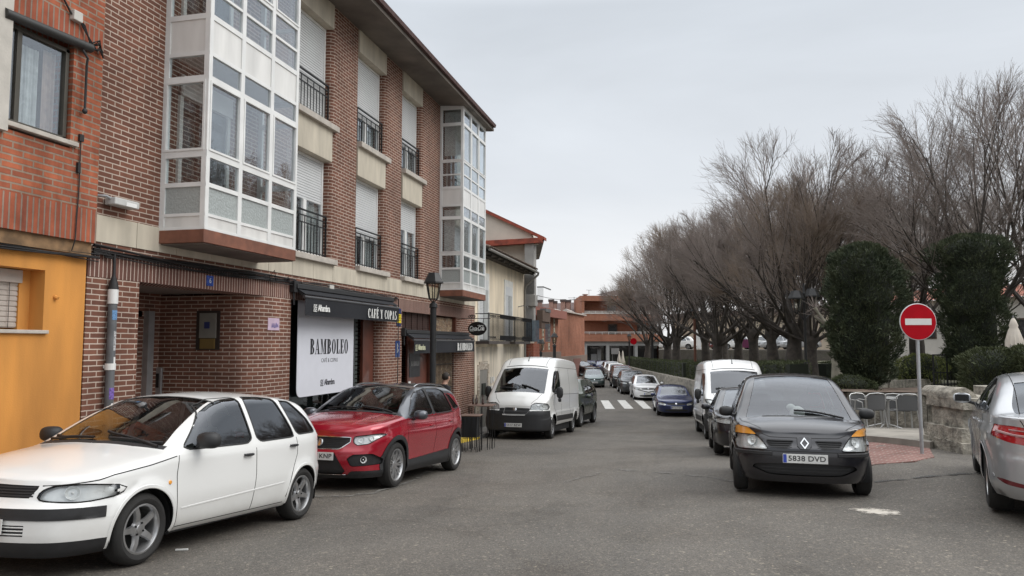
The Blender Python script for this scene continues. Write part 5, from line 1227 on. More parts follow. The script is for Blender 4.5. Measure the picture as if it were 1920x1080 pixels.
sticker(1.90, 2.02, mat('sticker_blue', (.12, .25, .45), .5, var=.5, scale=60)); sticker(1.52, 1.76, mat('sticker_worn', (.4, .4, .4), .7, var=.8, scale=60), -20, 25); sticker(.92, 1.06, mat('sticker_purple', (.16, .10, .35), .5, var=.7, scale=50)); sticker(1.36, 1.44, ALU, -10, 30); sticker(.80, .87, ALU, -20, 10)
# cables along the soldier course
rr = random.Random(5); cb = MB()
for k in range(9):
    pts = []; ph = rr.random()*6; zo = 2.74+rr.uniform(-.05, .05); yo = rr.uniform(12.0, 12.5)
    for i in range(46):
        yy = 7.55+(yo-7.55)*i/45; pts.append((XF+.03+.012*math.sin(yy*3+ph)+k*.004, yy, zo+.025*math.sin(yy*1.7+ph)-.03*math.sin((yy-7.5)*.6)+(.0 if yy < 12 else 0)))
    cb.tube(pts, rr.choice((.008, .011, .014)), 5, False)
for k in range(3):
    pts = [(XF+.03, yy, 2.74+.02*math.sin(yy*2+k)-.02*k+.04*math.exp(-((yy-14)/1)**2)) for yy in np.linspace(12.2, 17.2, 40)]; cb.tube(pts, .009, 5, False)
cb.tube([(XF+.05, 17.0, 2.74), (XF+.06, 17.18, 2.70), (XF+.06, 17.2, 2.6), (XF+.05, 17.2, -.9)], .012, 6, False)
for k in range(10):
    y0 = rr.uniform(11.2, 12.4); cb.tube([(XF+.04, y0, 2.74), (XF+.09, y0+.08, 2.80+rr.uniform(-.12, .08)), (XF+.05, y0+.2, 2.70+rr.uniform(-.05, .05))], .006, 4, False)
for k in range(5): cb.tube([(XF+.03, 7.56+.02*k, 2.72+.02*k), (XF+.05, 7.75, 2.75-.02*k), (XF+.06, 7.86, 2.66), (-7.03, 7.87, 2.5)], .01, 5, False)
tag(obj('cable_bundle', cb, CABLE, None, loc=(XF, 10, 2.7)), 'bundle of black cables sagging along the brick soldier course', 'cables')
m = MB().box(XF, XF+.06, 13.62, 13.80, 2.60, 2.78); tag(obj('junction_box', m, mat('box_white_plastic', (.5, .48, .44), .6), None, bevel=.01), 'small white junction box above the left awning', 'junction box')
# signs between the awnings
m = MB(); m.box(XF, XF+.012, 17.22, 17.50, 2.04, 2.48); s_ = obj('warning_plates', m, mat('sign_dark_blue', (.02, .03, .10), .4), None); tag(s_, 'yellow and dark alarm plates on the brick between the awnings', 'sign')
obj('yellow_plate', MB().box(XF+.013, XF+.018, 17.24, 17.48, 2.12, 2.34), mat('sign_yellow', (.75, .58, .02), .4), s_)
for i, z in enumerate((2.30, 2.26, 2.22, 2.18)): obj('plate_line', MB().box(XF+.0185, XF+.0195, 17.27+.02*(i % 2), 17.45, z, z+.012), KTXT, s_)
m = MB(); m.box(XF, XF+.015, 17.16, 17.42, 1.28, 1.68); s_ = obj('letter_b_sign', m, mat('sign_blue', (.03, .07, .22), .4), None); tag(s_, 'small blue sign with a white letter B on the brick pier', 'sign')
obj('letter', facing(fat_mb('B', .22)[0], (XF+.017, 17.29, 1.5), (1, 0, 0)), WTXT, s_)
# ---- shop front with the poster
sf = thing('shop_front', 'dark glazed shop front with grey posts under the left awning', 'shop front', (-7.3, 13.6, gz(-7, 13.6)))
obj('pane', MB().box(-7.30, -7.29, 12.34, 15.2, -.2, 2.42), GDK, sf); obj('interior', MB().box(-8.4, -8.38, 12.24, 16.3, -1.2, 2.45).box(-8.38, -7.4, 12.24, 12.27, -1.2, 2.45), mat('shop_interior_green', (.03, .045, .04), .8), sf)
m = MB(); m.box(-7.33, -7.22, 12.24, 12.34, -1, 2.42); m.box(-7.33, -7.25, 12.34, 15.2, -1.2, -.2); m.box(-7.33, -7.26, 15.2, 15.26, -.2, 2.42); obj('frame', m, mat('anthracite_frame', (.04, .045, .045), .5), sf)
m = MB(); m.prism([(12.24, -.38), (15.4, -.38), (15.4, -.32), (12.24, -.32)], 'x', -7.3, -7.02); obj('sill', m, STONE, sf)
m = MB()
for i in range(26): m.box(-7.29, -7.27, 15.08, 15.4, -.1+i*.095, -.1+i*.095+.07)
obj('side_shutter', m, mat('shutter_dark_green', (.035, .045, .04), .5), sf)
m = MB(); m.box(-7.36, -7.28, 15.72, 16.28, -1.2, 2.42); obj('door_leaf', m, WOODB, sf, bevel=.01)
obj('base_wall', MB().box(-7.32, -7.06, 12.24, 15.6, -1.5, -.385), RUB_WARM, sf)
rc_ = [(12.68, 2.44), (12.68, .76)]+[(12.82-.14*math.cos(a), .74-.14*math.sin(a)) for a in np.linspace(0, math.pi/2, 5)][1:]+[(15.06, .60), (15.06, 2.44)]
m = MB(); m.prism([(a, b) for a, b in rc_][::-1], 'x', -7.215, -7.205); ps = obj('poster', m, POSTER, None); tag(ps, 'large white window banner reading BAMBOLEO under the left awning', 'poster')
t, w = fat_mb('BAMBOLEO', .30, .09, .003, 1.08); k = 1.66/w; t.v = [(v[0]*k, v[1], v[2]) for v in t.v]; obj('poster_text', facing(t, (-7.2045, 13.99, 1.55), (1, 0, 0)), KTXT, ps)
t = text_mb('CAFÉ & COPAS', .115, .003, .82, .0, 1.15); obj('poster_text', facing(t, (-7.2045, 13.97, 1.27), (1, 0, 0)), KTXT, ps)
def alhambra(c, h, m_, par, n=(1, 0, 0)):
    t = text_mb('Alhambra', h, .003, .80, h*.03, .88); mb = MB()
    x0 = min(v[0] for v in t.v)-h*.95; s = h*.2
    for i in range(4):
        for j in range(4):
            mb.box(x0+i*s+.1*s*(j % 2), x0+i*s+s*(.55+.25*((i+j) % 2)), -.003, 0, -h*.42+j*s*1.1, -h*.42+j*s*1.1+s*(.9-.3*((i+j) % 2)))
    t.add(mb.v, mb.f); obj('brewery_mark', facing(t, c, n), m_, par)
alhambra((-7.2045, 13.98, .83), .16, KTXT, ps)
# ---- awnings
def awning(y0, y1, zb, zv, ztop, xo, label, hangl):
    r = thing('awning', label, 'awning', (XF, (y0+y1)/2, zb))
    m = MB(); m.prism([(XF+.01, ztop), (xo, zb+.06), (xo, zb+.045), (XF+.01, ztop-.02)], 'y', y0+.03, y1-.03); obj('cover', m, CLOTHB, r)
    m = MB(); m.prism([(XF, ztop+.05), (XF+.12, ztop+.04), (XF+.13, ztop-.05), (XF, ztop-.08)], 'y', y0-.02, y1+.02); obj('case', m, BLK, r, bevel=.01)
    m = MB(); m.tube([(xo, y0, zb), (xo, y1, zb)], .028, 10); obj('front_bar', m, mat('awning_bar', (.12, .12, .125), .35, .6), r, smooth=True)
    v = MB(); n = 60
    for i in range(n):
        ya, yb = y0+.03+(y1-y0-.06)*i/n, y0+.03+(y1-y0-.06)*(i+1)/n; f = lambda q: .012*math.sin(q*4.1)
        v.add([(xo+.012, ya, zb-.01), (xo+.012, yb, zb-.01), (xo+.006+f(yb), yb, zv), (xo+.006+f(ya), ya, zv)], [(0, 1, 2, 3)])
    va = obj('valance', v, CLOTHB, r, smooth=True)
    m = MB()
    for yy in (y0+.05, y1-.08): m.bar((XF+.05, yy, ztop-.05), (xo, yy, zb), .03, .04)
    obj('arm', m, BLK, r)
    m = MB(); m.box(XF, XF+.1, y0-.1, y0+.02, ztop-.12, ztop+.08); m.tube([(XF+.05, y0-.04, ztop-.05), (XF+.06, y0-.03, ztop-.35)], .02, 6); obj('crank', m, BLK, r)
    return r, va
r1, v1 = awning(12.27, 16.75, 2.46, 2.12, 2.66, -6.86, 'black awning with white words café y copas over the white banner', 1)
t, w = fat_mb('CAFÉ Y COPAS', .20, .09, .003, 1.1); k = 1.62/w; t.v = [(v[0]*k, v[1], v[2]) for v in t.v]; obj('awning_text', facing(t, (-6.828, 15.78, 2.27), (1, 0, 0)), WTXT, v1)
alhambra((-6.828, 12.98, 2.27), .17, WTXT, v1)
r2, v2 = awning(17.63, 23.0, 1.70, 1.36, 1.92, -6.81, 'black awning with white word bamboleo over the bar entrance', 1)
t, w = fat_mb('BAMBOLEO', .22, .07, .003, 1.1); k = 1.55/w; t.v = [(v[0]*k, v[1], v[2]) for v in t.v]; obj('awning_text', facing(t, (-6.778, 21.92, 1.52), (1, 0, 0)), WTXT, v2)
alhambra((-6.778, 18.15, 1.51), .19, mat('cream_lettering', (.55, .55, .38), .6), v2)
# ---- bar entrance
be = thing('bar_entrance', 'bar entrance with slatted screen, stone panels and iron grille below the right awning', 'shop front', (-7.4, 20, gz(-7.1, 20)))
sc = MB(); sc.box(-7.28, -7.26, 17.6, 19.95, 1.9, 2.42)
for i in range(9): sc.box(-7.26, -7.245, 17.6, 19.95, 1.93+i*.055, 1.93+i*.055+.035)
for i in range(6): sc.box(-7.25, -7.225, 17.75+i*.42, 17.765+i*.42, 1.9, 2.42)
obj('slatted_screen', sc, mat('screen_brown', (.055, .028, .022), .7, var=.3), be)
obj('post', MB().box(-7.3, -7.14, 19.95, 20.12, -1.6, 2.42).box(-7.3, -7.14, 22.05, 22.15, 1.7, 2.42), WOODB, be)
obj('stone_panel', MB().box(-7.35, -7.25, 20.12, 22.05, -1.8, 2.38), RUB_WARM, be)
g = MB()
for i in range(17): g.box(-7.2, -7.185, 20.16+i*.115, 20.175+i*.115, -1.2, 1.5)
for z in (.3, 1.0): g.box(-7.2, -7.185, 20.12, 22.05, z, z+.02)
obj('iron_grille', g, IRON, be)
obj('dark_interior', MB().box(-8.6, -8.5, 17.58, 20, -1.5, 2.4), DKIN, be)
m = MB(); m.box(-7.34, -7.28, 18.45, 19.9, -1.6, 1.8); dd = obj('door_leaf', m, WOODB, be, bevel=.008)
m = MB(); m.box(-7.28, -7.27, 18.55, 19.35, .72, 1.35); mb_ = obj('menu_board', m, mat('board_black', (.015, .015, .018), .4), dd)
t, w = fat_mb('BAMBOLEO', .13, .05, .003, 1.); k = .6/w; t.v = [(v[0]*k, v[1], v[2]) for v in t.v]; obj('board_text', facing(t, (-7.266, 18.97, 1.08), (1, 0, 0)), mat('dim_lettering', (.3, .3, .3), .6), mb_)
obj('paper_notice', MB().box(-7.277, -7.27, 18.5, 18.66, .32, .62), WTXT, dd); obj('paper_notice', MB().box(-7.277, -7.272, 18.78, 19.0, .35, .56), mat('notice_grey', (.2, .2, .2), .6), dd)
# oval hanging sign
hs_ = thing('oval_hanging_sign', 'black oval sign with white script lettering hanging beside the right awning', 'sign', (-6.5, 22.3, 2.1))
o = MB(); o.lathe([(0.001, -.03), (.98, -.03), (1, -.015), (1, .015), (.98, .03), (.001, .03)], axis='y', seg=40); o.v = [(v[0]*.30, v[1], v[2]*.215) for v in o.v]
SY = 22.3; SXc = -SY*math.tan(YAW+math.atan(65/1400.)); o.v = [(v[0]+SXc, v[1]+SY, v[2]+2.075) for v in o.v]
ov = obj('oval_board', o, mat('gloss_black', (.01, .01, .01), .25, coat=.6, var=.05), hs_, smooth=True, sharp=40)
t = text_mb('Coca-Cola', .155, .004, .80, .0035, .88)
t.v = [(v[0]+.22*v[2], v[1], v[2]*1.25) for v in t.v]
t.tube([(-.22, -.002, -.03), (-.23, -.002, -.075), (-.15, -.002, -.085), (-.02, -.002, -.06), (.08, -.002, -.075)], .005, 4); t.tube([(.02, -.002, .085), (.06, -.002, .10), (.14, -.002, .085), (.20, -.002, .095)], .006, 4)
obj('script_lettering', facing(t, (SXc, SY-.034, 2.08), (0, -1, 0)), WTXT, ov)
m = MB(); m.box(-7.1, SXc+.42, SY-.012, SY+.012, 2.38, 2.40)
for i in range(8):
    a = np.linspace(0, 4.5, 12); cx = SXc-.18+.12*math.sin(i); m.tube([(SXc-.25+.06*i*0+.05*math.cos(q+i)*(1-q/7)+.07*(i % 3), SY, 2.42+.05*math.sin(q+i)*(1-q/7)+.04) for q in a], .008, 4)
for dx in (-.2, .2): m.tube([(SXc+dx, SY, 2.39), (SXc+dx*.9, SY, 2.23)], .006, 4)
obj('iron_bracket', m, IRON, hs_)
# ------------------------------------------------------------------ old brick and ochre building at the left edge
OX = -6.98
OB = thing('orange_brick_building', 'old orange brick building with ochre ground floor at the left edge', 'building', (-7.1, 6.0, gz(-7.1, 6)))
m = MB()
m.box(-8.2, OX, 2.0, 6.22, 3.2, 5.12); m.box(-8.2, OX, 7.06, 7.5, 3.2, 5.12); m.box(-8.2, OX, 6.22, 7.06, 3.2, 3.86); m.box(-8.2, OX, 2.0, 7.5, 5.42, 8.4)
obj('upper_wall', m, OBRK, OB)
m = MB(); m.box(-8.2, OX+.004, 2.0, 7.5, 2.81, 3.2).box(-8.2, OX+.004, 2.0, 7.5, 5.12, 5.42); obj('soldier_course', m, OBRKV, OB)
m = MB(); m.box(-8.2, -7.02, 2.0, 7.48, 2.66, 2.81); obj('timber_ledge', m, mat('weathered_timber', (.20, .12, .06), .9, var=.4, scale=9), OB)
m = MB(); m.box(-8.4, -7.1, 2.0, 6.0, -1, 2.66); m.box(-8.4, -7.1, 6.92, 7.5, -1, 2.66); m.box(-8.4, -7.1, 6.0, 6.92, -1, 1.75); m.box(-8.4, -7.1, 6.0, 6.92, 2.43, 2.66); m.box(-8.4, -7.42, 6.0, 6.92, 1.75, 2.43)
obj('ochre_wall', m, ORNG, OB)
m = MB(); m.tube([(-7.1, 7.06, 2.14), (-7.06, 7.07, 2.12)], .022, 8); obj('pipe_stub', m, ORNG, OB)
m = MB(); m.box(-7.45, -7.06, 5.9, 6.97, 1.715, 1.755); obj('window_sill', m, STONE, OB, bevel=.006)
m = MB(); shutter(m, 6.0, 6.78, 1.78, 2.30, -7.33); m.box(-7.36, -7.28, 6.0, 6.80, 2.28, 2.42)
w = obj('window', MB().box(-7.42, -7.30, 6.78, 6.92, 1.75, 2.43), ORNG, OB); obj('roller_blind', m, mat('cream_blind', (.42, .37, .33), .7), w)
m = MB()
for yy in (6.35, 6.66): m.tube([(-7.30, yy, 2.3), (-7.30, yy, 1.78)], .004, 4)
obj('cord', m, BLK, w)
# upstairs window
FRB = mat('bronze_frame', (.075, .068, .055), .4, .4)
m = MB(); m.box(-7.10, -7.02, 6.20, 6.24, 3.94, 5.02); m.box(-7.10, -7.02, 6.99, 7.04, 3.94, 5.02); m.box(-7.10, -7.02, 6.2, 7.04, 4.98, 5.03); m.box(-7.10, -7.02, 6.2, 7.04, 3.94, 3.99)
m.box(-7.09, -7.03, 6.36, 6.42, 3.97, 5.0)
w = obj('window', m, FRB, OB, bevel=.004); obj('pane', MB().box(-7.06, -7.055, 6.22, 7.0, 3.97, 5.0), GWIN, w)
def folds(y0, y1, z0, z1, x, amp=.02, k=0., n=40):
    c = MB(); P = [(x+amp*math.sin(i*1.1+k)*(.6+.4*math.sin(i*.37+k)), y0+(y1-y0)*i/n) for i in range(n+1)]
    for i in range(n): c.add([(P[i][0], P[i][1], z0), (P[i+1][0], P[i+1][1], z0), (P[i+1][0]*.995-.035, P[i+1][1], z1), (P[i][0]*.995-.035, P[i][1], z1)], [(0, 1, 2, 3)])
    return c
obj('curtain', folds(6.24, 6.36, 3.97, 5.0, -7.16, k=1, n=14), CURTP, w); obj('curtain', folds(6.46, 6.74, 3.97, 4.9, -7.15, k=2), CURT, w, smooth=True); obj('curtain', folds(6.80, 6.98, 3.97, 4.95, -7.15, k=3, n=18), CURTP, w)
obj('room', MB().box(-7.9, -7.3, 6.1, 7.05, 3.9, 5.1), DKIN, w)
m = MB(); m.prism([(OX+.05, 3.89), (OX+.05, 3.94), (-7.1, 3.97), (-7.1, 3.89)], 'y', 6.18, 7.14); obj('window_sill', m, STONE, OB, bevel=.005)
m = MB(); m.tube([(-6.93, 6.1, 5.05), (-6.93, 7.25, 5.12)], .055, 14); o = obj('awning_roller', m, mat('roller_dark', (.03, .03, .028), .5), OB, smooth=True)
m = MB(); m.tube([(-6.92, 7.12, 5.05), (-6.90, 7.18, 4.97), (-6.93, 7.2, 4.9), (-6.93, 7.2, 4.35)], .014, 8); m.ell((-6.93, 7.2, 4.34), (.03, .03, .035), 10, 8); obj('awning_arm', m, BLK, OB, smooth=True)
m = MB(); m.box(-7.0, -6.92, 2.0, 6.20, 3.82, 8.4); obj('cream_pilaster', m, mat('cream_render', (.50, .47, .42), .85, bump=.2, scale=5), OB)
m = MB(); m.box(OX, OX+.07, 6.97, 7.10, 5.36, 5.48); jb = obj('junction_box', m, mat('box_white_plastic', (.5, .48, .44), .6), None, bevel=.01); tag(jb, 'pale junction box on the orange bricks over the upstairs window', 'junction box')
m = MB(); rr = random.Random(9)
m.tube([(OX+.02, 6.5, 5.75), (OX+.02, 6.8, 5.62), (OX+.03, 6.97, 5.42)], .012, 6, False)
for k in range(4): m.tube([(OX+.03, 7.06, 5.42), (OX+.04, 7.16, 5.36-.02*k), (OX+.05, 7.2, 5.25), (OX+.05, 7.26+.03*k, 5.12), (OX+.06, 7.38, 5.14+.02*k), (OX+.04, 7.46, 5.08)], .009, 5, False)
for k in range(5): m.tube([(OX+.02, 7.22+rr.random()*.1, 5.16), (OX+.08, 7.3+rr.random()*.1, 5.2+rr.random()*.06), (OX+.03, 7.46, 5.08+rr.random()*.08)], .008, 5, False)
m.tube([(OX+.02, 7.19, 4.05), (OX+.015, 7.2, 3.4), (OX+.02, 7.17, 2.8), (-7.0, 7.17, 2.68)], .007, 5, False)
m.box(OX, OX+.03, 7.17, 7.23, 3.98, 4.06).box(OX, OX+.03, 7.16, 7.2, 3.6, 3.72)
for k in range(7):
    ph = rr.random()*6; pts = [(-7.03+.02*math.sin(yy*2+ph)*.3, yy, 2.70+.02*math.sin(yy*1.9+ph)-.015*k+.03*((yy-6)/1.5)*0) for yy in np.linspace(4.5, 7.62, 24)]; m.tube(pts, rr.choice((.007, .01)), 5, False)
wc = thing('wall_cables', 'black cables draped over the orange brick wall beside the upstairs window', 'cables', (OX, 7, 4)); obj('cable', m, CABLE, wc)

# ------------------------------------------------------------------ cream house beyond the bar
CREAM = mat('cream_yellow_render', (.72, .62, .47), .9, var=.2, scale=1.2, bump=.15, streak=True)
CREAM2 = mat('dirty_cream_render', (.67, .60, .49), .9, var=.28, scale=1.4, bump=.15, streak=True)
CH = thing('cream_house', 'old cream house with iron balcony and tiled eave behind the white van', 'house', (-7.1, 27.8, gz(-7.1, 27.8)))
obj('wall', MB().box(-14, XF, 24.02, 31.55, 1.5, 5.0), CREAM, CH); obj('lower_wall', MB().box(-14, XF+.01, 24.02, 31.55, -2.2, 1.5), CREAM2, CH)
for (a, b) in ((24.5, 25.6), (28.15, 29.2)):
    s = MB(); s.box(-7.2, XF+.03, a-.16, a, 1.7, 4.1); s.box(-7.2, XF+.03, b, b+.16, 1.7, 4.1); s.box(-7.2, XF+.03, a, b, 3.85, 4.1)
    w = obj('balcony_door', s, mat('white_surround', (.68, .67, .63), .8), CH)
    obj('recess', MB().box(XF+.002, XF+.006, a, b, 1.7, 3.85), mat('door_recess', (.10, .10, .095), .7), w)
    s = MB(); shutter(s, a+.05, a+.52, 1.75, 3.5, XF+.01); s.box(XF+.01, XF+.03, a, b, 3.5, 3.85); obj('white_shutter', s, SHUT, w)
    obj('door_leaf', MB().box(XF+.01, XF+.02, a+.6, b, 1.75, 3.5), mat('door_leaf_grey', (.40, .41, .40), .6), w)
for (a, b) in ((24.1, 27.0), (27.9, 30.6)):
    obj('balcony_slab', MB().box(XF, -6.62, a, b, 1.60, 1.70), mat('slab_dark', (.06, .05, .045), .8), CH)
m = MB(); m.box(-6.66, -6.63, 24.1, 31.0, 2.62, 2.65); m.box(-6.66, -6.63, 24.1, 31.0, 1.76, 1.78); m.box(-6.655, -6.64, 24.1, 31.0, 2.50, 2.51)
m.box(-6.655, -6.65, 25.7, 28.1, 2.50, 2.63); m.box(-6.655, -6.65, 25.7, 28.1, 1.73, 1.90)
m.box(-6.655, -6.65, 29.2, 31.0, 2.50, 2.63); m.box(-6.655, -6.65, 29.2, 31.0, 1.73, 1.90)
y = 24.1
while y < 31.0: m.box(-6.66, -6.64, y-.011, y+.011, 1.70, 2.62); y += .17
for y in (24.1, 27.0, 27.9, 30.98): m.box(-7.1, -6.63, y-.01, y+.01, 2.60, 2.63); m.box(-6.665, -6.635, y-.015, y+.015, 1.7, 2.65)
for a in (24.1, 28.1):
    yy = a
    while yy < a+1.1:
        for z in (2.56, 1.83): m.lathe([(.028, -.004), (.036, 0), (.028, .004), (.02, 0)], c=(-6.65, yy, z), axis='x', seg=8)
        yy += .085
obj('balcony_railing', m, IRON, CH)
m = MB(); n = 36
for i in range(n):
    y0 = 23.7+(31.5-23.7)*i/n; m.lathe([(.10, 0), (.085, 1.2)], c=(0, 0, 0), axis='x', seg=6, a0=0, a1=math.pi)
    for j in range(len(m.v)-14, len(m.v)): v = m.v[j]; t = v[0]; m.v[j] = (-6.45-t*2.2, y0+v[1], 4.78+t*.75+v[2]*.7)
obj('roof_tiles', m, mat('old_tiles', (.14, .10, .075), .9, var=.5, scale=6), CH)
m = MB(); m.prism([(-6.5, 4.72), (-6.5, 4.78), (-12, 6.65), (-12, 6.55)], 'y', 23.6, 31.5); m.box(-7.1, -6.6, 23.7, 31.5, 4.62, 4.70); obj('roof', m, mat('old_roof_boards', (.05, .04, .03), .9), CH)
for i in range(9): m = MB(); m.bar((-7.15, 24.3+i*.85, 4.78), (-6.58, 24.3+i*.85, 4.58), .1, .12); obj('rafter', m, mat('old_rafter', (.035, .03, .024), .9), CH)
m = MB(); m.tube([(-6.48, 23.6, 4.72), (-6.48, 31.6, 4.68), (-6.5, 31.65, 4.6), (-7.0, 31.5, 4.1), (-7.05, 31.5, 3.9), (-7.05, 31.5, -1.6)], .05, 8); obj('gutter', m, mat('gutter_grey', (.20, .19, .17), .6), CH, smooth=True)
m = MB(); m.box(-9.1, -8.75, 28.0, 28.4, 5.3, 6.9).box(-9.15, -8.7, 27.95, 28.45, 6.9, 6.95); obj('chimney', m, mat('chimney_mossy', (.13, .10, .05), .9, var=.4, scale=6), CH)
s = MB(); s.box(-7.2, XF+.05, 24.3, 24.5, -2, .9); s.box(-7.2, XF+.05, 25.5, 25.7, -2, .9); s.box(-7.2, XF+.05, 24.5, 25.5, .72, 1.0)
d = obj('stone_doorway', s, RUB_PALE, CH); obj('grey_door', MB().box(XF, XF+.03, 24.5, 25.5, -2, .72), mat('door_grey', (.24, .23, .21), .7), d); obj('mailbox', MB().box(XF+.03, XF+.08, 24.75, 25.15, -.15, .25), mat('mailbox_dark', (.03, .035, .03), .6), d)
m = MB(); m.box(XF+.01, XF+.06, 25.95, 26.05, .2, .42); m.box(XF+.01, XF+.05, 26.25, 26.4, .25, .42); m.box(XF+.01, XF+.04, 26.0, 26.3, .0, .1); obj('meter_boxes', m, ALU, CH)
m = MB(); m.tube([(XF, 30.4, 3.15), (-6.85, 30.4, 3.2), (-6.7, 30.4, 3.16), (-6.68, 30.4, 3.08)], .02, 6); obj('wall_lamp_arm', m, GREYM, CH)

# ------------------------------------------------------------------ gabled building at the bend
GB = thing('gabled_building', 'pale gabled building with red verge and concrete corner pier at the bend', 'building', (-7, 34, gz(-7, 34)))
PALE = mat('pale_render', (.60, .54, .46), .9, var=.1, scale=1.5); REDV = mat('red_verge_tiles', (.27, .06, .035), .8, var=.4, scale=5, bump=.4); CONCP = mat('concrete_pale', (.34, .33, .31), .85, var=.2, scale=1.5)
f = lambda x: 6.28+(-6.3-x)*.494
m = MB(); m.prism([(-16, 6.1), (-6.75, 6.1), (-6.9, f(-6.9)-.05), (-12, f(-12)-.05), (-16, f(-12)-2)], 'y', 32.0, 33); obj('gable_wall', m, PALE, GB)
m = MB(); m.prism([(-16, -2.5), (-7.2, -2.5), (-7.2, 6.05), (-16, 6.05)], 'y', 32.3, 33.2); obj('wall', m, PALE, GB)
m = MB(); m.prism([(-6.25, f(-6.25)+.02), (-6.25, f(-6.25)-.12), (-12, f(-12)-.12), (-12, f(-12)+.05)], 'y', 31.8, 32.3); obj('red_verge', m, REDV, GB)
m = MB(); m.prism([(-12, 5.82), (-6.35, 6.02), (-6.3, 6.25), (-6.9, 6.22), (-12, 6.12)], 'y', 31.7, 32.05); obj('red_beam', m, REDV, GB)
m = MB(); m.add([(-6.25, 31.9, 6.20), (-7.2, 31.9, 5.98), (-9.9, 40, 5.98), (-8.15, 40, 6.25), (-6.25, 31.9, 6.27), (-8.15, 40, 6.32)], [(0, 1, 2, 3), (0, 3, 5, 4)]); obj('eave_soffit', m, CONC, GB)
m = MB(); m.box(-7.15, -6.72, 31.85, 32.35, 3.7, 6.0); m.box(-7.12, -6.75, 31.95, 32.35, 1.7, 3.4); m.box(-7.2, -6.66, 31.8, 32.3, 3.25, 3.75); obj('corner_pier', m, CONCP, GB, bevel=.02)
m = MB()
for i in range(9): m.box(-7.16+i*.055, -7.14+i*.055, 31.82, 31.85, 3.78, 4.62)
m.box(-6.70, -6.42, 33.0, 34.2, 3.05, 3.2); m.box(-6.44, -6.41, 32.4, 34.2, 4.1, 4.15)
for i in range(7): m.box(-6.68+i*.04, -6.67+i*.04, 32.4, 32.42, 3.2, 4.15)
m.box(-6.7, -6.4, 32.38, 32.44, 4.1, 4.15); obj('balcony_rail', m, GREYM, GB)
m = MB(); m.box(-6.72, -6.45, 32.4, 34.2, 2.6, 3.1); m.box(-6.72, -6.5, 32.4, 34.2, 2.3, 2.6); obj('balcony', m, mat('balcony_brown', (.12, .08, .06), .8), GB)
m = MB(); m.box(-7.2, -6.72, 31.7, 33, -2.5, 1.62); obj('brick_base', m, brick('red_far_brick', (.30, .085, .05), (.26, .07, .045), (.33, .20, .15), ms=.008), GB)
m = MB(); m.box(-7.2, -6.68, 31.6, 31.66, 1.64, 1.70)
obj('terrace_slab', m, PALE, GB)
m = MB()
for i in range(26):
    x = -7.15+i*.027; m.box(x, x+.02, 31.62+.006*(i % 2), 31.64, 1.7, 2.62)
for i in range(12): m.box(-6.45+i*.02, -6.44+i*.02, 33, 33.02, 1.7, 2.5)
obj('blue_screen', m, mat('blue_grey_screen', (.10, .14, .18), .7, var=.3, scale=12), GB)

# ------------------------------------------------------------------ far end of the street
RB = brick('red_brick_far', (.34, .145, .088), (.29, .12, .074), (.32, .18, .135), bw=.5, rh=.14, ms=.012, var=.35, vscale=.5)
RB2 = brick('orange_brick_far', (.32, .14, .088), (.29, .125, .08), (.33, .18, .12), bw=.5, rh=.14, ms=.01, var=.2, vscale=.4)
ROOFB = mat('brown_roof', (.085, .055, .05), .85, var=.25, scale=2, bump=.4)
def vec(px, d): p = at(px, 645, d); return np.array([p[0], p[1]])
def Z(py, d): return float(at(960, py, d)[2])
class Face:
    """a vertical face between two plan points; boxes are given in metres along it and up"""
    def __init__(s, P, Q): s.P, s.Q = P, Q; s.L = np.linalg.norm(Q-P); s.u = (Q-P)/s.L; s.n = np.array([s.u[1], -s.u[0]])
    def box(s, mb, a, b, z0, z1, d0, d1):
        """d0..d1: distance out of the face (towards the street)"""
        q = [s.P+s.u*a+s.n*d0, s.P+s.u*b+s.n*d0, s.P+s.u*b+s.n*d1, s.P+s.u*a+s.n*d1]
        vs = [(*p, z0) for p in q]+[(*p, z1) for p in q]
        return mb.add(vs, [(0, 1, 2, 3)[::-1], (4, 5, 6, 7), (0, 1, 5, 4), (1, 2, 6, 5), (2, 3, 7, 6), (3, 0, 4, 7)])
# red building with tall strips
F1 = Face(vec(1002, 58), vec(1047, 66)); P0 = F1.P
A1 = thing('red_strip_building', 'red brick building with cream vertical window strips beyond the white van roof', 'building', (P0[0], P0[1], -1.9))
zt = Z(588, 62)
m = MB(); F1.box(m, -3, F1.L, -2.5, zt, -12, 0); obj('wall', m, RB, A1)
m = MB(); F1.box(m, -3, F1.L+.4, Z(594, 60), Z(578, 60), -12, .7); obj('roof_band', m, mat('pinkish_band', (.30, .12, .09), .8), A1)
for px in (1016, 1027, 1037.5):
    a = F1.L*(px-1002)/45.-.1
    for (y0, y1) in ((594, 611), (613, 631), (634, 641), (643, 656)):
        m = MB(); F1.box(m, a-.1, a+.42, Z(y1, 62), Z(y0, 62), 0, .04); w = obj('window', m, mat('cream_strip', (.50, .46, .36), .7), A1)
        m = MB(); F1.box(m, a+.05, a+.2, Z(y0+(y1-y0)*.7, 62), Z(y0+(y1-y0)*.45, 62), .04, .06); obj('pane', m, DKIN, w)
m = MB(); F1.box(m, .2, F1.L, -2.5, Z(660, 62), 0, .25); obj('base_wall', m, mat('base_brown', (.20, .15, .12), .9), A1)
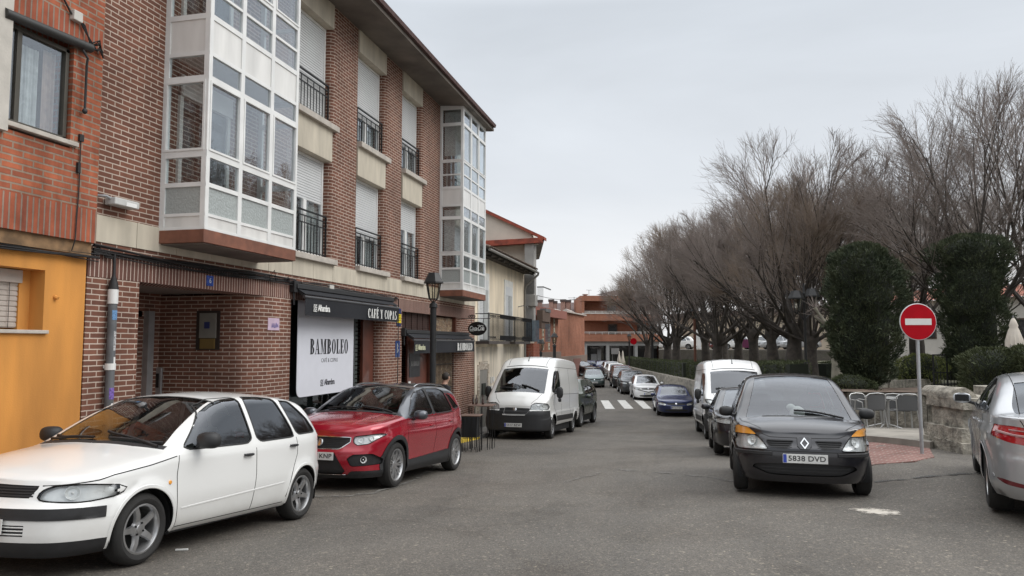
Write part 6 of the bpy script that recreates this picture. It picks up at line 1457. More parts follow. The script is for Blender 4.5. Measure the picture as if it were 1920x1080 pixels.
# blank wall
F2 = Face(vec(1046, 70), vec(1096, 84)); A2 = thing('blank_brick_building', 'tall blank red brick side wall left of the terraced building', 'building', (F2.P[0], F2.P[1], -1.9))
m = MB(); vs = []
for dd in (0, -8):
    for (a, z) in ((0, -2.5), (F2.L, -2.5), (F2.L, Z(592, 84)), (F2.L*.22, Z(584, 72)), (0, Z(590, 70))): q = F2.P+F2.u*a+F2.n*dd; vs.append((*q, z))
m.add(vs, [(0, 1, 2, 3, 4), (9, 8, 7, 6, 5), (0, 5, 6, 1), (1, 6, 7, 2), (2, 7, 8, 3), (3, 8, 9, 4), (4, 9, 5, 0)]); obj('wall', m, RB, A2)
m = MB(); q0 = F2.P+F2.u*F2.L*.22; q1 = F2.P+F2.u*F2.L; m.bar((*q0, Z(584, 72)+.05), (*q1, Z(592, 84)+.05), .5, .12); obj('coping', m, mat('coping_pale', (.5, .45, .4), .8), A2)
m = MB(); F2.box(m, 0, F2.L, -2.5, .4, 0, .3); obj('base_wall', m, mat('base_brown', (.20, .15, .12), .9), A2)
m = MB(); F2.box(m, 6.2, 10.2, -2.5, .1, .3, .34); obj('painted_patch', m, mat('reddish_patch', (.20, .09, .07), .9), A2)
# long roof with chimneys behind
A3 = thing('long_roof_building', 'long brown roof with a row of capped chimneys above the brick buildings', 'building', (*vec(1050, 105), -1.6))
F3 = Face(vec(985, 104), vec(1100, 104))
m = MB(); F3.box(m, 0, F3.L, -2, Z(592, 100), -10, 0); obj('wall', m, RB, A3)
m = MB(); vs = []
for (a, py) in ((0, (594, 569)), (F3.L, (592, 564))):
    q = F3.P+F3.u*a; q2 = q-F3.n*9; vs += [(*(q+F3.n*.6), Z(py[0], 102)), (*q2, Z(py[1], 110)), (*(q2-F3.n*9), Z(py[0], 115))]
m.add(vs, [(0, 3, 4, 1), (1, 4, 5, 2)]); obj('roof', m, ROOFB, A3)
for px, pt, w in ((1013, 562, .55), (1034, 561, .6), (1040.5, 564, .55), (1056.5, 561, .65), (1066, 562, .6), (1090, 561, .6)):
    c = vec(px, 106); z = Z(pt, 106); m = MB(); m.box(c[0]-w/2, c[0]+w/2, c[1]-w/2, c[1]+w/2, z-2.6, z-.35); ch = obj('chimney', m, mat('chimney_pale_brick', (.33, .20, .16), .9), A3)
    m = MB(); m.box(c[0]-w/2-.08, c[0]+w/2+.08, c[1]-w/2-.08, c[1]+w/2+.08, z-.35, z); obj('cap', m, mat('chimney_cap', (.07, .05, .045), .9), ch)
for px in (1049, 1070):
    c = vec(px, 103); m = MB(); m.prism([(c[0]-.9, Z(587, 100)), (c[0]+.9, Z(587, 100)), (c[0], Z(579, 100))], 'y', c[1]-4, c[1]+1); obj('dormer', m, mat('dormer_white', (.5, .46, .42), .8), A3)
m = MB(); c = vec(1077, 112); m.tube([(c[0], c[1], Z(585, 112)), (c[0], c[1], Z(556, 112))], .04, 5)
for k, zz in enumerate((558, 561)): m.tube([(c[0]-.9+.2*k, c[1], Z(zz, 112)), (c[0]+.9-.2*k, c[1], Z(zz, 112))], .03, 4)
obj('aerial', m, GREYM, A3)
# terraced building facing the street
F4 = Face(vec(1091, 96), vec(1243, 96)); D4 = 96
A4 = thing('terraced_orange_building', 'orange brick building with two railed terraces over a dark glazed cafe', 'building', (*vec(1166, D4), -1.7))
SOFF = mat('shade_soffit', (.20, .09, .05), .9)
z = lambda py: Z(py, D4)
m = MB(); F4.box(m, 0, F4.L-.4, z(645), z(552), -12, -2.2); F4.box(m, 0, F4.L-.4, -2.5, z(645), -12, -3.2); obj('wall', m, RB2, A4)
for (a, b, pa, pb) in ((0, F4.L, 640, 627), (0, F4.L, 601, 588), (0, F4.L, 564, 554)):
    m = MB(); F4.box(m, a, b, z(pa), z(pb), -2.4, .15); obj('terrace_band', m, RB2, A4)
for pt, pb in ((587, 565), (626, 602)):
    m = MB(); F4.box(m, 0, .35, z(pb), z(pt), -2.2, .14); obj('end_wall', m, RB2, A4) if pb == 565 else None
for zb in (588, 627):
    m = MB(); F4.box(m, .1, F4.L-.1, z(zb-4.2), z(zb-4.2)+.06, .05, .12); F4.box(m, .1, F4.L-.1, z(zb-2.2), z(zb-2.2)+.05, .05, .12)
    for i in range(13): F4.box(m, .1+i*.83, .16+i*.83, z(zb), z(zb-4.2), .05, .12)
    if zb == 588: F4.box(m, 0, F4.L, z(588)-.02, z(588)+.1, -.1, .2)
    obj('railing', m, mat('rail_white', (.55, .52, .48), .6), A4)
def a4(px): return F4.L*(px-1091)/152.
for (x0, x1, y0, y1, mm) in ((1144, 1162, 607, 628, 'd'), (1143, 1160, 569, 583, 'g'), (1200, 1216, 607, 628, 'd'), (1196, 1214, 569, 583, 'g')):
    m = MB(); F4.box(m, a4(x0), a4(x1), z(y1), z(y0), -2.2, -2.1); w = obj('window', m, mat('shutter_far_grey' if mm == 'g' else 'window_frame_far', (.22, .2, .18) if mm == 'g' else (.08, .05, .035), .6), A4)
    m = MB(); F4.box(m, a4(x0)+.15, a4(x1)-.15, z(y1)+.1, z(y0)-.15, -2.1, -2.05); obj('pane', m, mat('far_glass_dark', (.02, .02, .022), .15, coat=1) if mm == 'd' else mat('far_glass_grey', (.12, .12, .12), .3), w)
m = MB(); F4.box(m, 0, F4.L-.3, z(648), z(640), -.9, -.2); 
for (x0, x1) in ((1093, 1101), (1137, 1143), (1190.5, 1196)): F4.box(m, a4(x0), a4(x1), -2.5, z(648), -.9, -.2)
obj('column', m, mat('column_grey', (.30, .30, .29), .7), A4)
m = MB(); F4.box(m, .2, F4.L-.5, -2.5, z(648), -3.1, -1.4); gl = obj('cafe_glass', m, mat('cafe_dark_glass', (.018, .018, .02), .12, coat=1, var=.3, scale=2), A4)
m = MB(); F4.box(m, a4(1122), a4(1129), -2.5, z(655), -1.39, -1.3); F4.box(m, a4(1110), a4(1121), -2.5, z(664), -1.39, -1.33); obj('door_frame', m, mat('door_pale', (.22, .22, .22), .6), A4)
m = MB(); F4.box(m, a4(1108), a4(1128), z(653.5), z(650), -1.38, -1.3); obj('shop_fascia', m, mat('fascia_grey', (.14, .13, .13), .6), A4)
q = F4.P+F4.u*a4(1118)+F4.n*-1.28; t = text_mb('Español', .28, .01, .9, .012); obj('fascia_text', facing(t, (q[0], q[1], z(651.8)), (F4.n[0], F4.n[1], 0)), mat('dim_sign', (.33, .33, .33), .6), A4)
m = MB(); vs = []
for dd, hh in ((.3, 0), (-6, 1)):
    for (px, py) in ((1128, 554), (1160, 546), (1215, 545), (1243, 554)):
        q = F4.P+F4.u*a4(px)+F4.n*dd; vs.append((*q, z(554)+.02 if not hh else z(py)+.5))
m.add(vs, [(0, 1, 5, 4), (1, 2, 6, 5), (2, 3, 7, 6)]); obj('roof', m, ROOFB, A4)
m = MB(); F4.box(m, F4.L-.02, F4.L+.2, -2, z(626), -6, -1); obj('side_pier', m, mat('pale_pier', (.45, .38, .32), .8), A4)
m = MB(); q = F4.P+F4.u*a4(1108)-F4.n*2; m.tube([(*q, z(554)), (*q, z(541))], .03, 5); m.tube([(q[0]-.35, q[1], z(541)), (q[0]+.35, q[1], z(541.5))], .025, 4); obj('aerial', m, GREYM, A4)
m = MB(); q = F4.P+F4.u*a4(1100)-F4.n*1.5; m.lathe([(.02, 0), (.3, .08), (.42, .22)], c=(q[0], q[1], z(553)), seg=12); obj('dish', m, GALV, A4)
# buildings behind the park trees
F5 = Face(vec(1262, 98), vec(1590, 76)); A5 = thing('long_cream_building', 'long low cream building with lattice windows behind the park trees', 'building', (*vec(1400, 88), -.5))
m = MB(); F5.box(m, 0, F5.L+14, -1.5, Z(592, 90), -8, 0); obj('wall', m, mat('cream_far_render', (.46, .38, .29), .9, var=.12, scale=.6), A5)
m = MB(); F5.box(m, -.5, F5.L+14, Z(592, 90), Z(584, 90), -8.5, .6); obj('roof_edge', m, ROOFB, A5)
for f_ in (.50, .56, .68, .78, .88):
    m = MB(); F5.box(m, F5.L*f_, F5.L*f_+1.9, Z(632, 88), Z(604, 88), .0, .05); w = obj('window', m, mat('lattice_back', (.10, .09, .08), .7), A5)
    m = MB()
    for i in range(6): F5.box(m, F5.L*f_+.05+i*.34, F5.L*f_+.17+i*.34, Z(632, 88), Z(604, 88), .06, .1)
    for i in range(6): F5.box(m, F5.L*f_, F5.L*f_+1.9, Z(632, 88)+i*.34, Z(632, 88)+i*.34+.1, .10, .14)
    obj('lattice', m, mat('lattice_cream', (.42, .36, .27), .8), w)
m = MB(); F5.box(m, F5.L*.16, F5.L*.2, -1, Z(618, 94), .0, .08); obj('white_door', m, ALU, A5)
F6 = Face(vec(1600, 62), vec(1990, 50)); A6 = thing('pale_house_behind_park', 'pale house with a red tiled roof edge far behind the tall conifers', 'house', (*vec(1740, 56), .3))
m = MB(); F6.box(m, 0, F6.L, 0, Z(562, 56), -8, 0); obj('wall', m, mat('offwhite_render', (.50, .47, .43), .9, var=.15, scale=.8), A6)
m = MB(); vs = []
for dd, zz in ((.6, Z(562, 56)), (-7, Z(536, 60))):
    for a in (-.5, F6.L+.5): q = F6.P+F6.u*a+F6.n*dd; vs.append((*q, zz))
m.add(vs, [(0, 1, 3, 2)]); obj('roof', m, mat('far_red_tiles', (.28, .09, .055), .85, var=.35, scale=3), A6)
for a in (5.5, 8.5, 12):
    m = MB(); F6.box(m, a, a+1.2, 2.0, 3.4, 0, .04); w = obj('window', m, mat('window_frame_far', (.08, .05, .035), .6), A6); m = MB(); F6.box(m, a+.1, a+1.1, 2.1, 3.3, .04, .07); obj('pane', m, mat('far_glass_dark', (.02, .02, .022), .15, coat=1), w)
# ------------------------------------------------------------------ park ground
LINE = Pchip([(10, 5.6), (15.2, 4.9), (20.5, 3.85), (26, 2.4), (33, .7), (45, -1.2), (60, -3.8), (75, -6.5), (88, -8.8)])   # retaining wall, x at each y
PB = Pchip([(0, .6), (20, .33), (35, -.12), (50, -.35), (65, -.5), (90, -.6), (160, -.4)])
def pz(x, y):
    s = x-float(LINE(min(max(y, 10), 88))); return float(PB(y))+1.0*ss(3, 30, s)+.5*ss(25, 60, s)
GRASS = mat('winter_grass', (.045, .06, .022), .95, var=.5, scale=3, c2=(.09, .075, .045), bump=.8, bscale=40)
SOIL = mat('bare_soil', (.10, .07, .05), .95, var=.4, scale=5, bump=.8, bscale=30)
from mathutils import noise as mnoise
LEAFD = mat('cypress_leaf', (.018, .030, .014), .8, var=.6, scale=2.6, c2=(.058, .070, .030))
LEAFH = mat('hedge_leaf', (.035, .048, .018), .8, var=.5, scale=2, c2=(.062, .072, .026))
LEAFY = mat('yellow_green_leaf', (.13, .15, .04), .8, var=.4, scale=4)
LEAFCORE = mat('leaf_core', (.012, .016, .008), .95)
BARK = mat('grey_brown_bark', (.05, .041, .034), .95, var=.45, scale=5, bump=1., bscale=18)
BARKP = mat('pale_plane_bark', (.26, .24, .19), .85, var=.35, scale=4, bump=.3)
TWIG = mat('bare_twigs', (.21, .175, .155), .9, var=.3, scale=.8)
TWIG2 = mat('bare_twigs_ochre', (.22, .17, .13), .9, var=.3, scale=.8)

def leafy(pts, nrm, size, jit, rg, asp=.45, up=.5):
    """small pointed faces standing on a set of surface points"""
    n = len(pts); d = nrm+rg.normal(0, jit, (n, 3)); d[:, 2] += up; d /= np.linalg.norm(d, axis=1)[:, None]
    s = rg.normal(0, 1, (n, 3)); s = np.cross(d, s); s /= np.linalg.norm(s, axis=1)[:, None]+1e-9
    L = size*(.6+.8*rg.random(n))[:, None]; w = L*asp
    V = np.stack([pts-d*L*.3, pts+d*L*.25+s*w*.5, pts+d*L, pts+d*L*.25-s*w*.5], 1).reshape(-1, 3)
    mb = MB(); mb.v = [tuple(v) for v in V.tolist()]; mb.f = [(4*i, 4*i+1, 4*i+2, 4*i+3) for i in range(n)]
    return mb
def conifer(name, c, r, h, label, seed, n=16000, prof=None, size=.08, mats=(LEAFD, LEAFCORE), cat='tree', trunk=True, group=None):
    rg = np.random.default_rng(seed)
    root = thing(name, label, cat, (c[0], c[1], c[2]), 0, group)
    prof = prof or [(0, .25), (.08, .55), (.3, .85), (.6, 1), (.85, .92), (.95, .65), (1, .2)]
    P = Pchip(prof)
    k = 26; cl = rg.random((k*5, 3)); ca = cl[:, 0]*2*np.pi; ct = cl[:, 1]; cr = .10+.20*cl[:, 2]   # lobes
    t = rg.random(n)**.9; a = rg.random(n)*2*np.pi
    def rad(a, t):
        b = P(t); lump = np.zeros_like(a)
        for i in range(len(ca)):
            da = np.abs((a-ca[i]+np.pi) % (2*np.pi)-np.pi); dd = (da*r*1.0)**2+((t-ct[i])*h)**2; lump = np.maximum(lump, cr[i]*np.exp(-dd/(.05+cr[i]*.9)))
        return r*b*.86+lump*1.5*(.5+.5*b)-.12
    B0 = rad(a, t); nn_ = np.array([mnoise.noise(Vector((b*math.cos(q)*1.6, b*math.sin(q)*1.6, z*h*1.2+seed)))*.42+mnoise.noise(Vector((b*math.cos(q)*4, b*math.sin(q)*4, z*h*3.2+seed)))*.22 for b, q, z in zip(B0, a, t)])
    rr_ = B0*(1+nn_)*(1-.16*rg.random(n)**2)*(1+.16*rg.random(n)**6); V = np.stack([rr_*np.cos(a), rr_*np.sin(a), t*h], 1)
    N = np.stack([np.cos(a), np.sin(a), np.where(t > .9, 1., .15)], 1); N /= np.linalg.norm(N, axis=1)[:, None]
    obj('foliage', leafy(V, N, size, .5, rg, .32, .7), mats[0], root, world=False)
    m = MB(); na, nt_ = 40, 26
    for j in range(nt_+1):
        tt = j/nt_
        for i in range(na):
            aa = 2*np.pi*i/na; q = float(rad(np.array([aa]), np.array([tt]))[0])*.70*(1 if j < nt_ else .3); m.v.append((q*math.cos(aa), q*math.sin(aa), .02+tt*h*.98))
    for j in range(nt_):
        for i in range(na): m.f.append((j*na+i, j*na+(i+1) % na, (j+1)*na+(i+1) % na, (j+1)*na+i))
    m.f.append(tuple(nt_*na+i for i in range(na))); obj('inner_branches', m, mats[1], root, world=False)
    if trunk: obj('trunk', MB().tube([(0, 0, -.3), (0, 0, h*.15)], [.2, .15], 8), BARK, root, world=False)
    return root

def bare_tree(name, seed, H=10., fork=2.4, spread=.75, tr=.30, limbs=8, dens=1., barkm=BARK, twm=TWIG):
    rd = random.Random(seed); tk, tw = MB(), MB()
    def rv(s): return np.array([rd.gauss(0, s), rd.gauss(0, s), rd.gauss(0, s)])
    ER = .40*H*spread/.8
    def grow(p, d, L, r, lev):
        EV = rd.uniform(.86, 1.12)*(1.3 if lev > 2 else 1)
        n = (7, 6, 5, 3, 2)[lev]; pts = [p]; rs = [r]; q = p.copy(); d = d/np.linalg.norm(d)
        for i in range(n):
            d = d+rv((.05, .055, .055, .035, .03)[lev])+np.array([0, 0, (.075, .08, .07, .05, .03)[lev]]); d /= np.linalg.norm(d)
            q = q+d*L/n; pts.append(q.copy()); rs.append(r*(1-(i+1)/n*.78))
            if lev > 0 and ((q[0]**2+q[1]**2)/(ER*ER)+((q[2]-.53*H)/(.48*H))**2) > EV: break
        n = len(pts)-1
        (tk if lev < 2 else tw).tube(pts, rs, (7, 5, 3, 3, 3)[lev], False)
        if lev >= 4: return
        nc = int(((8, 7, 5, 4)[lev])*dens+rd.random())
        for c in range(nc):
            f = (.22 if lev == 0 else .18)+.8*(c+rd.random())/nc; f = min(f, .98); i = min(int(f*n), n-1); t = f*n-i; b = pts[i]*(1-t)+pts[i+1]*t
            dd = (pts[i+1]-pts[i]); dd /= np.linalg.norm(dd); o = rv(1); o -= dd*np.dot(o, dd); o /= np.linalg.norm(o)
            if b[2] > 3: 
                rad_ = np.array([b[0], b[1], 0]); rad_ /= np.linalg.norm(rad_)+.3; o = o+.35*rad_
            an = rd.uniform(.26, .66); nd = dd*math.cos(an)+o*math.sin(an)
            grow(b, nd, L*rd.uniform(.48, .74)*(1.15-.45*f), max(rs[i]*.5, (.024, .013, .0075, .005)[lev]), lev+1)
    # trunk with buttress and knobs
    pts = []; rs = []; n = 9
    for i in range(n+1):
        t = i/n; pts.append(np.array([.07*math.sin(t*3+seed), .06*math.cos(t*2.5+seed), -.3+(fork+.5)*t])); rs.append(tr*(1.35-.5*t**.5+.16*math.sin(t*9+seed)*t+(.25 if i == n-1 else 0)))
    tk.tube(pts, rs, 12, True); base = pts[-2]
    for k in range(limbs):
        a = 2*math.pi*(k+rd.random()*.6)/limbs; e = R(rd.uniform(24, 68)*(1 if k % 3 else .38)); d = np.array([math.cos(a)*math.sin(e)*spread*1.3, math.sin(a)*math.sin(e)*spread*1.3, math.cos(e)])
        grow(base+np.array([math.cos(a)*tr*.5, math.sin(a)*tr*.5, rd.uniform(-.5, .2)]), d, (H-fork)*rd.uniform(.66, .86), tr*rd.uniform(.22, .34), 0)
    root = thing(name, 'bare tree', 'tree', (0, 0, 0))
    obj('trunk', tk, barkm, root, world=False, smooth=True, sharp=80); obj('crown', tw, twm, root, world=False)
    return root
GT = 'bare trees in the park row'
protos = [bare_tree('bare_tree', 11, 9.6, 2.3, .85, .33, 11, .94), bare_tree('bare_tree', 23, 9.2, 2.2, .8, .27, 10, .94), bare_tree('bare_tree', 37, 9.8, 2.5, .85, .30, 11, .94, twm=TWIG2), bare_tree('bare_tree', 53, 11.2, 2.9, .95, .30, 10, .94)]
trees = [  # px, depth, prototype, rotation, scale, label
    (1489, 31, 0, .3, 1.04, 'massive bare tree with forked trunk just left of the double park lantern'),
    (1523, 30, 2, 1.9, .82, 'thick bare tree just right of the double park lantern'),
    (1448, 39, 1, 2.6, 1.10, 'bare tree whose slim trunk stands above the right white van roof'),
    (1413, 46, 2, 4.1, 1.08, 'bare tree right of the parked white cars up the park'),
    (1386, 50, 1, .9, 1.12, 'slim bare tree between the dark red car and the purple board'),
    (1343, 47, 0, 5.2, 1.05, 'dark bare tree with a swollen fork right of the rusty lamp post'),
    (1322, 54, 1, 3.4, 1.18, 'bare tree with a leaning fork next to the rusty lamp post'),
    (1270, 56, 2, 2.2, 1.08, 'bare tree over the end of the hedge, right one of the pair'),
    (1253, 60, 0, 1.2, 1.06, 'bare tree over the end of the hedge, left one of the pair'),
    (1214, 74, 1, 5.9, 1.1, 'farthest bare tree in front of the terraced building'),
    (1360, 66, 2, 2.9, 1.05, 'bare tree set back near the cream building'),
    (1716, 31, 3, 2.0, .93, 'bare tree rising between the two dark conifers'),
    (1850, 27, 3, .4, .95, 'tallest bare tree behind the right conifer'),
    (1955, 29, 3, 3.6, 1.0, 'bare tree cut by the right edge of the photo'),
    (1640, 37, 1, 4.6, 1.04, 'bare tree whose crown shows above the left conifer'),
    (1585, 40, 0, 3.0, 1.04, 'bare tree in the gap between lantern and left conifer'),
    (1800, 42, 2, 5.0, .95, 'bare tree far behind the right conifer'),
]
used = set()
for px, d, k, rz, s, lab in trees:
    p = at(px, 645, d); pos = (p[0], p[1], pz(p[0], p[1])-.05)
    if k in used: o = dup(protos[k])
    else: o = protos[k]; used.add(k)
    o.location = pos; o.rotation_euler = (0, 0, rz); o.scale = (s, s, s); o['label'] = lab; o['group'] = GT
# pollarded plane tree with pale trunk
def plane_tree():
    p = at(1566, 645, 25); r = thing('plane_tree', 'pollarded plane tree with a smooth pale trunk beside the left conifer', 'tree', (p[0], p[1], pz(p[0], p[1])))
    m = MB(); m.tube([(0, 0, -.2), (.03, 0, .8), (0, .05, 1.6), (-.08, 0, 2.2)], [.2, .16, .15, .17], 12)
    rd = random.Random(4); tw = MB()
    for a, e, L in ((3.3, .9, .9), (2.5, .3, .7), (.4, .6, .8), (5.2, .6, .7), (3.0, 1.2, .7)):
        d = np.array([math.cos(a)*math.sin(e), math.sin(a)*math.sin(e), math.cos(e)]); b = np.array([-.06, 0, 2.0]); q = [b]; rs = [.09]
        for i in range(5): d = d+np.array([rd.gauss(0, .16), rd.gauss(0, .16), rd.gauss(0.05, .1)]); d /= np.linalg.norm(d); q.append(q[-1]+d*L/5); rs.append(.07-.008*i+(.03 if i == 4 else 0))
        m.tube(q, rs, 8)
        for k in range(26):
            v = np.array([rd.gauss(0, .5), rd.gauss(0, .5), rd.gauss(.5, .4)]); v /= np.linalg.norm(v); tw.tube([q[-1], q[-1]+v*.2, q[-1]+v*rd.uniform(.3, .6)], [.012, .008, .003], 3)
    obj('trunk', m, BARKP, r, world=False, smooth=True, sharp=70); obj('crown', tw, TWIG, r, world=False)
plane_tree()
# conifers and shrubs
def onp(px, d, dz=0): p = at(px, 645, d); return (p[0], p[1], pz(p[0], p[1])+dz)
p = onp(1621, 22); conifer('conifer', (p[0], p[1], .28), 1.06, 4.3, 'broad dark conifer left of the no entry sign', 1, 40000, [(0, .12), (.06, .45), (.2, .72), (.45, .95), (.7, 1.02), (.88, .86), (.96, .55), (1, .15)])
p = onp(1826, 24.5); conifer('conifer', (p[0], p[1], .35), 1.02, 4.85, 'dark conifer with a flat top right of the no entry sign', 2, 40000, [(0, .45), (.15, .75), (.4, .9), (.7, 1.0), (.9, .96), (.97, .75), (1, .3)])
p = onp(1722, 27); conifer('round_shrub', (p[0], p[1], p[2]), .75, 1.15, 'yellow green shrub behind the no entry sign post', 3, 5000, [(0, .4), (.4, 1), (.8, .85), (1, .2)], .07, (LEAFY, LEAFCORE), 'shrub', False)
p = at(1860, 645, 17.5); conifer('round_shrub', (p[0], p[1], .15), .48, 1.35, 'smaller dark clipped shrub left of the silver car roof', 4, 7000, [(0, .5), (.4, 1), (.8, .9), (1, .3)], .07, (LEAFH, LEAFCORE), 'shrub', False)
p = at(1945, 645, 17.0); conifer('round_shrub', (p[0], p[1], .15), .72, 1.42, 'larger dark clipped shrub above the silver car roof', 5, 10000, [(0, .6), (.4, 1), (.8, .9), (1, .3)], .07, (LEAFH, LEAFCORE), 'shrub', False)
p = onp(1570, 21.5); conifer('low_shrub', (p[0]+.3, p[1], .2), .45, .5, 'low green shrub at the foot of the left conifer', 6, 2500, [(0, .7), (.5, 1), (1, .3)], .06, (LEAFH, LEAFCORE), 'shrub', False)
p = onp(1765, 29); conifer('low_shrub', (p[0]+.6, p[1], .2), .9, 1.2, 'dark shrub by the black park gate', 7, 3500, [(0, .7), (.5, 1), (1, .3)], .08, (LEAFH, LEAFCORE), 'shrub', False)
def hedge(pts, h, w, label, zf, seed, dens=260, zoff=0):
    rg = np.random.default_rng(seed); P = [np.array(q, float) for q in pts]; c = P[len(P)//2]
    root = thing('clipped_hedge', label, 'hedge', (c[0], c[1], zf(c[0], c[1])))
    core = MB(); V = []; N = []
    for a, b in zip(P[:-1], P[1:]):
        L = np.linalg.norm(b-a); u = (b-a)/L; n = np.array([u[1], -u[0]]); za, zb = zf(*a)+zoff, zf(*b)+zoff
        q = [a+n*w*.42, b+n*w*.42, b-n*w*.42, a-n*w*.42]; zz = [za, zb, zb, za]
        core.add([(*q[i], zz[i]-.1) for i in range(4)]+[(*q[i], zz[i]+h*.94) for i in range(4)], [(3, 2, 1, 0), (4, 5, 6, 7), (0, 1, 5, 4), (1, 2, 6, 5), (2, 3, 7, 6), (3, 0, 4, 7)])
        k = int(dens*L*(2*h+w)); t = rg.random(k); s = rg.random(k)*(2*h+w)
        for i in range(k):
            base = a+(b-a)*t[i]; zb0 = za+(zb-za)*t[i]; wob = .03*math.sin(t[i]*L*4+seed)+.02*math.sin(t[i]*L*11)
            if s[i] < h: V.append((*(base+n*(w/2+wob)), zb0+s[i])); N.append((n[0], n[1], .2))
            elif s[i] < 2*h: V.append((*(base-n*(w/2+wob)), zb0+s[i]-h)); N.append((-n[0], -n[1], .2))
            else: V.append((*(base+n*(s[i]-2*h-w/2)), zb0+h+wob)); N.append((0, 0, 1.))
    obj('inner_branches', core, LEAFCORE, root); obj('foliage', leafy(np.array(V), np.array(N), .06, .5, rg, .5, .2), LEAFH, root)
def lp(y, off): return (float(LINE(y))+off, y)
zl = lambda x, y: pz(x, y)
hedge([lp(y, .55) for y in (25, 30, 35, 41)], .82, .7, 'near stretch of clipped hedge above the wall behind the right white van', zl, 1, 330)
hedge([lp(y, .55) for y in (42.5, 48, 55, 62, 70, 78)], .85, .75, 'far stretch of clipped hedge running beside the row of parked cars', zl, 2, 220)
hedge([tuple(onp(px, d)[:2]) for px, d in ((1425, 33), (1470, 31.5), (1506, 30.5))], .95, .8, 'dark hedge right behind the white van roof and the massive tree', zl, 3, 260)
hedge([tuple(onp(px, d)[:2]) for px, d in ((1536, 31), (1580, 31.5))], .9, .8, 'short dark hedge behind the plane tree', zl, 4, 260)
hedge([tuple(onp(px, d)[:2]) for px, d in ((1270, 60), (1330, 55), (1420, 52), (1530, 50))], .8, .9, 'long hedge across the middle of the park', zl, 5, 130)
# ------------------------------------------------------------------ ground, road, kerbs
def asphalt():
    m, n, l, p = nt('worn_asphalt'); setp(p, (.1, .1, .1), .8, spec=.35)
    g = n.new('ShaderNodeNewGeometry'); P = g.outputs['Position']
    def noise(s, d=4, r=.5, v=P): q = n.new('ShaderNodeTexNoise'); q.inputs['Scale'].default_value = s; q.inputs['Detail'].default_value = d; q.inputs['Roughness'].default_value = r; l.new(v, q.inputs['Vector']); return q.outputs['Fac']
    def ramp(f, e):
        q = n.new('ShaderNodeValToRGB'); el = q.color_ramp.elements
        while len(el) < len(e): el.new(.5)
        for i, (a, c) in enumerate(e): el[i].position = a; el[i].color = (*c, 1)
        l.new(f, q.inputs[0]); return q.outputs[0]
    def mul(a, b): q = n.new('ShaderNodeMix'); q.data_type = 'RGBA'; q.blend_type = 'MULTIPLY'; q.inputs['Factor'].default_value = 1; l.new(a, q.inputs['A']); l.new(b, q.inputs['B']); return q.outputs['Result']
    mp = n.new('ShaderNodeMapping'); mp.inputs['Scale'].default_value = (1, .22, 1); l.new(P, mp.inputs[0])
    big = ramp(noise(.55, 7, .62), [(.30, (.098, .088, .077)), (.48, (.119, .110, .098)), (.60, (.128, .119, .107)), (.78, (.156, .146, .131))])
    streak = ramp(noise(1.1, 6, .6, mp.outputs[0]), [(.35, (.88, .88, .88)), (.6, (1.05, 1.04, 1.03))])
    # stone chips: light and dark grains
    v = n.new('ShaderNodeTexVoronoi'); v.inputs['Scale'].default_value = 95; l.new(P, v.inputs['Vector']); sx = n.new('ShaderNodeSeparateXYZ'); l.new(v.outputs['Color'], sx.inputs[0])
    chips = ramp(sx.outputs[0], [(0, (.68, .68, .68)), (.5, (.94, .93, .92)), (.86, (1.08, 1.07, 1.04)), (.96, (1.35, 1.32, 1.26)), (1, (2.3, 2.2, 2.05))])
    v2 = n.new('ShaderNodeTexVoronoi'); v2.inputs['Scale'].default_value = 38; l.new(P, v2.inputs['Vector']); s2 = n.new('ShaderNodeSeparateXYZ'); l.new(v2.outputs['Color'], s2.inputs[0])
    chips2 = ramp(s2.outputs[1], [(0, (.84, .84, .84)), (.6, (1, 1, 1)), (.97, (1.08, 1.07, 1.05)), (1, (2.0, 1.95, 1.8))])
    stain = ramp(noise(.9, 5, .6), [(.54, (1, 1, 1)), (.66, (.86, .85, .84)), (.76, (.70, .69, .68))])
    vb = n.new('ShaderNodeTexVoronoi'); vb.inputs['Scale'].default_value = .16; l.new(P, vb.inputs['Vector']); sb_ = n.new('ShaderNodeSeparateXYZ'); l.new(vb.outputs['Color'], sb_.inputs[0]); patch = ramp(sb_.outputs[0], [(0, (.90, .90, .905)), (1, (1.08, 1.07, 1.05))])
    c = mul(mul(mul(mul(mul(big, streak), chips), chips2), stain), patch)
    # cracks
    wv = n.new('ShaderNodeTexNoise'); wv.inputs['Scale'].default_value = 1.2; wv.inputs['Detail'].default_value = 5; l.new(P, wv.inputs['Vector'])
    wm = n.new('ShaderNodeMix'); wm.data_type = 'VECTOR'; wm.inputs['Factor'].default_value = .35; l.new(P, wm.inputs['A']); l.new(wv.outputs['Color'], wm.inputs['B'])
    v3 = n.new('ShaderNodeTexVoronoi'); v3.feature = 'DISTANCE_TO_EDGE'; v3.inputs['Scale'].default_value = .28; l.new(wm.outputs['Result'], v3.inputs['Vector'])
    cr = ramp(v3.outputs['Distance'], [(0, (.84, .83, .82)), (.006, (.98, .98, .98)), (.03, (1, 1, 1))])
    c = mul(c, cr); l.new(c, p.inputs['Base Color'])
    rr_ = n.new('ShaderNodeMapRange'); rr_.inputs['To Min'].default_value = .6; rr_.inputs['To Max'].default_value = .95; l.new(sx.outputs[1], rr_.inputs[0]); l.new(rr_.outputs[0], p.inputs['Roughness'])
    b = n.new('ShaderNodeBump'); b.inputs['Strength'].default_value = .55; b.inputs['Distance'].default_value = .006; l.new(sx.outputs[0], b.inputs['Height']); l.new(b.outputs[0], p.inputs['Normal'])
    return m
ASPH = asphalt()
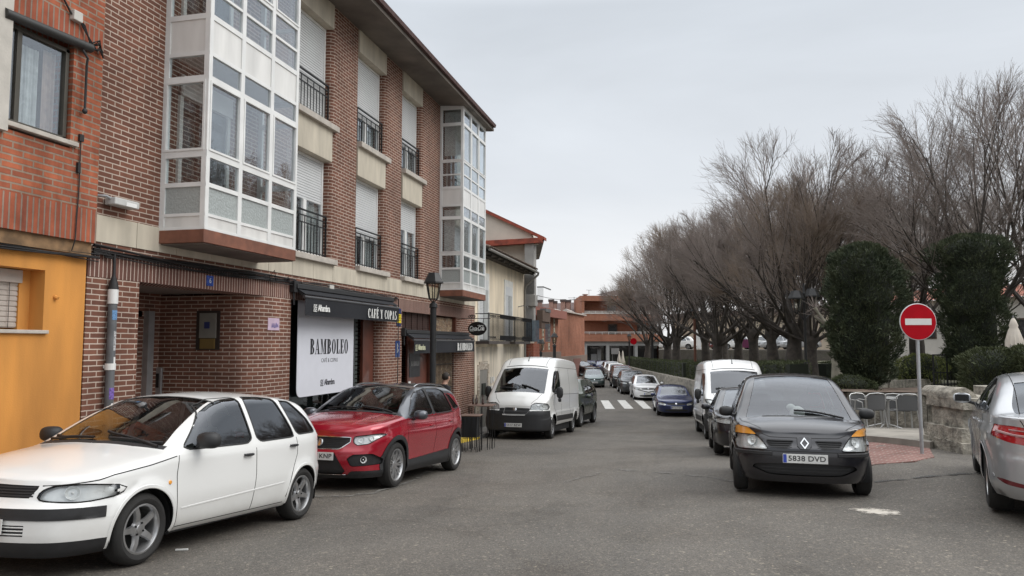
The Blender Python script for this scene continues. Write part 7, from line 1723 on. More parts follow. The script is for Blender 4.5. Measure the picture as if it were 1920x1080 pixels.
def sheet(xs, ys, zf, dz=0, keep=None):
    m = MB(); nx, ny = len(xs), len(ys)
    for y in ys:
        for x in xs: m.v.append((x, y, zf(x, y)+dz))
    for j in range(ny-1):
        for i in range(nx-1):
            if keep is None or keep((xs[i]+xs[i+1])/2, (ys[j]+ys[j+1])/2): m.f.append((j*nx+i, j*nx+i+1, (j+1)*nx+i+1, (j+1)*nx+i))
    return m
def steps(*seg):
    o = []
    for a, b, n in seg: o += list(np.linspace(a, b, n, endpoint=False))
    return o+[seg[-1][1]]
g = obj('road', sheet(steps((-400, -40, 6), (-40, -10, 8), (-10, 8, 40), (8, 40, 12), (40, 400, 6)), steps((-60, 0, 8), (0, 40, 60), (40, 120, 30), (120, 700, 6)), gz), ASPH, None, smooth=True); tag(g, kind='structure')
PAVE = mat('pavement_concrete', (.22, .21, .195), .85, var=.2, scale=4, bump=.3)
KERB = mat('kerb_stone', (.26, .25, .235), .8, var=.2, scale=6)
def strip(y0, y1, xa, xb, h, n, m_, nm, kerb=True):
    m = MB(); ys = np.linspace(y0, y1, n)
    for y in ys: z_ = gz(xb(y), y)+h; m.v += [(xa(y), y, z_), (xb(y), y, z_), (xb(y), y, z_-h-.1)]
    for i in range(n-1): a = i*3; m.f += [(a, a+1, a+4, a+3), (a+1, a+2, a+5, a+4)]
    return tag(obj(nm, m, m_, None), kind='structure')
strip(-6, 31.6, lambda y: -9.5, lambda y: -6.25, .11, 60, PAVE, 'pavement')
strip(-6, 31.6, lambda y: -6.25, lambda y: -6.12, .105, 60, KERB, 'kerb')
bx_ = lambda y: -6.4-(y-31.6)*.2275
strip(31.6, 90, lambda y: bx_(y)-2.2, lambda y: bx_(y)+.25, .11, 40, PAVE, 'far_pavement')
m = MB(); ys = np.linspace(16.4, 21.2, 14)
for y in ys: m.v += [(-6.255, y, gz(-6.2, y)+.118), (-6.112, y, gz(-6.2, y)+.118), (-6.108, y, gz(-6.2, y)+.0)]
for i in range(13): m.f += [(i*3, i*3+1, i*3+4, i*3+3), (i*3+1, i*3+2, i*3+5, i*3+4)]
tag(obj('yellow_kerb_paint', m, mat('kerb_yellow', (.62, .44, .05), .7, var=.35, scale=9), None), kind='structure')
WPAINT = mat('road_white_paint', (.52, .51, .48), .7, var=.25, scale=5)
for k, (a, b, c, d) in enumerate((((1126, 751), (1141, 751), (1153, 767), (1135, 767)), ((1157, 750.5), (1172, 750.5), (1188, 766.5), (1171, 766.5)), ((1188.5, 750), (1204, 750), (1222, 766.5), (1206.5, 766.5)), ((1222, 750), (1236, 750), (1256, 766.5), (1241, 766.5)))):
    q = []
    for px, py in (a, b, c, d):
        dd = 40.
        for _ in range(100): p = at(px, py, dd); dd = dd*.7+.3*(gz(p[0], p[1])-CAMZ)/ray(px, py)[2]
        p = at(px, py, dd); q.append((p[0], p[1], gz(p[0], p[1])+.008))
    tag(obj('crossing_stripe', MB().add(q, [(3, 2, 1, 0)]), WPAINT, None), kind='structure')
def ground_at(px, py):
    dd = 9.
    for _ in range(200): p = at(px, py, dd); dd = dd*.7+.3*(gz(p[0], p[1])-CAMZ)/ray(px, py)[2]
    p = at(px, py, dd); return p[0], p[1], gz(p[0], p[1])
def poly_sheet(name, pts, zf, dz, m_, sub=10, sides=0.):
    bm = bmesh.new(); vs = [bm.verts.new((x, y, 0)) for x, y in pts]; bm.faces.new(vs); bmesh.ops.triangulate(bm, faces=bm.faces)
    for _ in range(3): bmesh.ops.subdivide_edges(bm, edges=[e for e in bm.edges if e.calc_length() > .7], cuts=1, use_grid_fill=False); bmesh.ops.triangulate(bm, faces=bm.faces)
    for v in bm.verts: v.co.z = zf(v.co.x, v.co.y)+dz
    mb = MB(); bm.verts.ensure_lookup_table(); mb.v = [tuple(v.co) for v in bm.verts]; mb.f = [tuple(v.index for v in f.verts) for f in bm.faces]
    if sides:
        for e in bm.edges:
            if len(e.link_faces) == 1:
                a, b = [v.co for v in e.verts]; mb.add([tuple(a), tuple(b), (b.x, b.y, b.z-sides), (a.x, a.y, a.z-sides)], [(0, 1, 2, 3)])
    bm.free(); return tag(obj(name, mb, m_, None), kind='structure')
def paving_mat():
    m = brick('red_paving', (.21, .105, .09), (.16, .078, .066), (.25, .195, .17), bw=.22, rh=.11, ms=.014, var=.35, vscale=1.5)
    n = m.node_tree.nodes; l = m.node_tree.links
    br = [q for q in n if q.type == 'TEX_BRICK'][0]; g_ = [q for q in n if q.type == 'NEW_GEOMETRY'][0]
    mp = n.new('ShaderNodeMapping'); mp.inputs['Rotation'].default_value = (0, 0, .5); l.new(g_.outputs['Position'], mp.inputs[0]); l.new(mp.outputs[0], br.inputs['Vector']); return m
G_ = lambda px, py: ground_at(px, py)[:2]
poly_sheet('brick_paving', [G_(1560, 884), G_(1640, 872), G_(1716, 866), G_(1752, 858), G_(1742, 839), G_(1625, 822), (2.9, 21), (2.2, 21), (1.95, 16)], gz, .012, paving_mat(), sides=.05)
poly_sheet('terrace', [G_(1744, 842), tuple(at(1800, 645, 15.5)[:2]), tuple(at(1850, 645, 17)[:2]), (6.6, 21.2), (2.6, 22.5), (2.9, 20.5), G_(1625, 829)], gz, .13, mat('terrace_concrete', (.24, .22, .19), .85, var=.25, scale=2.5, bump=.3), sides=.2)
# pale patch and thin litter on the asphalt
def worn(name, col, thr, sc, rad=None):
    """a thin deposit that lets the asphalt show where the noise is low and towards its rim"""
    m_ = bpy.data.materials.new(name); m_.use_nodes = True; n = m_.node_tree.nodes; l = m_.node_tree.links; p = n['Principled BSDF']; setp(p, col, .9)
    tc = n.new('ShaderNodeTexCoord'); nz = n.new('ShaderNodeTexNoise'); nz.inputs['Scale'].default_value = sc; nz.inputs['Detail'].default_value = 7; nz.inputs['Roughness'].default_value = .7; l.new(tc.outputs['Object'], nz.inputs[0])
    r_ = n.new('ShaderNodeMapRange'); r_.inputs['From Min'].default_value = thr-.08; r_.inputs['From Max'].default_value = thr+.10; src = nz.outputs[0]
    if rad:
        ln = n.new('ShaderNodeVectorMath'); ln.operation = 'LENGTH'; l.new(tc.outputs['Object'], ln.inputs[0]); q = n.new('ShaderNodeMath'); q.operation = 'MULTIPLY_ADD'; q.inputs[1].default_value = -.42/rad; l.new(ln.outputs['Value'], q.inputs[0]); l.new(nz.outputs[0], q.inputs[2]); ad = n.new('ShaderNodeMath'); ad.operation = 'ADD'; ad.inputs[1].default_value = .22; l.new(q.outputs[0], ad.inputs[0]); src = ad.outputs[0]
    l.new(src, r_.inputs[0]); l.new(r_.outputs[0], p.inputs['Alpha']); return m_
a = ground_at(1640, 960); m = MB(); nn_ = 28
m.v = [(a[0]+.42*math.cos(t), a[1]+.36*math.sin(t), gz(a[0]+.42*math.cos(t), a[1]+.36*math.sin(t))+.007) for t in np.linspace(0, 2*math.pi, nn_, endpoint=False)]+[(a[0], a[1], a[2]+.008)]; m.f = [(i, (i+1) % nn_, nn_) for i in range(nn_)]
tag(obj('pale_spill', m, worn('sand_pale', (.50, .46, .40), .50, 7, .34), None, loc=a), kind='structure')
def seam(name, pix, w_, m_):
    P = [np.array(ground_at(*q)[:2]) for q in pix]; Q = []
    for p0, p1 in zip(P[:-1], P[1:]): Q += [p0+(p1-p0)*t for t in np.linspace(0, 1, 10, endpoint=False)]
    Q.append(P[-1]); m = MB()
    for i, q in enumerate(Q):
        t = Q[min(i+1, len(Q)-1)]-Q[max(i-1, 0)]; t = t/np.linalg.norm(t); nn = np.array([-t[1], t[0]]); ww = w_*(1+.5*math.sin(i*1.7)); q = q+nn*.03*math.sin(i*.9)
        for sg in (-.5, .5): c = q+nn*ww*sg; m.v.append((c[0], c[1], gz(c[0], c[1])+.009))
    for i in range(len(Q)-1): m.f.append((2*i, 2*i+1, 2*i+3, 2*i+2))
    tag(obj(name, m, m_, None), kind='structure')
seam('road_seam', [(905, 752), (885, 800), (840, 850), (800, 885)], .07, worn('seam_pale', (.155, .146, .132), .50, 3))
seam('gutter_line', [(560, 930), (640, 932), (700, 925), (760, 908), (812, 880), (868, 848), (905, 834)], .06, worn('gutter_pale', (.175, .166, .15), .42, 4))
seam('road_seam', [(1640, 905), (1760, 893), (1850, 888), (1919, 880)], .12, worn('tar_dark', (.07, .068, .065), .50, 4))
seam('road_seam', [(1060, 905), (1150, 880), (1330, 895), (1385, 905)], .08, worn('seam_pale2', (.17, .16, .148), .52, 3))
m = MB()
for (px, py) in ((338, 1034), (1018, 815), (1019, 812)):
    b = ground_at(px, py); m.bar((b[0]-.05, b[1], b[2]+.012), (b[0]+.05, b[1]+.04, b[2]+.012), .012, .012)
tag(obj('litter', m, WTXT, None), 'thin pale scraps of litter lying on the open asphalt', 'litter', kind='stuff')
# park ground, walls
g = obj('park_ground', sheet(steps((0, 6, 20), (6, 70, 30), (70, 500, 5)), steps((21.2, 90, 70), (90, 160, 8), (160, 600, 4)), lambda s, y: 0), GRASS, None, smooth=True)
me = g.data
for v in me.vertices: s, y = v.co.x, v.co.y; x = float(LINE(min(y, 88)))+s+.1; v.co.x = x; v.co.z = pz(x, y)+.03*math.sin(x*2.1)*math.sin(y*1.3)
tag(g, kind='structure')
def z2(x, y): return .30+.5*ss(5, 20, x-4.9)
g = obj('park_soil', sheet(steps((5.6, 12, 14), (12, 60, 12)), steps((16.4, 21.4, 16)), lambda x, y: z2(x, y)+.05*math.sin(x*3)*math.cos(y*2.3)), SOIL, None, smooth=True); tag(g, kind='structure')
g = obj('soil_bed', sheet(steps((0, 7, 16)), steps((21.0, 25.5, 12)), lambda s, y: 0), SOIL, None, smooth=True)
for v in g.data.vertices: s, y = v.co.x, v.co.y; x = float(LINE(y))+s-.1; v.co.x = x; v.co.z = pz(x, y)+.06+.04*math.sin(x*4)*math.sin(y*3)
tag(g, kind='structure')
GRAN = mat('weathered_granite', (.42, .385, .32), .92, var=.5, scale=6.5, bump=1.6, bscale=22, c2=(.11, .10, .083), coords='Object')
from mathutils import noise as mnoise
def rough(mb_, amp=.02, sc=4., cuts=4):
    bm = bmesh.new(); vs = [bm.verts.new(v) for v in mb_.v]; bm.verts.ensure_lookup_table()
    for f in mb_.f:
        try: bm.faces.new([vs[i] for i in f])
        except ValueError: pass
    bmesh.ops.subdivide_edges(bm, edges=bm.edges[:], cuts=cuts, use_grid_fill=True); bm.normal_update()
    for v in bm.verts:
        nv = mnoise.noise_vector(v.co*sc)+.5*mnoise.noise_vector(v.co*sc*2.7); v.co += nv*amp
    mb = MB(); bm.verts.ensure_lookup_table(); bm.verts.index_update(); mb.v = [tuple(v.co) for v in bm.verts]; mb.f = [tuple(v.index for v in f.verts) for f in bm.faces]; bm.free(); return mb
_g = ground_at(1792, 853); PX = at(1815, 645, float(np.dot(np.array([_g[0], _g[1]]), _fw[:2])/math.cos(PITCH)**2)+.6)[:2]
SB = thing('stone_pier', 'weathered granite pier with a stepped base right beside the no entry sign', 'stone pier', (PX[0], PX[1], gz(PX[0], PX[1])), YAW)
zb = gz(4.2, 14.2)
def sbox(x0, x1, y0, y1, h0, h1): return MB().box(x0, x1, y0, y1, h0, h1)
S_ = 1.0
for (x0, x1, y0, y1, h0, h1, am) in ((-.52, .55, -.60, .7, -.15, .20, .03), (-.49, .55, -.50, .7, .20, .44, .018), (-.38, .55, -.38, .6, .44, .78, .016), (-.43, .57, -.48, .7, .78, .97, .02)):
    obj('stone_course', rough(sbox(x0, x1, y0, y1, h0, h1), am, 5, 6), GRAN, SB, world=False, smooth=True, sharp=60)
v = MB(); pr = [(-.43, .95), (-.42, 1.04), (-.33, 1.13), (-.18, 1.14), (-.04, 1.06), (.06, .97)]; v.prism([(b, c) for b, c in pr], 'y', -.15, .9); obj('scroll_stone', rough(v, .02, 5, 3), GRAN, SB, world=False, smooth=True, sharp=60)
def stone_wall(name, label, pts, zt, zb_, w=.35):
    root = thing(name, label, 'wall', (pts[0][0], pts[0][1], zb_(*pts[0]))); m = MB()
    for a, b in zip(pts[:-1], pts[1:]):
        a = np.array(a); b = np.array(b); L = np.linalg.norm(b-a); u = (b-a)/L; n_ = np.array([u[1], -u[0]]); N = max(1, int(L/.8))
        for i in range(N):
            p, q = a+u*L*i/N+u*.006, a+u*L*(i+1)/N-u*.006
            vs = [(*(p+n_*w/2), zb_(*p)-.3), (*(q+n_*w/2), zb_(*q)-.3), (*(q-n_*w/2), zb_(*q)-.3), (*(p-n_*w/2), zb_(*p)-.3), (*(p+n_*w/2), zt(*p)), (*(q+n_*w/2), zt(*q)), (*(q-n_*w/2), zt(*q)), (*(p-n_*w/2), zt(*p))]
            m.add(vs, [(0, 3, 2, 1), (4, 5, 6, 7), (0, 1, 5, 4), (1, 2, 6, 5), (2, 3, 7, 6), (3, 0, 4, 7)])
    obj('masonry', rough(m, .02, 4, 2), GRAN, root, smooth=True, sharp=50); return root
stone_wall('stone_wall', 'low weathered stone wall behind the metal terrace chairs', [(6.6, 20.9), (4.9, 21.3), (3.9, 21.4), (3.2, 23.0)], lambda x, y: .34, gz)
stone_wall('stone_wall', 'rough stone wall running from the granite pier behind the silver car', [tuple(at(px, 645, d)[:2]) for px, d in ((1830, 14.7), (1920, 14.6), (2150, 14.2))], lambda x, y: .78, gz, .4)
stone_wall('retaining_wall', 'low retaining wall under the clipped hedge along the parked cars', [(float(LINE(y)), y) for y in (23, 27, 32, 38, 45, 55, 65, 78, 88)], lambda x, y: pz(x, y)+.02, gz)
stone_wall('stone_edging', 'low stone edging around the soil bed under the left conifer', [tuple(at(px, 645, d)[:2]) for px, d in ((1575, 24.5), (1660, 24.5), (1750, 27))], lambda x, y: pz(x, y)+.28, pz, .2)
m = MB(); p = at(1770, 645, 25)
gate = thing('iron_gate', 'black iron park railing beside the right conifer', 'railing', (p[0], p[1], pz(p[0], p[1])))
for i in range(12): m.box(-.35+i*.1, -.33+i*.1, -.01, .01, 0, .55+(.5 if i in (0, 4) else 0))
m.box(-.35, .78, -.015, .015, .5, .53).box(-.35, .78, -.015, .015, .1, .13).box(-.37, -.33, -.03, .03, 0, 1.12).box(.04, .08, -.03, .03, 0, 1.12).box(-.37, .08, -.02, .02, 1.08, 1.12)
obj('railing', m, IRON, gate, world=False)
# no entry sign
p = ground_at(1729, 852); NE = thing('no_entry_sign', 'round red no entry sign with a white bar on a grey metal pole', 'road sign', p)
obj('pole', MB().lathe([(.03, -.1), (.03, 2.42), (.001, 2.43)], seg=16), GALV, NE, world=False, smooth=True)
hc = 2.08+.0; ND = math.atan2(-p[0], p[1]); nv = (math.sin(YAW)*1.0, -math.cos(YAW), 0)
zc_ = float(at(1723.5, 603, 13.0)[2])-p[2]
def disc(r0, r1, y0, y1, seg=48): return MB().lathe([(r0, y0), (r1, y0), (r1, y1), (r0, y1)], axis='y', seg=seg)
RS = mat('sign_red', (.38, .002, .010), .5, spec=.12, var=.12, scale=5)
of = lambda d: (nv[0]*d-.03*0, nv[1]*d, zc_)
pl_ = obj('sign_plate', facing(MB().lathe([(.001, -.002), (.315, -.002), (.325, .006), (.325, .012), (.001, .012)], axis='y', seg=48), of(.045), nv), mat('sign_rim_grey', (.5, .5, .5), .5), NE, world=False, smooth=True, sharp=40)
obj('red_disc', facing(MB().lathe([(.001, -.004), (.312, -.004), (.312, -.001)], axis='y', seg=48), of(.045), nv), RS, pl_, world=False)
obj('white_bar', facing(MB().box(-.232, .232, -.007, -.0045, -.056, .056), of(.045), nv), mat('sign_white', (.66, .65, .62), .4, var=.05), pl_, world=False, bevel=.002)
obj('bracket', MB().box(-.05, .05, -.03, .0, zc_+.12, zc_+.15).box(-.05, .05, -.03, .0, zc_-.15, zc_-.12), GALV, NE, world=False)
# terrace chairs and table
ALUT = mat('aluminium_tube', (.50, .50, .49), .35, .7, var=.08); MESHG = mat('grey_mesh_fabric', (.085, .085, .085), .8, var=.1, scale=60)
def chair(label, loc, rz):
    r = thing('terrace_chair', label, 'chair', loc, rz, 'metal chairs on the terrace')
    for sx in (-1, 1):
        obj('leg', MB().tube([(sx*.26, -.24, 0), (sx*.25, -.20, .42), (sx*.25, -.17, .62), (sx*.25, .0, .66)], .0125, 8), ALUT, r, world=False, smooth=True)
        obj('leg', MB().tube([(sx*.25, .30, 0), (sx*.22, .22, .42), (sx*.24, .26, .66), (sx*.25, .0, .66)], .0125, 8), ALUT, r, world=False, smooth=True)
    obj('seat', MB().box(-.22, .22, -.22, .22, .415, .435), MESHG, r, world=False, bevel=.01)
    P = [(-.24, .24, .62), (-.24, .27, .74), (-.17, .29, .80), (0, .31, .815), (.17, .29, .80), (.24, .27, .74), (.24, .24, .62)]
    obj('back_frame', MB().tube(P, .013, 8), ALUT, r, world=False, smooth=True)
    b = MB(); n_ = 10
    for i in range(n_):
        a0, a1 = -1+2*i/n_, -1+2*(i+1)/n_; f_ = lambda a: (a*.215, .27+.035*(1-a*a)); z0, z1 = .44, .78
        b.add([(*f_(a0), z0), (*f_(a1), z0), (*f_(a1), z1), (*f_(a0), z1)], [(0, 1, 2, 3)])
    obj('backrest', b, MESHG, r, world=False, smooth=True)
    return r
def tz(x, y): return gz(x, y)+.13
for px, py, rz, lab in ((1632, 804, YAW+math.pi+.1, 'front left metal terrace chair with its back to the street'), (1695, 804, YAW+math.pi-.12, 'front right metal terrace chair with its back to the street'), (1624, 794, YAW+.3, 'rear left metal terrace chair facing the street'), (1684, 794, YAW-.2, 'rear right metal terrace chair facing the street')):
    p = at(px, py, 17.3 if py == 804 else 18.5); chair(lab, (p[0], p[1], tz(p[0], p[1])), rz)
p = at(1660, 800, 17.9); T = thing('terrace_table', 'small square metal table between the terrace chairs', 'table', (p[0], p[1], tz(p[0], p[1])), YAW)
obj('tabletop', MB().box(-.33, .33, -.33, .33, .70, .73), ALUT, T, world=False, bevel=.01)
for sx in (-1, 1):
    for sy in (-1, 1): obj('leg', MB().tube([(sx*.05, sy*.05, .7), (sx*.05, sy*.05, .1), (sx*.28, sy*.28, 0)], .018, 8), ALUT, T, world=False, smooth=True)
# folded parasol
def parasol(px, d, zb, zt, label, zf=pz):
    p = at(px, 645, d); r = thing('folded_parasol', label, 'parasol', (p[0], p[1], zf(p[0], p[1]))); z0, z1 = Z(zb, d)-r.location.z, Z(zt, d)-r.location.z
    obj('pole', MB().tube([(0, 0, 0), (0, 0, z1+.05)], .025, 8), GREYM, r, world=False); m = MB(); n_ = 24; H_ = z1-z0
    for j, (t, rad) in enumerate(((0, .30), (.15, .28), (.5, .20), (.62, .15), (.7, .17), (.9, .10), (1, .02))):
        for i in range(n_): a_ = 2*math.pi*i/n_; q = rad*.6*(1+.3*(i % 2)*(1-t)); m.v.append((q*math.cos(a_), q*math.sin(a_), z0+H_*t-.06*(i % 3)*(t == 0)))
    for j in range(6):
        for i in range(n_): m.f.append((j*n_+i, j*n_+(i+1) % n_, (j+1)*n_+(i+1) % n_, (j+1)*n_+i))
    obj('canopy', m, mat('parasol_cream', (.55, .50, .43), .9, var=.1), r, world=False, smooth=True, sharp=80); return r
parasol(1902, 20.5, 645, 595, 'folded cream parasol in the park above the dark shrubs')
parasol(1160.5, 88, 678, 657, 'left folded cream parasol in front of the far cafe', gz); parasol(1167.5, 87, 681, 657, 'right folded cream parasol in front of the far cafe', gz)
# lamp posts
LMET = mat('lamp_black_paint', (.016, .016, .016), .45, .2, var=.2); LGL = glass('lantern_glass', (.80, .78, .72), .05)
def lantern(root, c, s=1., gl=LGL):
    x, y, z_ = c; a = .10*s; b = .165*s; H_ = .34*s
    m = MB()
    for i in range(6):
        t = 2*math.pi*i/6; ct, st = math.cos(t), math.sin(t); m.bar((x+a*ct, y+a*st, z_+.09*s), (x+b*ct, y+b*st, z_+.09*s+H_), .018*s, .018*s); m.bar((x, y, z_), (x+a*ct, y+a*st, z_+.09*s), .014*s, .014*s)
        t2 = 2*math.pi*(i+1)/6; m.bar((x+a*ct, y+a*st, z_+.09*s), (x+a*math.cos(t2), y+a*math.sin(t2), z_+.09*s), .016*s, .016*s)
    L = obj('lantern', m, LMET, root)
    m = MB().lathe([(b*1.38, z_+.09*s+H_), (b*1.36, z_+.12*s+H_), (b*.78, z_+.30*s+H_), (b*.72, z_+.32*s+H_), (.001, z_+.33*s+H_)], c=(x, y, 0), seg=6); m.lathe([(b*1.38, z_+.09*s+H_), (.001, z_+.10*s+H_)], c=(x, y, 0), seg=6); obj('cap', m, LMET, L)
    m = MB().lathe([(a*.97, z_+.1*s), (b*.97, z_+.085*s+H_)], c=(x, y, 0), seg=6); obj('glass', m, gl, L)
def lamp(px, d, ztop_py, label, zf, thick=.065, group=None):
    p = at(px, 645, d); zb_ = zf(p[0], p[1]); r = thing('street_lamp', label, 'street lamp', (p[0], p[1], zb_)); zt = Z(ztop_py, d); s = 1.05; z0 = zt-.76*s
    prof = [(thick*2, zb_-.1), (thick*2, zb_+.3), (thick*1.6, zb_+.36), (thick*1.25, zb_+.9), (thick, zb_+1.0), (thick, z0-.12), (thick*1.35, z0-.10), (thick*1.2, z0-.02), (thick*.5, z0+.02)]
    obj('post', MB().lathe(prof, c=(p[0], p[1], 0), seg=14), LMET, r, smooth=True); lantern(r, (p[0], p[1], z0), s); return r
lamp(812, 17.0, 502, 'black lantern post standing before the black awnings', lambda x, y: gz(x, y)+.11, .072)
s_ = None
lamp(1039.5, 46, 622, 'black lantern post rising behind the white van roof', gz, .1); lamp(1014, 42, 633, 'small lantern post at the left behind the white van roof', gz, .07)
lamp(1223, 60, 608, 'lantern post in front of the far terraced building, above the hedge', pz, .1); lamp(1180, 72, 624, 'distant thin lamp post before the far cafe', pz, .08)
p = at(1510, 645, 26.5); zb_ = pz(p[0], p[1]); DL = thing('double_street_lamp', 'ornate black lamp post with two lanterns in front of the big tree', 'street lamp', (p[0], p[1], zb_))
zt = Z(536, 26.5); obj('post', MB().lathe([(.17, zb_-.2), (.17, zb_+.05), (.13, zb_+.10), (.12, zb_+.42), (.16, zb_+.46), (.16, zb_+.52), (.10, zb_+.6), (.07, zb_+.75), (.05, zb_+1.0), (.045, zt-.3), (.06, zt-.26), (.04, zt-.2), (.03, zt+.1)], c=(p[0], p[1], 0), seg=16), LMET, DL, smooth=True)
ux, uy = math.cos(YAW), math.sin(YAW)
for sg in (-1, 1):
    q = [(p[0]+ux*sg*t*.3, p[1]+uy*sg*t*.3, zt-1.25+.3*math.sin(t*1.5)-.0) for t in np.linspace(0, 1, 8)]; obj('arm', MB().tube(q, .022, 6), LMET, DL, smooth=True)
    dz_ = .05 if sg > 0 else -.05; lantern(DL, (p[0]+ux*sg*.31, p[1]+uy*sg*.31+(.2*sg), Z(536, 26.5)-.95+dz_), 1.25)
p = at(1303, 645, 50); r = thing('rusty_post', 'thin rust brown lamp post among the left park trees', 'street lamp', (p[0], p[1], pz(p[0], p[1]))); obj('post', MB().tube([(p[0], p[1], -.5), (p[0], p[1], Z(598, 50))], .09, 8), mat('rust', (.13, .055, .035), .9), r); lantern(r, (p[0], p[1], Z(598, 50)), 1.2)
for (px, d, py, hgt, lab) in ((1087.5, 84, 658, 2.4, 'small no entry sign in front of the blank brick wall'), (1188, 78, 640, 3.0, 'small red round sign beside the far lamp post')):
    p = at(px, 645, d); z0 = gz(p[0], p[1]); r = thing('far_road_sign', lab, 'road sign', (p[0], p[1], z0)); zc2 = Z(py, d)
    obj('pole', MB().tube([(p[0], p[1], z0), (p[0], p[1], zc2)], .03, 6), GREYM, r); q = obj('red_disc', facing(MB().lathe([(.001, -.02), (.34, -.02), (.34, 0), (.001, 0)], axis='y', seg=20), (p[0], p[1]-.05, zc2), nv), RS, r, world=True)
    obj('white_bar', facing(MB().box(-.24, .24, -.03, -.021, -.06, .06), (p[0], p[1]-.05, zc2), nv), WTXT, q, world=True) if hgt < 2.5 else None
p = at(1155, 645, 86); r = thing('notice_panel', 'pale grey notice panel on posts in front of the far cafe', 'panel', (p[0], p[1], gz(p[0], p[1]))); z0 = r.location.z
obj('board', MB().box(p[0]-.55, p[0]+.35, p[1], p[1]+.05, Z(664, 86), Z(653, 86)), mat('panel_grey_far', (.25, .25, .24), .6), r); obj('post', MB().box(p[0]-.45, p[0]-.4, p[1]+.06, p[1]+.1, z0, Z(664, 86)).box(p[0]+.2, p[0]+.25, p[1]+.06, p[1]+.1, z0, Z(664, 86)), GREYM, r)
p = at(1383, 645, 60); r = thing('purple_board', 'purple playground board between two park trees', 'board', (p[0], p[1], pz(p[0], p[1]))); obj('board', MB().box(p[0]-.05, p[0]+.95, p[1], p[1]+.06, Z(652, 60), Z(636, 60)), mat('purple_paint', (.16, .03, .09), .6), r); obj('post', MB().box(p[0], p[0]+.08, p[1]+.07, p[1]+.13, r.location.z, Z(640, 60)), BLK, r)
# bar tables outside the bar
def bar_table(px, py, d, top_py, w, label, cat='table'):
    p = at(px, py, d); zg = gz(p[0], p[1]); r = thing('bar_table', label, cat, (p[0], p[1], zg), YAW*0+.1, 'iron tables outside the bar'); H_ = Z(top_py, d)-zg
    obj('tabletop', MB().box(-w/2, w/2, -w/2, w/2, H_-.022, H_), mat('tabletop_wood', (.12, .07, .05), .6, var=.3), r, world=False, bevel=.005)
    for i in range(14):
        t = i/14*4; s = int(t); f_ = t-s; e = w/2-.03; c = [(-e+2*e*f_, -e), (e, -e+2*e*f_), (e-2*e*f_, e), (-e, e-2*e*f_)][s]
        k = 1 if i % 2 else .82
        obj('leg', MB().tube([(c[0], c[1], H_-.04), (c[0]*k, c[1]*k, 0)], .008, 5), IRON, r, world=False)
    obj('ring', MB().box(-w/2+.03, w/2-.03, -.008, .008, H_*.35, H_*.36).box(-.008, .008, -w/2+.03, w/2-.03, H_*.35, H_*.36), IRON, r, world=False)
    return r, p, zg+H_
bar_table(884, 835, 17.6, 778, .48, 'lower iron bar table next to the red car')
r, p, zt = bar_table(903, 830, 18.4, 759, .62, 'taller iron bar table with beer bottles next to the white van')
for dx, lab in ((-.22, 'left beer bottle on the taller iron bar table'), (-.14, 'middle beer bottle on the taller iron bar table'), (.03, 'right dark beer bottle on the taller iron bar table')):
    b = obj('beer_bottle', MB().lathe([(.001, 0), (.03, 0), (.031, .13), (.014, .18), (.012, .24), (.001, .24)], seg=12), mat('brown_bottle_glass', (.04, .015, .008), .1, coat=1), None, loc=None, smooth=True); b.location = (p[0]+dx, p[1], zt); tag(b, lab, 'bottle', 'beer bottles on the bar table')
p = at(882, 800, 18.3); pl = thing('plant_box', 'dark metal planter box hanging behind the lower bar table', 'planter', (p[0], p[1], gz(p[0], p[1])+.11)); obj('box', MB().box(-.2, .2, -.12, .12, .18, .72), mat('planter_dark', (.02, .022, .024), .5), pl, world=False, bevel=.01)
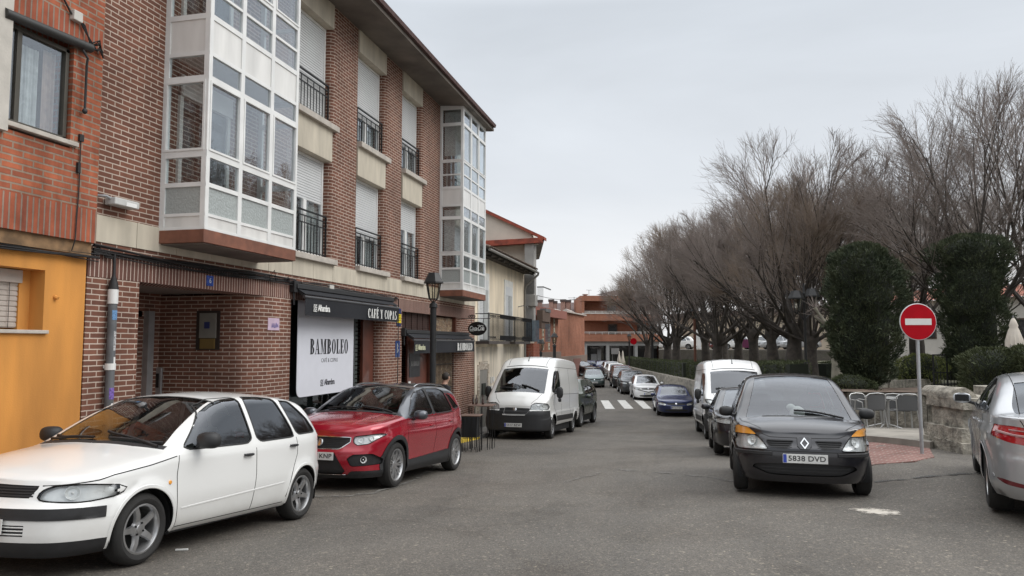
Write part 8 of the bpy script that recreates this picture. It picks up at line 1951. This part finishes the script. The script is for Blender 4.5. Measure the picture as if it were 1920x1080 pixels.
# people at the bar door
SKIN = mat('skin', (.42, .25, .18), .6, var=.05); HAIRG = mat('grey_hair', (.30, .28, .26), .8); HAIRD = mat('dark_hair', (.02, .014, .01), .7); COATB = mat('black_coat', (.014, .014, .016), .85); JEANS = mat('dark_trousers', (.02, .022, .03), .9)
def person(label, loc, rz, hairm, coat, lean=0., s=1.):
    r = thing('person', label, 'person', loc, rz); V = {}; me = bpy.data.meshes.new('body')
    L = [('pel', (0, 0, .95), .155), ('wai', (0, -.02*lean, 1.10), .14), ('che', (0, -.25*lean, 1.33), .165), ('nk0', (0, -.36*lean, 1.47), .085), ('nk1', (0, -.43*lean, 1.54), .058), ('hd0', (0, -.5*lean-.01, 1.60), .078), ('hd1', (0, -.55*lean-.012, 1.67), .094), ('hd2', (0, -.57*lean-.005, 1.735), .07)]
    for sg, n_ in ((1, 'l'), (-1, 'r')):
        L += [('hip'+n_, (sg*.1, 0, .88), .105), ('kn'+n_, (sg*.11, -.01, .48), .062), ('an'+n_, (sg*.11, .02, .09), .042), ('to'+n_, (sg*.13, -.16, .035), .034),
              ('sh'+n_, (sg*.19, -.3*lean, 1.40), .072), ('el'+n_, (sg*.25, -.2*lean+.02, 1.12), .047), ('wr'+n_, (sg*.24, -.3*lean-.12, .90), .030), ('pa'+n_, (sg*.235, -.3*lean-.17, .83), .032)]
        for k in range(4): L += [('fa%d%s' % (k, n_), (sg*(.215+.018*k), -.3*lean-.205, .785-.004*k), .0095), ('fb%d%s' % (k, n_), (sg*(.212+.02*k), -.3*lean-.20, .745+.006*abs(k-1)), .008)]
        L += [('th'+n_, (sg*.20, -.3*lean-.20, .82), .010), ('tj'+n_, (sg*.19, -.3*lean-.225, .79), .008)]
    idx = {q[0]: i for i, q in enumerate(L)}; E = [('pel', 'wai'), ('wai', 'che'), ('che', 'nk0'), ('nk0', 'nk1'), ('nk1', 'hd0'), ('hd0', 'hd1'), ('hd1', 'hd2')]
    for n_ in 'lr':
        E += [('pel', 'hip'+n_), ('hip'+n_, 'kn'+n_), ('kn'+n_, 'an'+n_), ('an'+n_, 'to'+n_), ('che', 'sh'+n_), ('sh'+n_, 'el'+n_), ('el'+n_, 'wr'+n_), ('wr'+n_, 'pa'+n_), ('pa'+n_, 'th'+n_), ('th'+n_, 'tj'+n_)]
        for k in range(4): E += [('pa'+n_, 'fa%d%s' % (k, n_)), ('fa%d%s' % (k, n_), 'fb%d%s' % (k, n_))]
    me.from_pydata([q[1] for q in L], [(idx[a], idx[b]) for a, b in E], []); tmp = bpy.data.objects.new('body', me); link(tmp)
    tmp.modifiers.new('s', 'SKIN'); me.skin_vertices or me.attributes
    for i, q in enumerate(L): me.skin_vertices[0].data[i].radius = (q[2], q[2]*(.8 if q[0] in ('che', 'wai', 'pel') else 1)) if True else 0
    me.skin_vertices[0].data[0].use_root = True
    sb = tmp.modifiers.new('u', 'SUBSURF'); sb.levels = 2; sb.render_levels = 2
    dg = bpy.context.evaluated_depsgraph_get(); ev = bpy.data.meshes.new_from_object(tmp.evaluated_get(dg)); bpy.data.objects.remove(tmp)
    body = bpy.data.objects.new('body', ev); link(body); body.parent = r; ev.shade_smooth(); ev.materials.clear()
    for q in (SKIN, coat, JEANS): ev.materials.append(q)
    for f_ in ev.polygons:
        z_ = f_.center.z; f_.material_index = 0 if (z_ > 1.50 or (abs(f_.center.x) > .17 and z_ < .88 and z_ > .6)) else (1 if z_ > .86 else 2)
    hy = -.55*lean; h = MB(); h.ell((0, hy+.025, 1.685), (.098, .105, .105), 16, 12); h.v = [(x, y, z_) for x, y, z_ in h.v]; h.f = [f_ for f_ in h.f if not (sum(h.v[i][2] for i in f_)/4 < 1.67 and sum(h.v[i][1] for i in f_)/4 < hy+.01)]
    obj('hair', h, hairm, r, world=False, smooth=True)
    fc = MB(); fc.ell((0, hy-.105, 1.655), (.014, .02, .024), 8, 6); obj('nose', fc, SKIN, r, world=False, smooth=True)
    for sg in (-1, 1): fc = MB(); fc.ell((sg*.094, hy+.0, 1.66), (.012, .02, .032), 8, 6); obj('ear', fc, SKIN, r, world=False, smooth=True)
    ey = MB(); ey.ell((-.035, hy-.085, 1.68), (.013, .008, .007), 8, 6); obj('eye', ey, BLKT, r, world=False); ey = MB(); ey.ell((.035, hy-.085, 1.68), (.013, .008, .007), 8, 6); obj('eye', ey, BLKT, r, world=False)
    mo = MB(); mo.ell((0, hy-.088, 1.605), (.025, .008, .006), 8, 6); obj('mouth', mo, mat('lips', (.25, .08, .07), .5), r, world=False)
    r.scale = (s, s, s); return r
zz = gz(-7.1, 18)+.11
person('person with short grey hair in a dark top standing in the bar doorway', (-7.36, 17.98, zz+.02), .6, HAIRG, mat('grey_brown_top', (.10, .09, .085), .9))
p = at(826, 712, 17.9); person('person with dark hair in a black coat standing behind the red car', (p[0], p[1], gz(p[0], p[1])+.11), 2.6, HAIRD, COATB, .35, .97)
w0, w1 = at(1004, 553, 60), at(1092, 560, 98); tag(obj('overhead_wire', MB().tube([w0+(w1-w0)*t-np.array([0, 0, 1.2*t*(1-t)]) for t in np.linspace(0, 1, 14)], .022, 4), CABLE, None), 'thin overhead wire hanging above the far brick roofs', 'wire')
# ------------------------------------------------------------------ cars in place
HD = math.pi/2
def rel(X, Y): return (X, Y)
make_car('white_hatchback', ibiza(), 'white older five door hatchback with silver star wheels, nearest car at the left', (-5.19, 6.62), R(-92.0))
make_car('red_crossover', arona(), 'dark red crossover with black roof and grey cladding parked before the bar', (-5.16, 11.92), R(-92.2))
S = van('old'); make_car('white_van', S, 'older white panel van with black bumper parked on the left side', (-5.02, 23.75), R(-92), cat='van')
make_car('black_minivan', modus(), 'black compact minivan with orange indicators in the front right row', (1.36, 11.80), R(-91.5))
make_car('silver_saloon', mondeo(), 'silver saloon seen from behind at the right edge', (4.33, 10.38), HD-R(15.5), cat='car')
S = boxer_mod(van('new')); make_car('white_van', S, 'newer high roof white van behind the black minivan', (1.14, 25.6), R(-86), cat='van')
make_car('black_hatchback', hatch(L=4.25, W=1.75, H=1.47, WB=2.6, nose=.74, cowl=1.02, hood=1.05, paint_=P_BLACK, r=.31, rake=.85, ds=.032, lampz=.70), 'glossy black hatchback squeezed between black minivan and white van', (1.22, 17.9), R(-89))
def off_road():
    S = hatch(L=4.3, W=1.82, H=1.62, WB=2.65, nose=.98, hood=1.15, fo=.75, paint_=P_GREEN, r=.40, rake=.42, belt=1.04, lampz=.82, ds=.035, style=('cover', 6, STEEL, DARK))
    d = .20
    for k in ('belt', 'top', 'low'): S[k] = [(a, b+d) for a, b in S[k]]
    return S
make_car('off_road_car', off_road(), 'old dark green off road car with muddy sides behind the left van', (-4.95, 29.6), R(-93.5), cat='car')
make_car('blue_hatchback', hatch(L=4.0, W=1.70, H=1.38, WB=2.58, nose=.68, hood=1.12, paint_=P_BLUE, r=.29, rake=.72, ds=.035, txt='M 7417 WC'), 'dark blue hatchback parked in front of the zebra crossing', (-1.05, 37.4), R(-83.5))
def yaris_bits(root, tree, S):
    m = MB()
    q = ribbon(tree, [(-.62, .66), (0, .52), (.62, .66)], 'front', .05, .01); m.add(q.v, q.f); obj('front_band', m, BLK, root, world=False)
make_car('white_hatchback', hatch(L=3.95, W=1.70, H=1.50, WB=2.51, nose=.80, hood=.95, paint_=paint('clean_white_paint', (.72, .72, .72), amt=.2), r=.3, rake=.85, ds=.04, lampz=.72, extra=(yaris_bits,), txt='4351 JWL'), 'small clean white hatchback with black grille behind the dark blue one', (-3.0, 47.9), R(-81))
GP = 'cars parked beyond the zebra crossing'
suvk = dict(L=4.4, W=1.82, H=1.60, WB=2.65, nose=.88, hood=1.0, r=.34, rake=.72, belt=1.03, ds=.05, clad=True)
make_car('grey_crossover', hatch(paint_=P_GREY, **suvk), 'dark grey crossover directly behind the small clean white hatchback', (-4.3, 53.6), R(-80), GP)
make_car('dark_crossover', hatch(paint_=P_DGREY2, **suvk), 'black crossover fourth in the far row beyond the crossing', (-5.6, 60.8), R(-79), GP)
make_car('dark_red_car', hatch(paint_=P_DRED, **{**suvk, 'H': 1.62}), 'dark red car fifth in the far row beyond the crossing', (-6.2, 66.6), R(-78), GP)
make_car('white_crossover', hatch(paint_=P_WHITE, **suvk), 'white fronted crossover sixth in the far row', (-7.3, 72.4), R(-78), GP)
make_car('silver_estate', hatch(paint_=P_SILVER, **suvk), 'silver car next to last in the far row', (-8.4, 78.6), R(-78), GP)
make_car('blue_grey_car', hatch(paint_=P_BLUE, **{**suvk, 'H': 1.5}), 'dark bluish car last in the far row', (-9.9, 84.5), R(-78), GP)
make_car('green_saloon', hatch(L=4.1, W=1.68, H=1.42, WB=2.45, nose=.72, hood=1.05, paint_=P_TEAL, r=.29, rake=.72, ds=.04, txt='VA 6320 AK'), 'old grey green car driving towards us in the middle of the street', (-8.0, 61.3), R(-80))
p = at(1086, 690, 80); make_car('dark_estate', hatch(paint_=P_DGREY2, **suvk), 'dark estate car standing at an angle by the far left kerb', (p[0], p[1]), R(-40), GP)
p = at(1108, 690, 86); make_car('dark_saloon', hatch(paint_=P_BLUE, **{**suvk, 'H': 1.46, 'clad': False}), 'dark saloon turning across the far end of the street', (p[0], p[1]), R(20), GP)
p = at(1085, 690, 33); make_car('white_small_car', hatch(L=3.6, W=1.62, H=1.4, WB=2.4, nose=.7, paint_=P_WHITE, r=.28, ds=.05), 'white car mostly hidden between van and green off road car', (-6.2, 36.0), R(-92), GP)
GU = 'cars parked on the street above the park'
for px, d, k, rz, lab in ((1272, 84, P_WHITE, 170, 'white car above the park, leftmost beside the hedge end'), (1362, 86, P_DRED, 200, 'dark red car parked above the park'), (1382, 84, P_WHITE, 190, 'white car right next to the dark red one above the park'), (1430, 80, P_WHITE, 188, 'white hatchback between two park trees above the park'), (1462, 78, P_SILVER, 188, 'pale silver car behind the slim tree above the park'), (1500, 76, P_SILVER, 190, 'silver car glimpsed right of the massive tree')):
    p = at(px, 650, d); z_ = Z(655, d); make_car('parked_car', hatch(L=4.1, W=1.7, H=1.48, WB=2.5, paint_=k, ds=.07), lab, (p[0], p[1], z_), R(rz), GU)
# the upper street is level where those cars stand
a, b = at(1240, 645, 78), at(1560, 645, 68); 
m = MB(); q = [at(1235, 645, 80), at(1560, 645, 70), at(1600, 645, 86), at(1235, 645, 97)]; m.add([(w[0], w[1], Z(655, 83)-.0) for w in q]+[(w[0], w[1], -2) for w in q], [(0, 1, 2, 3), (0, 4, 5, 1), (3, 7, 4, 0)]); tag(obj('upper_street', m, ASPH, None), kind='structure')
# ------------------------------------------------------------------ sky, sun, camera
w = bpy.data.worlds.new('World'); SC.world = w; w.use_nodes = True; n = w.node_tree.nodes; l = w.node_tree.links; bg = n['Background']
EL = R(40)
sk = n.new('ShaderNodeTexSky'); sk.sky_type = 'NISHITA'; sk.sun_disc = False; sk.sun_elevation = EL; sk.sun_rotation = R(79); sk.dust_density = 4; sk.air_density = 1
tc = n.new('ShaderNodeTexCoord'); sp = n.new('ShaderNodeSeparateXYZ'); l.new(tc.outputs['Generated'], sp.inputs[0])
el = n.new('ShaderNodeValToRGB'); E_ = el.color_ramp.elements
k = 8.0
stops = [(0.0, (.86, .86, .87)), (.08, (.86, .87, .88)), (.20, (.71, .745, .79)), (.42, (.64, .685, .74)), (.56, (1.35, 1.40, 1.46)), (1.0, (2.4, 2.44, 2.5))]
while len(E_) < len(stops): E_.new(.5)
for i, (a, c) in enumerate(stops): E_[i].position = a; E_[i].color = (*c, 1)
l.new(sp.outputs[2], el.inputs[0])
mp = n.new('ShaderNodeMapping'); mp.inputs['Scale'].default_value = (1, 1, 3.2); l.new(tc.outputs['Generated'], mp.inputs[0])
nz = n.new('ShaderNodeTexNoise'); nz.inputs['Scale'].default_value = 1.6; nz.inputs['Detail'].default_value = 7; nz.inputs['Roughness'].default_value = .52; nz.inputs['Distortion'].default_value = .5; l.new(mp.outputs[0], nz.inputs[0])
mr = n.new('ShaderNodeMapRange'); mr.inputs['From Min'].default_value = .3; mr.inputs['From Max'].default_value = .72; mr.inputs['To Min'].default_value = .91; mr.inputs['To Max'].default_value = 1.08; l.new(nz.outputs[0], mr.inputs[0])
mu = n.new('ShaderNodeMix'); mu.data_type = 'RGBA'; mu.blend_type = 'MULTIPLY'; mu.inputs['Factor'].default_value = 1; l.new(el.outputs[0], mu.inputs['A']); l.new(mr.outputs[0], mu.inputs['B'])
sc_ = n.new('ShaderNodeMix'); sc_.data_type = 'RGBA'; sc_.blend_type = 'MULTIPLY'; sc_.inputs['Factor'].default_value = 1; sc_.inputs['B'].default_value = (10, 10, 10, 1); sc_.clamp_result = False; l.new(mu.outputs['Result'], sc_.inputs['A'])
mx = n.new('ShaderNodeMix'); mx.data_type = 'RGBA'; mx.inputs['Factor'].default_value = .96; l.new(sk.outputs[0], mx.inputs['A']); l.new(sc_.outputs['Result'], mx.inputs['B'])
l.new(mx.outputs['Result'], bg.inputs['Color']); bg.inputs['Strength'].default_value = .1
su = bpy.data.lights.new('sun', 'SUN'); su.energy = 1.35; su.angle = R(40); su.color = (1, .97, .93); so = bpy.data.objects.new('sun', su); link(so); so.rotation_euler = (R(50), 0, R(101))
cam = bpy.data.cameras.new('camera'); co = bpy.data.objects.new('camera', cam); link(co); co.location = (0, 0, CAMZ); co.rotation_euler = (math.pi/2+PITCH, 0, YAW); cam.sensor_width = 36; cam.lens = 36*1400/1920.; cam.clip_end = 2000; cam.clip_start = .05
SC.camera = co
SC.view_settings.view_transform = 'Standard'; SC.view_settings.look = 'None'; SC.view_settings.exposure = .12; SC.view_settings.gamma = 1
SC.cycles.max_bounces = 6; SC.cycles.transparent_max_bounces = 16; SC.cycles.glossy_bounces = 3; SC.cycles.use_denoising = True
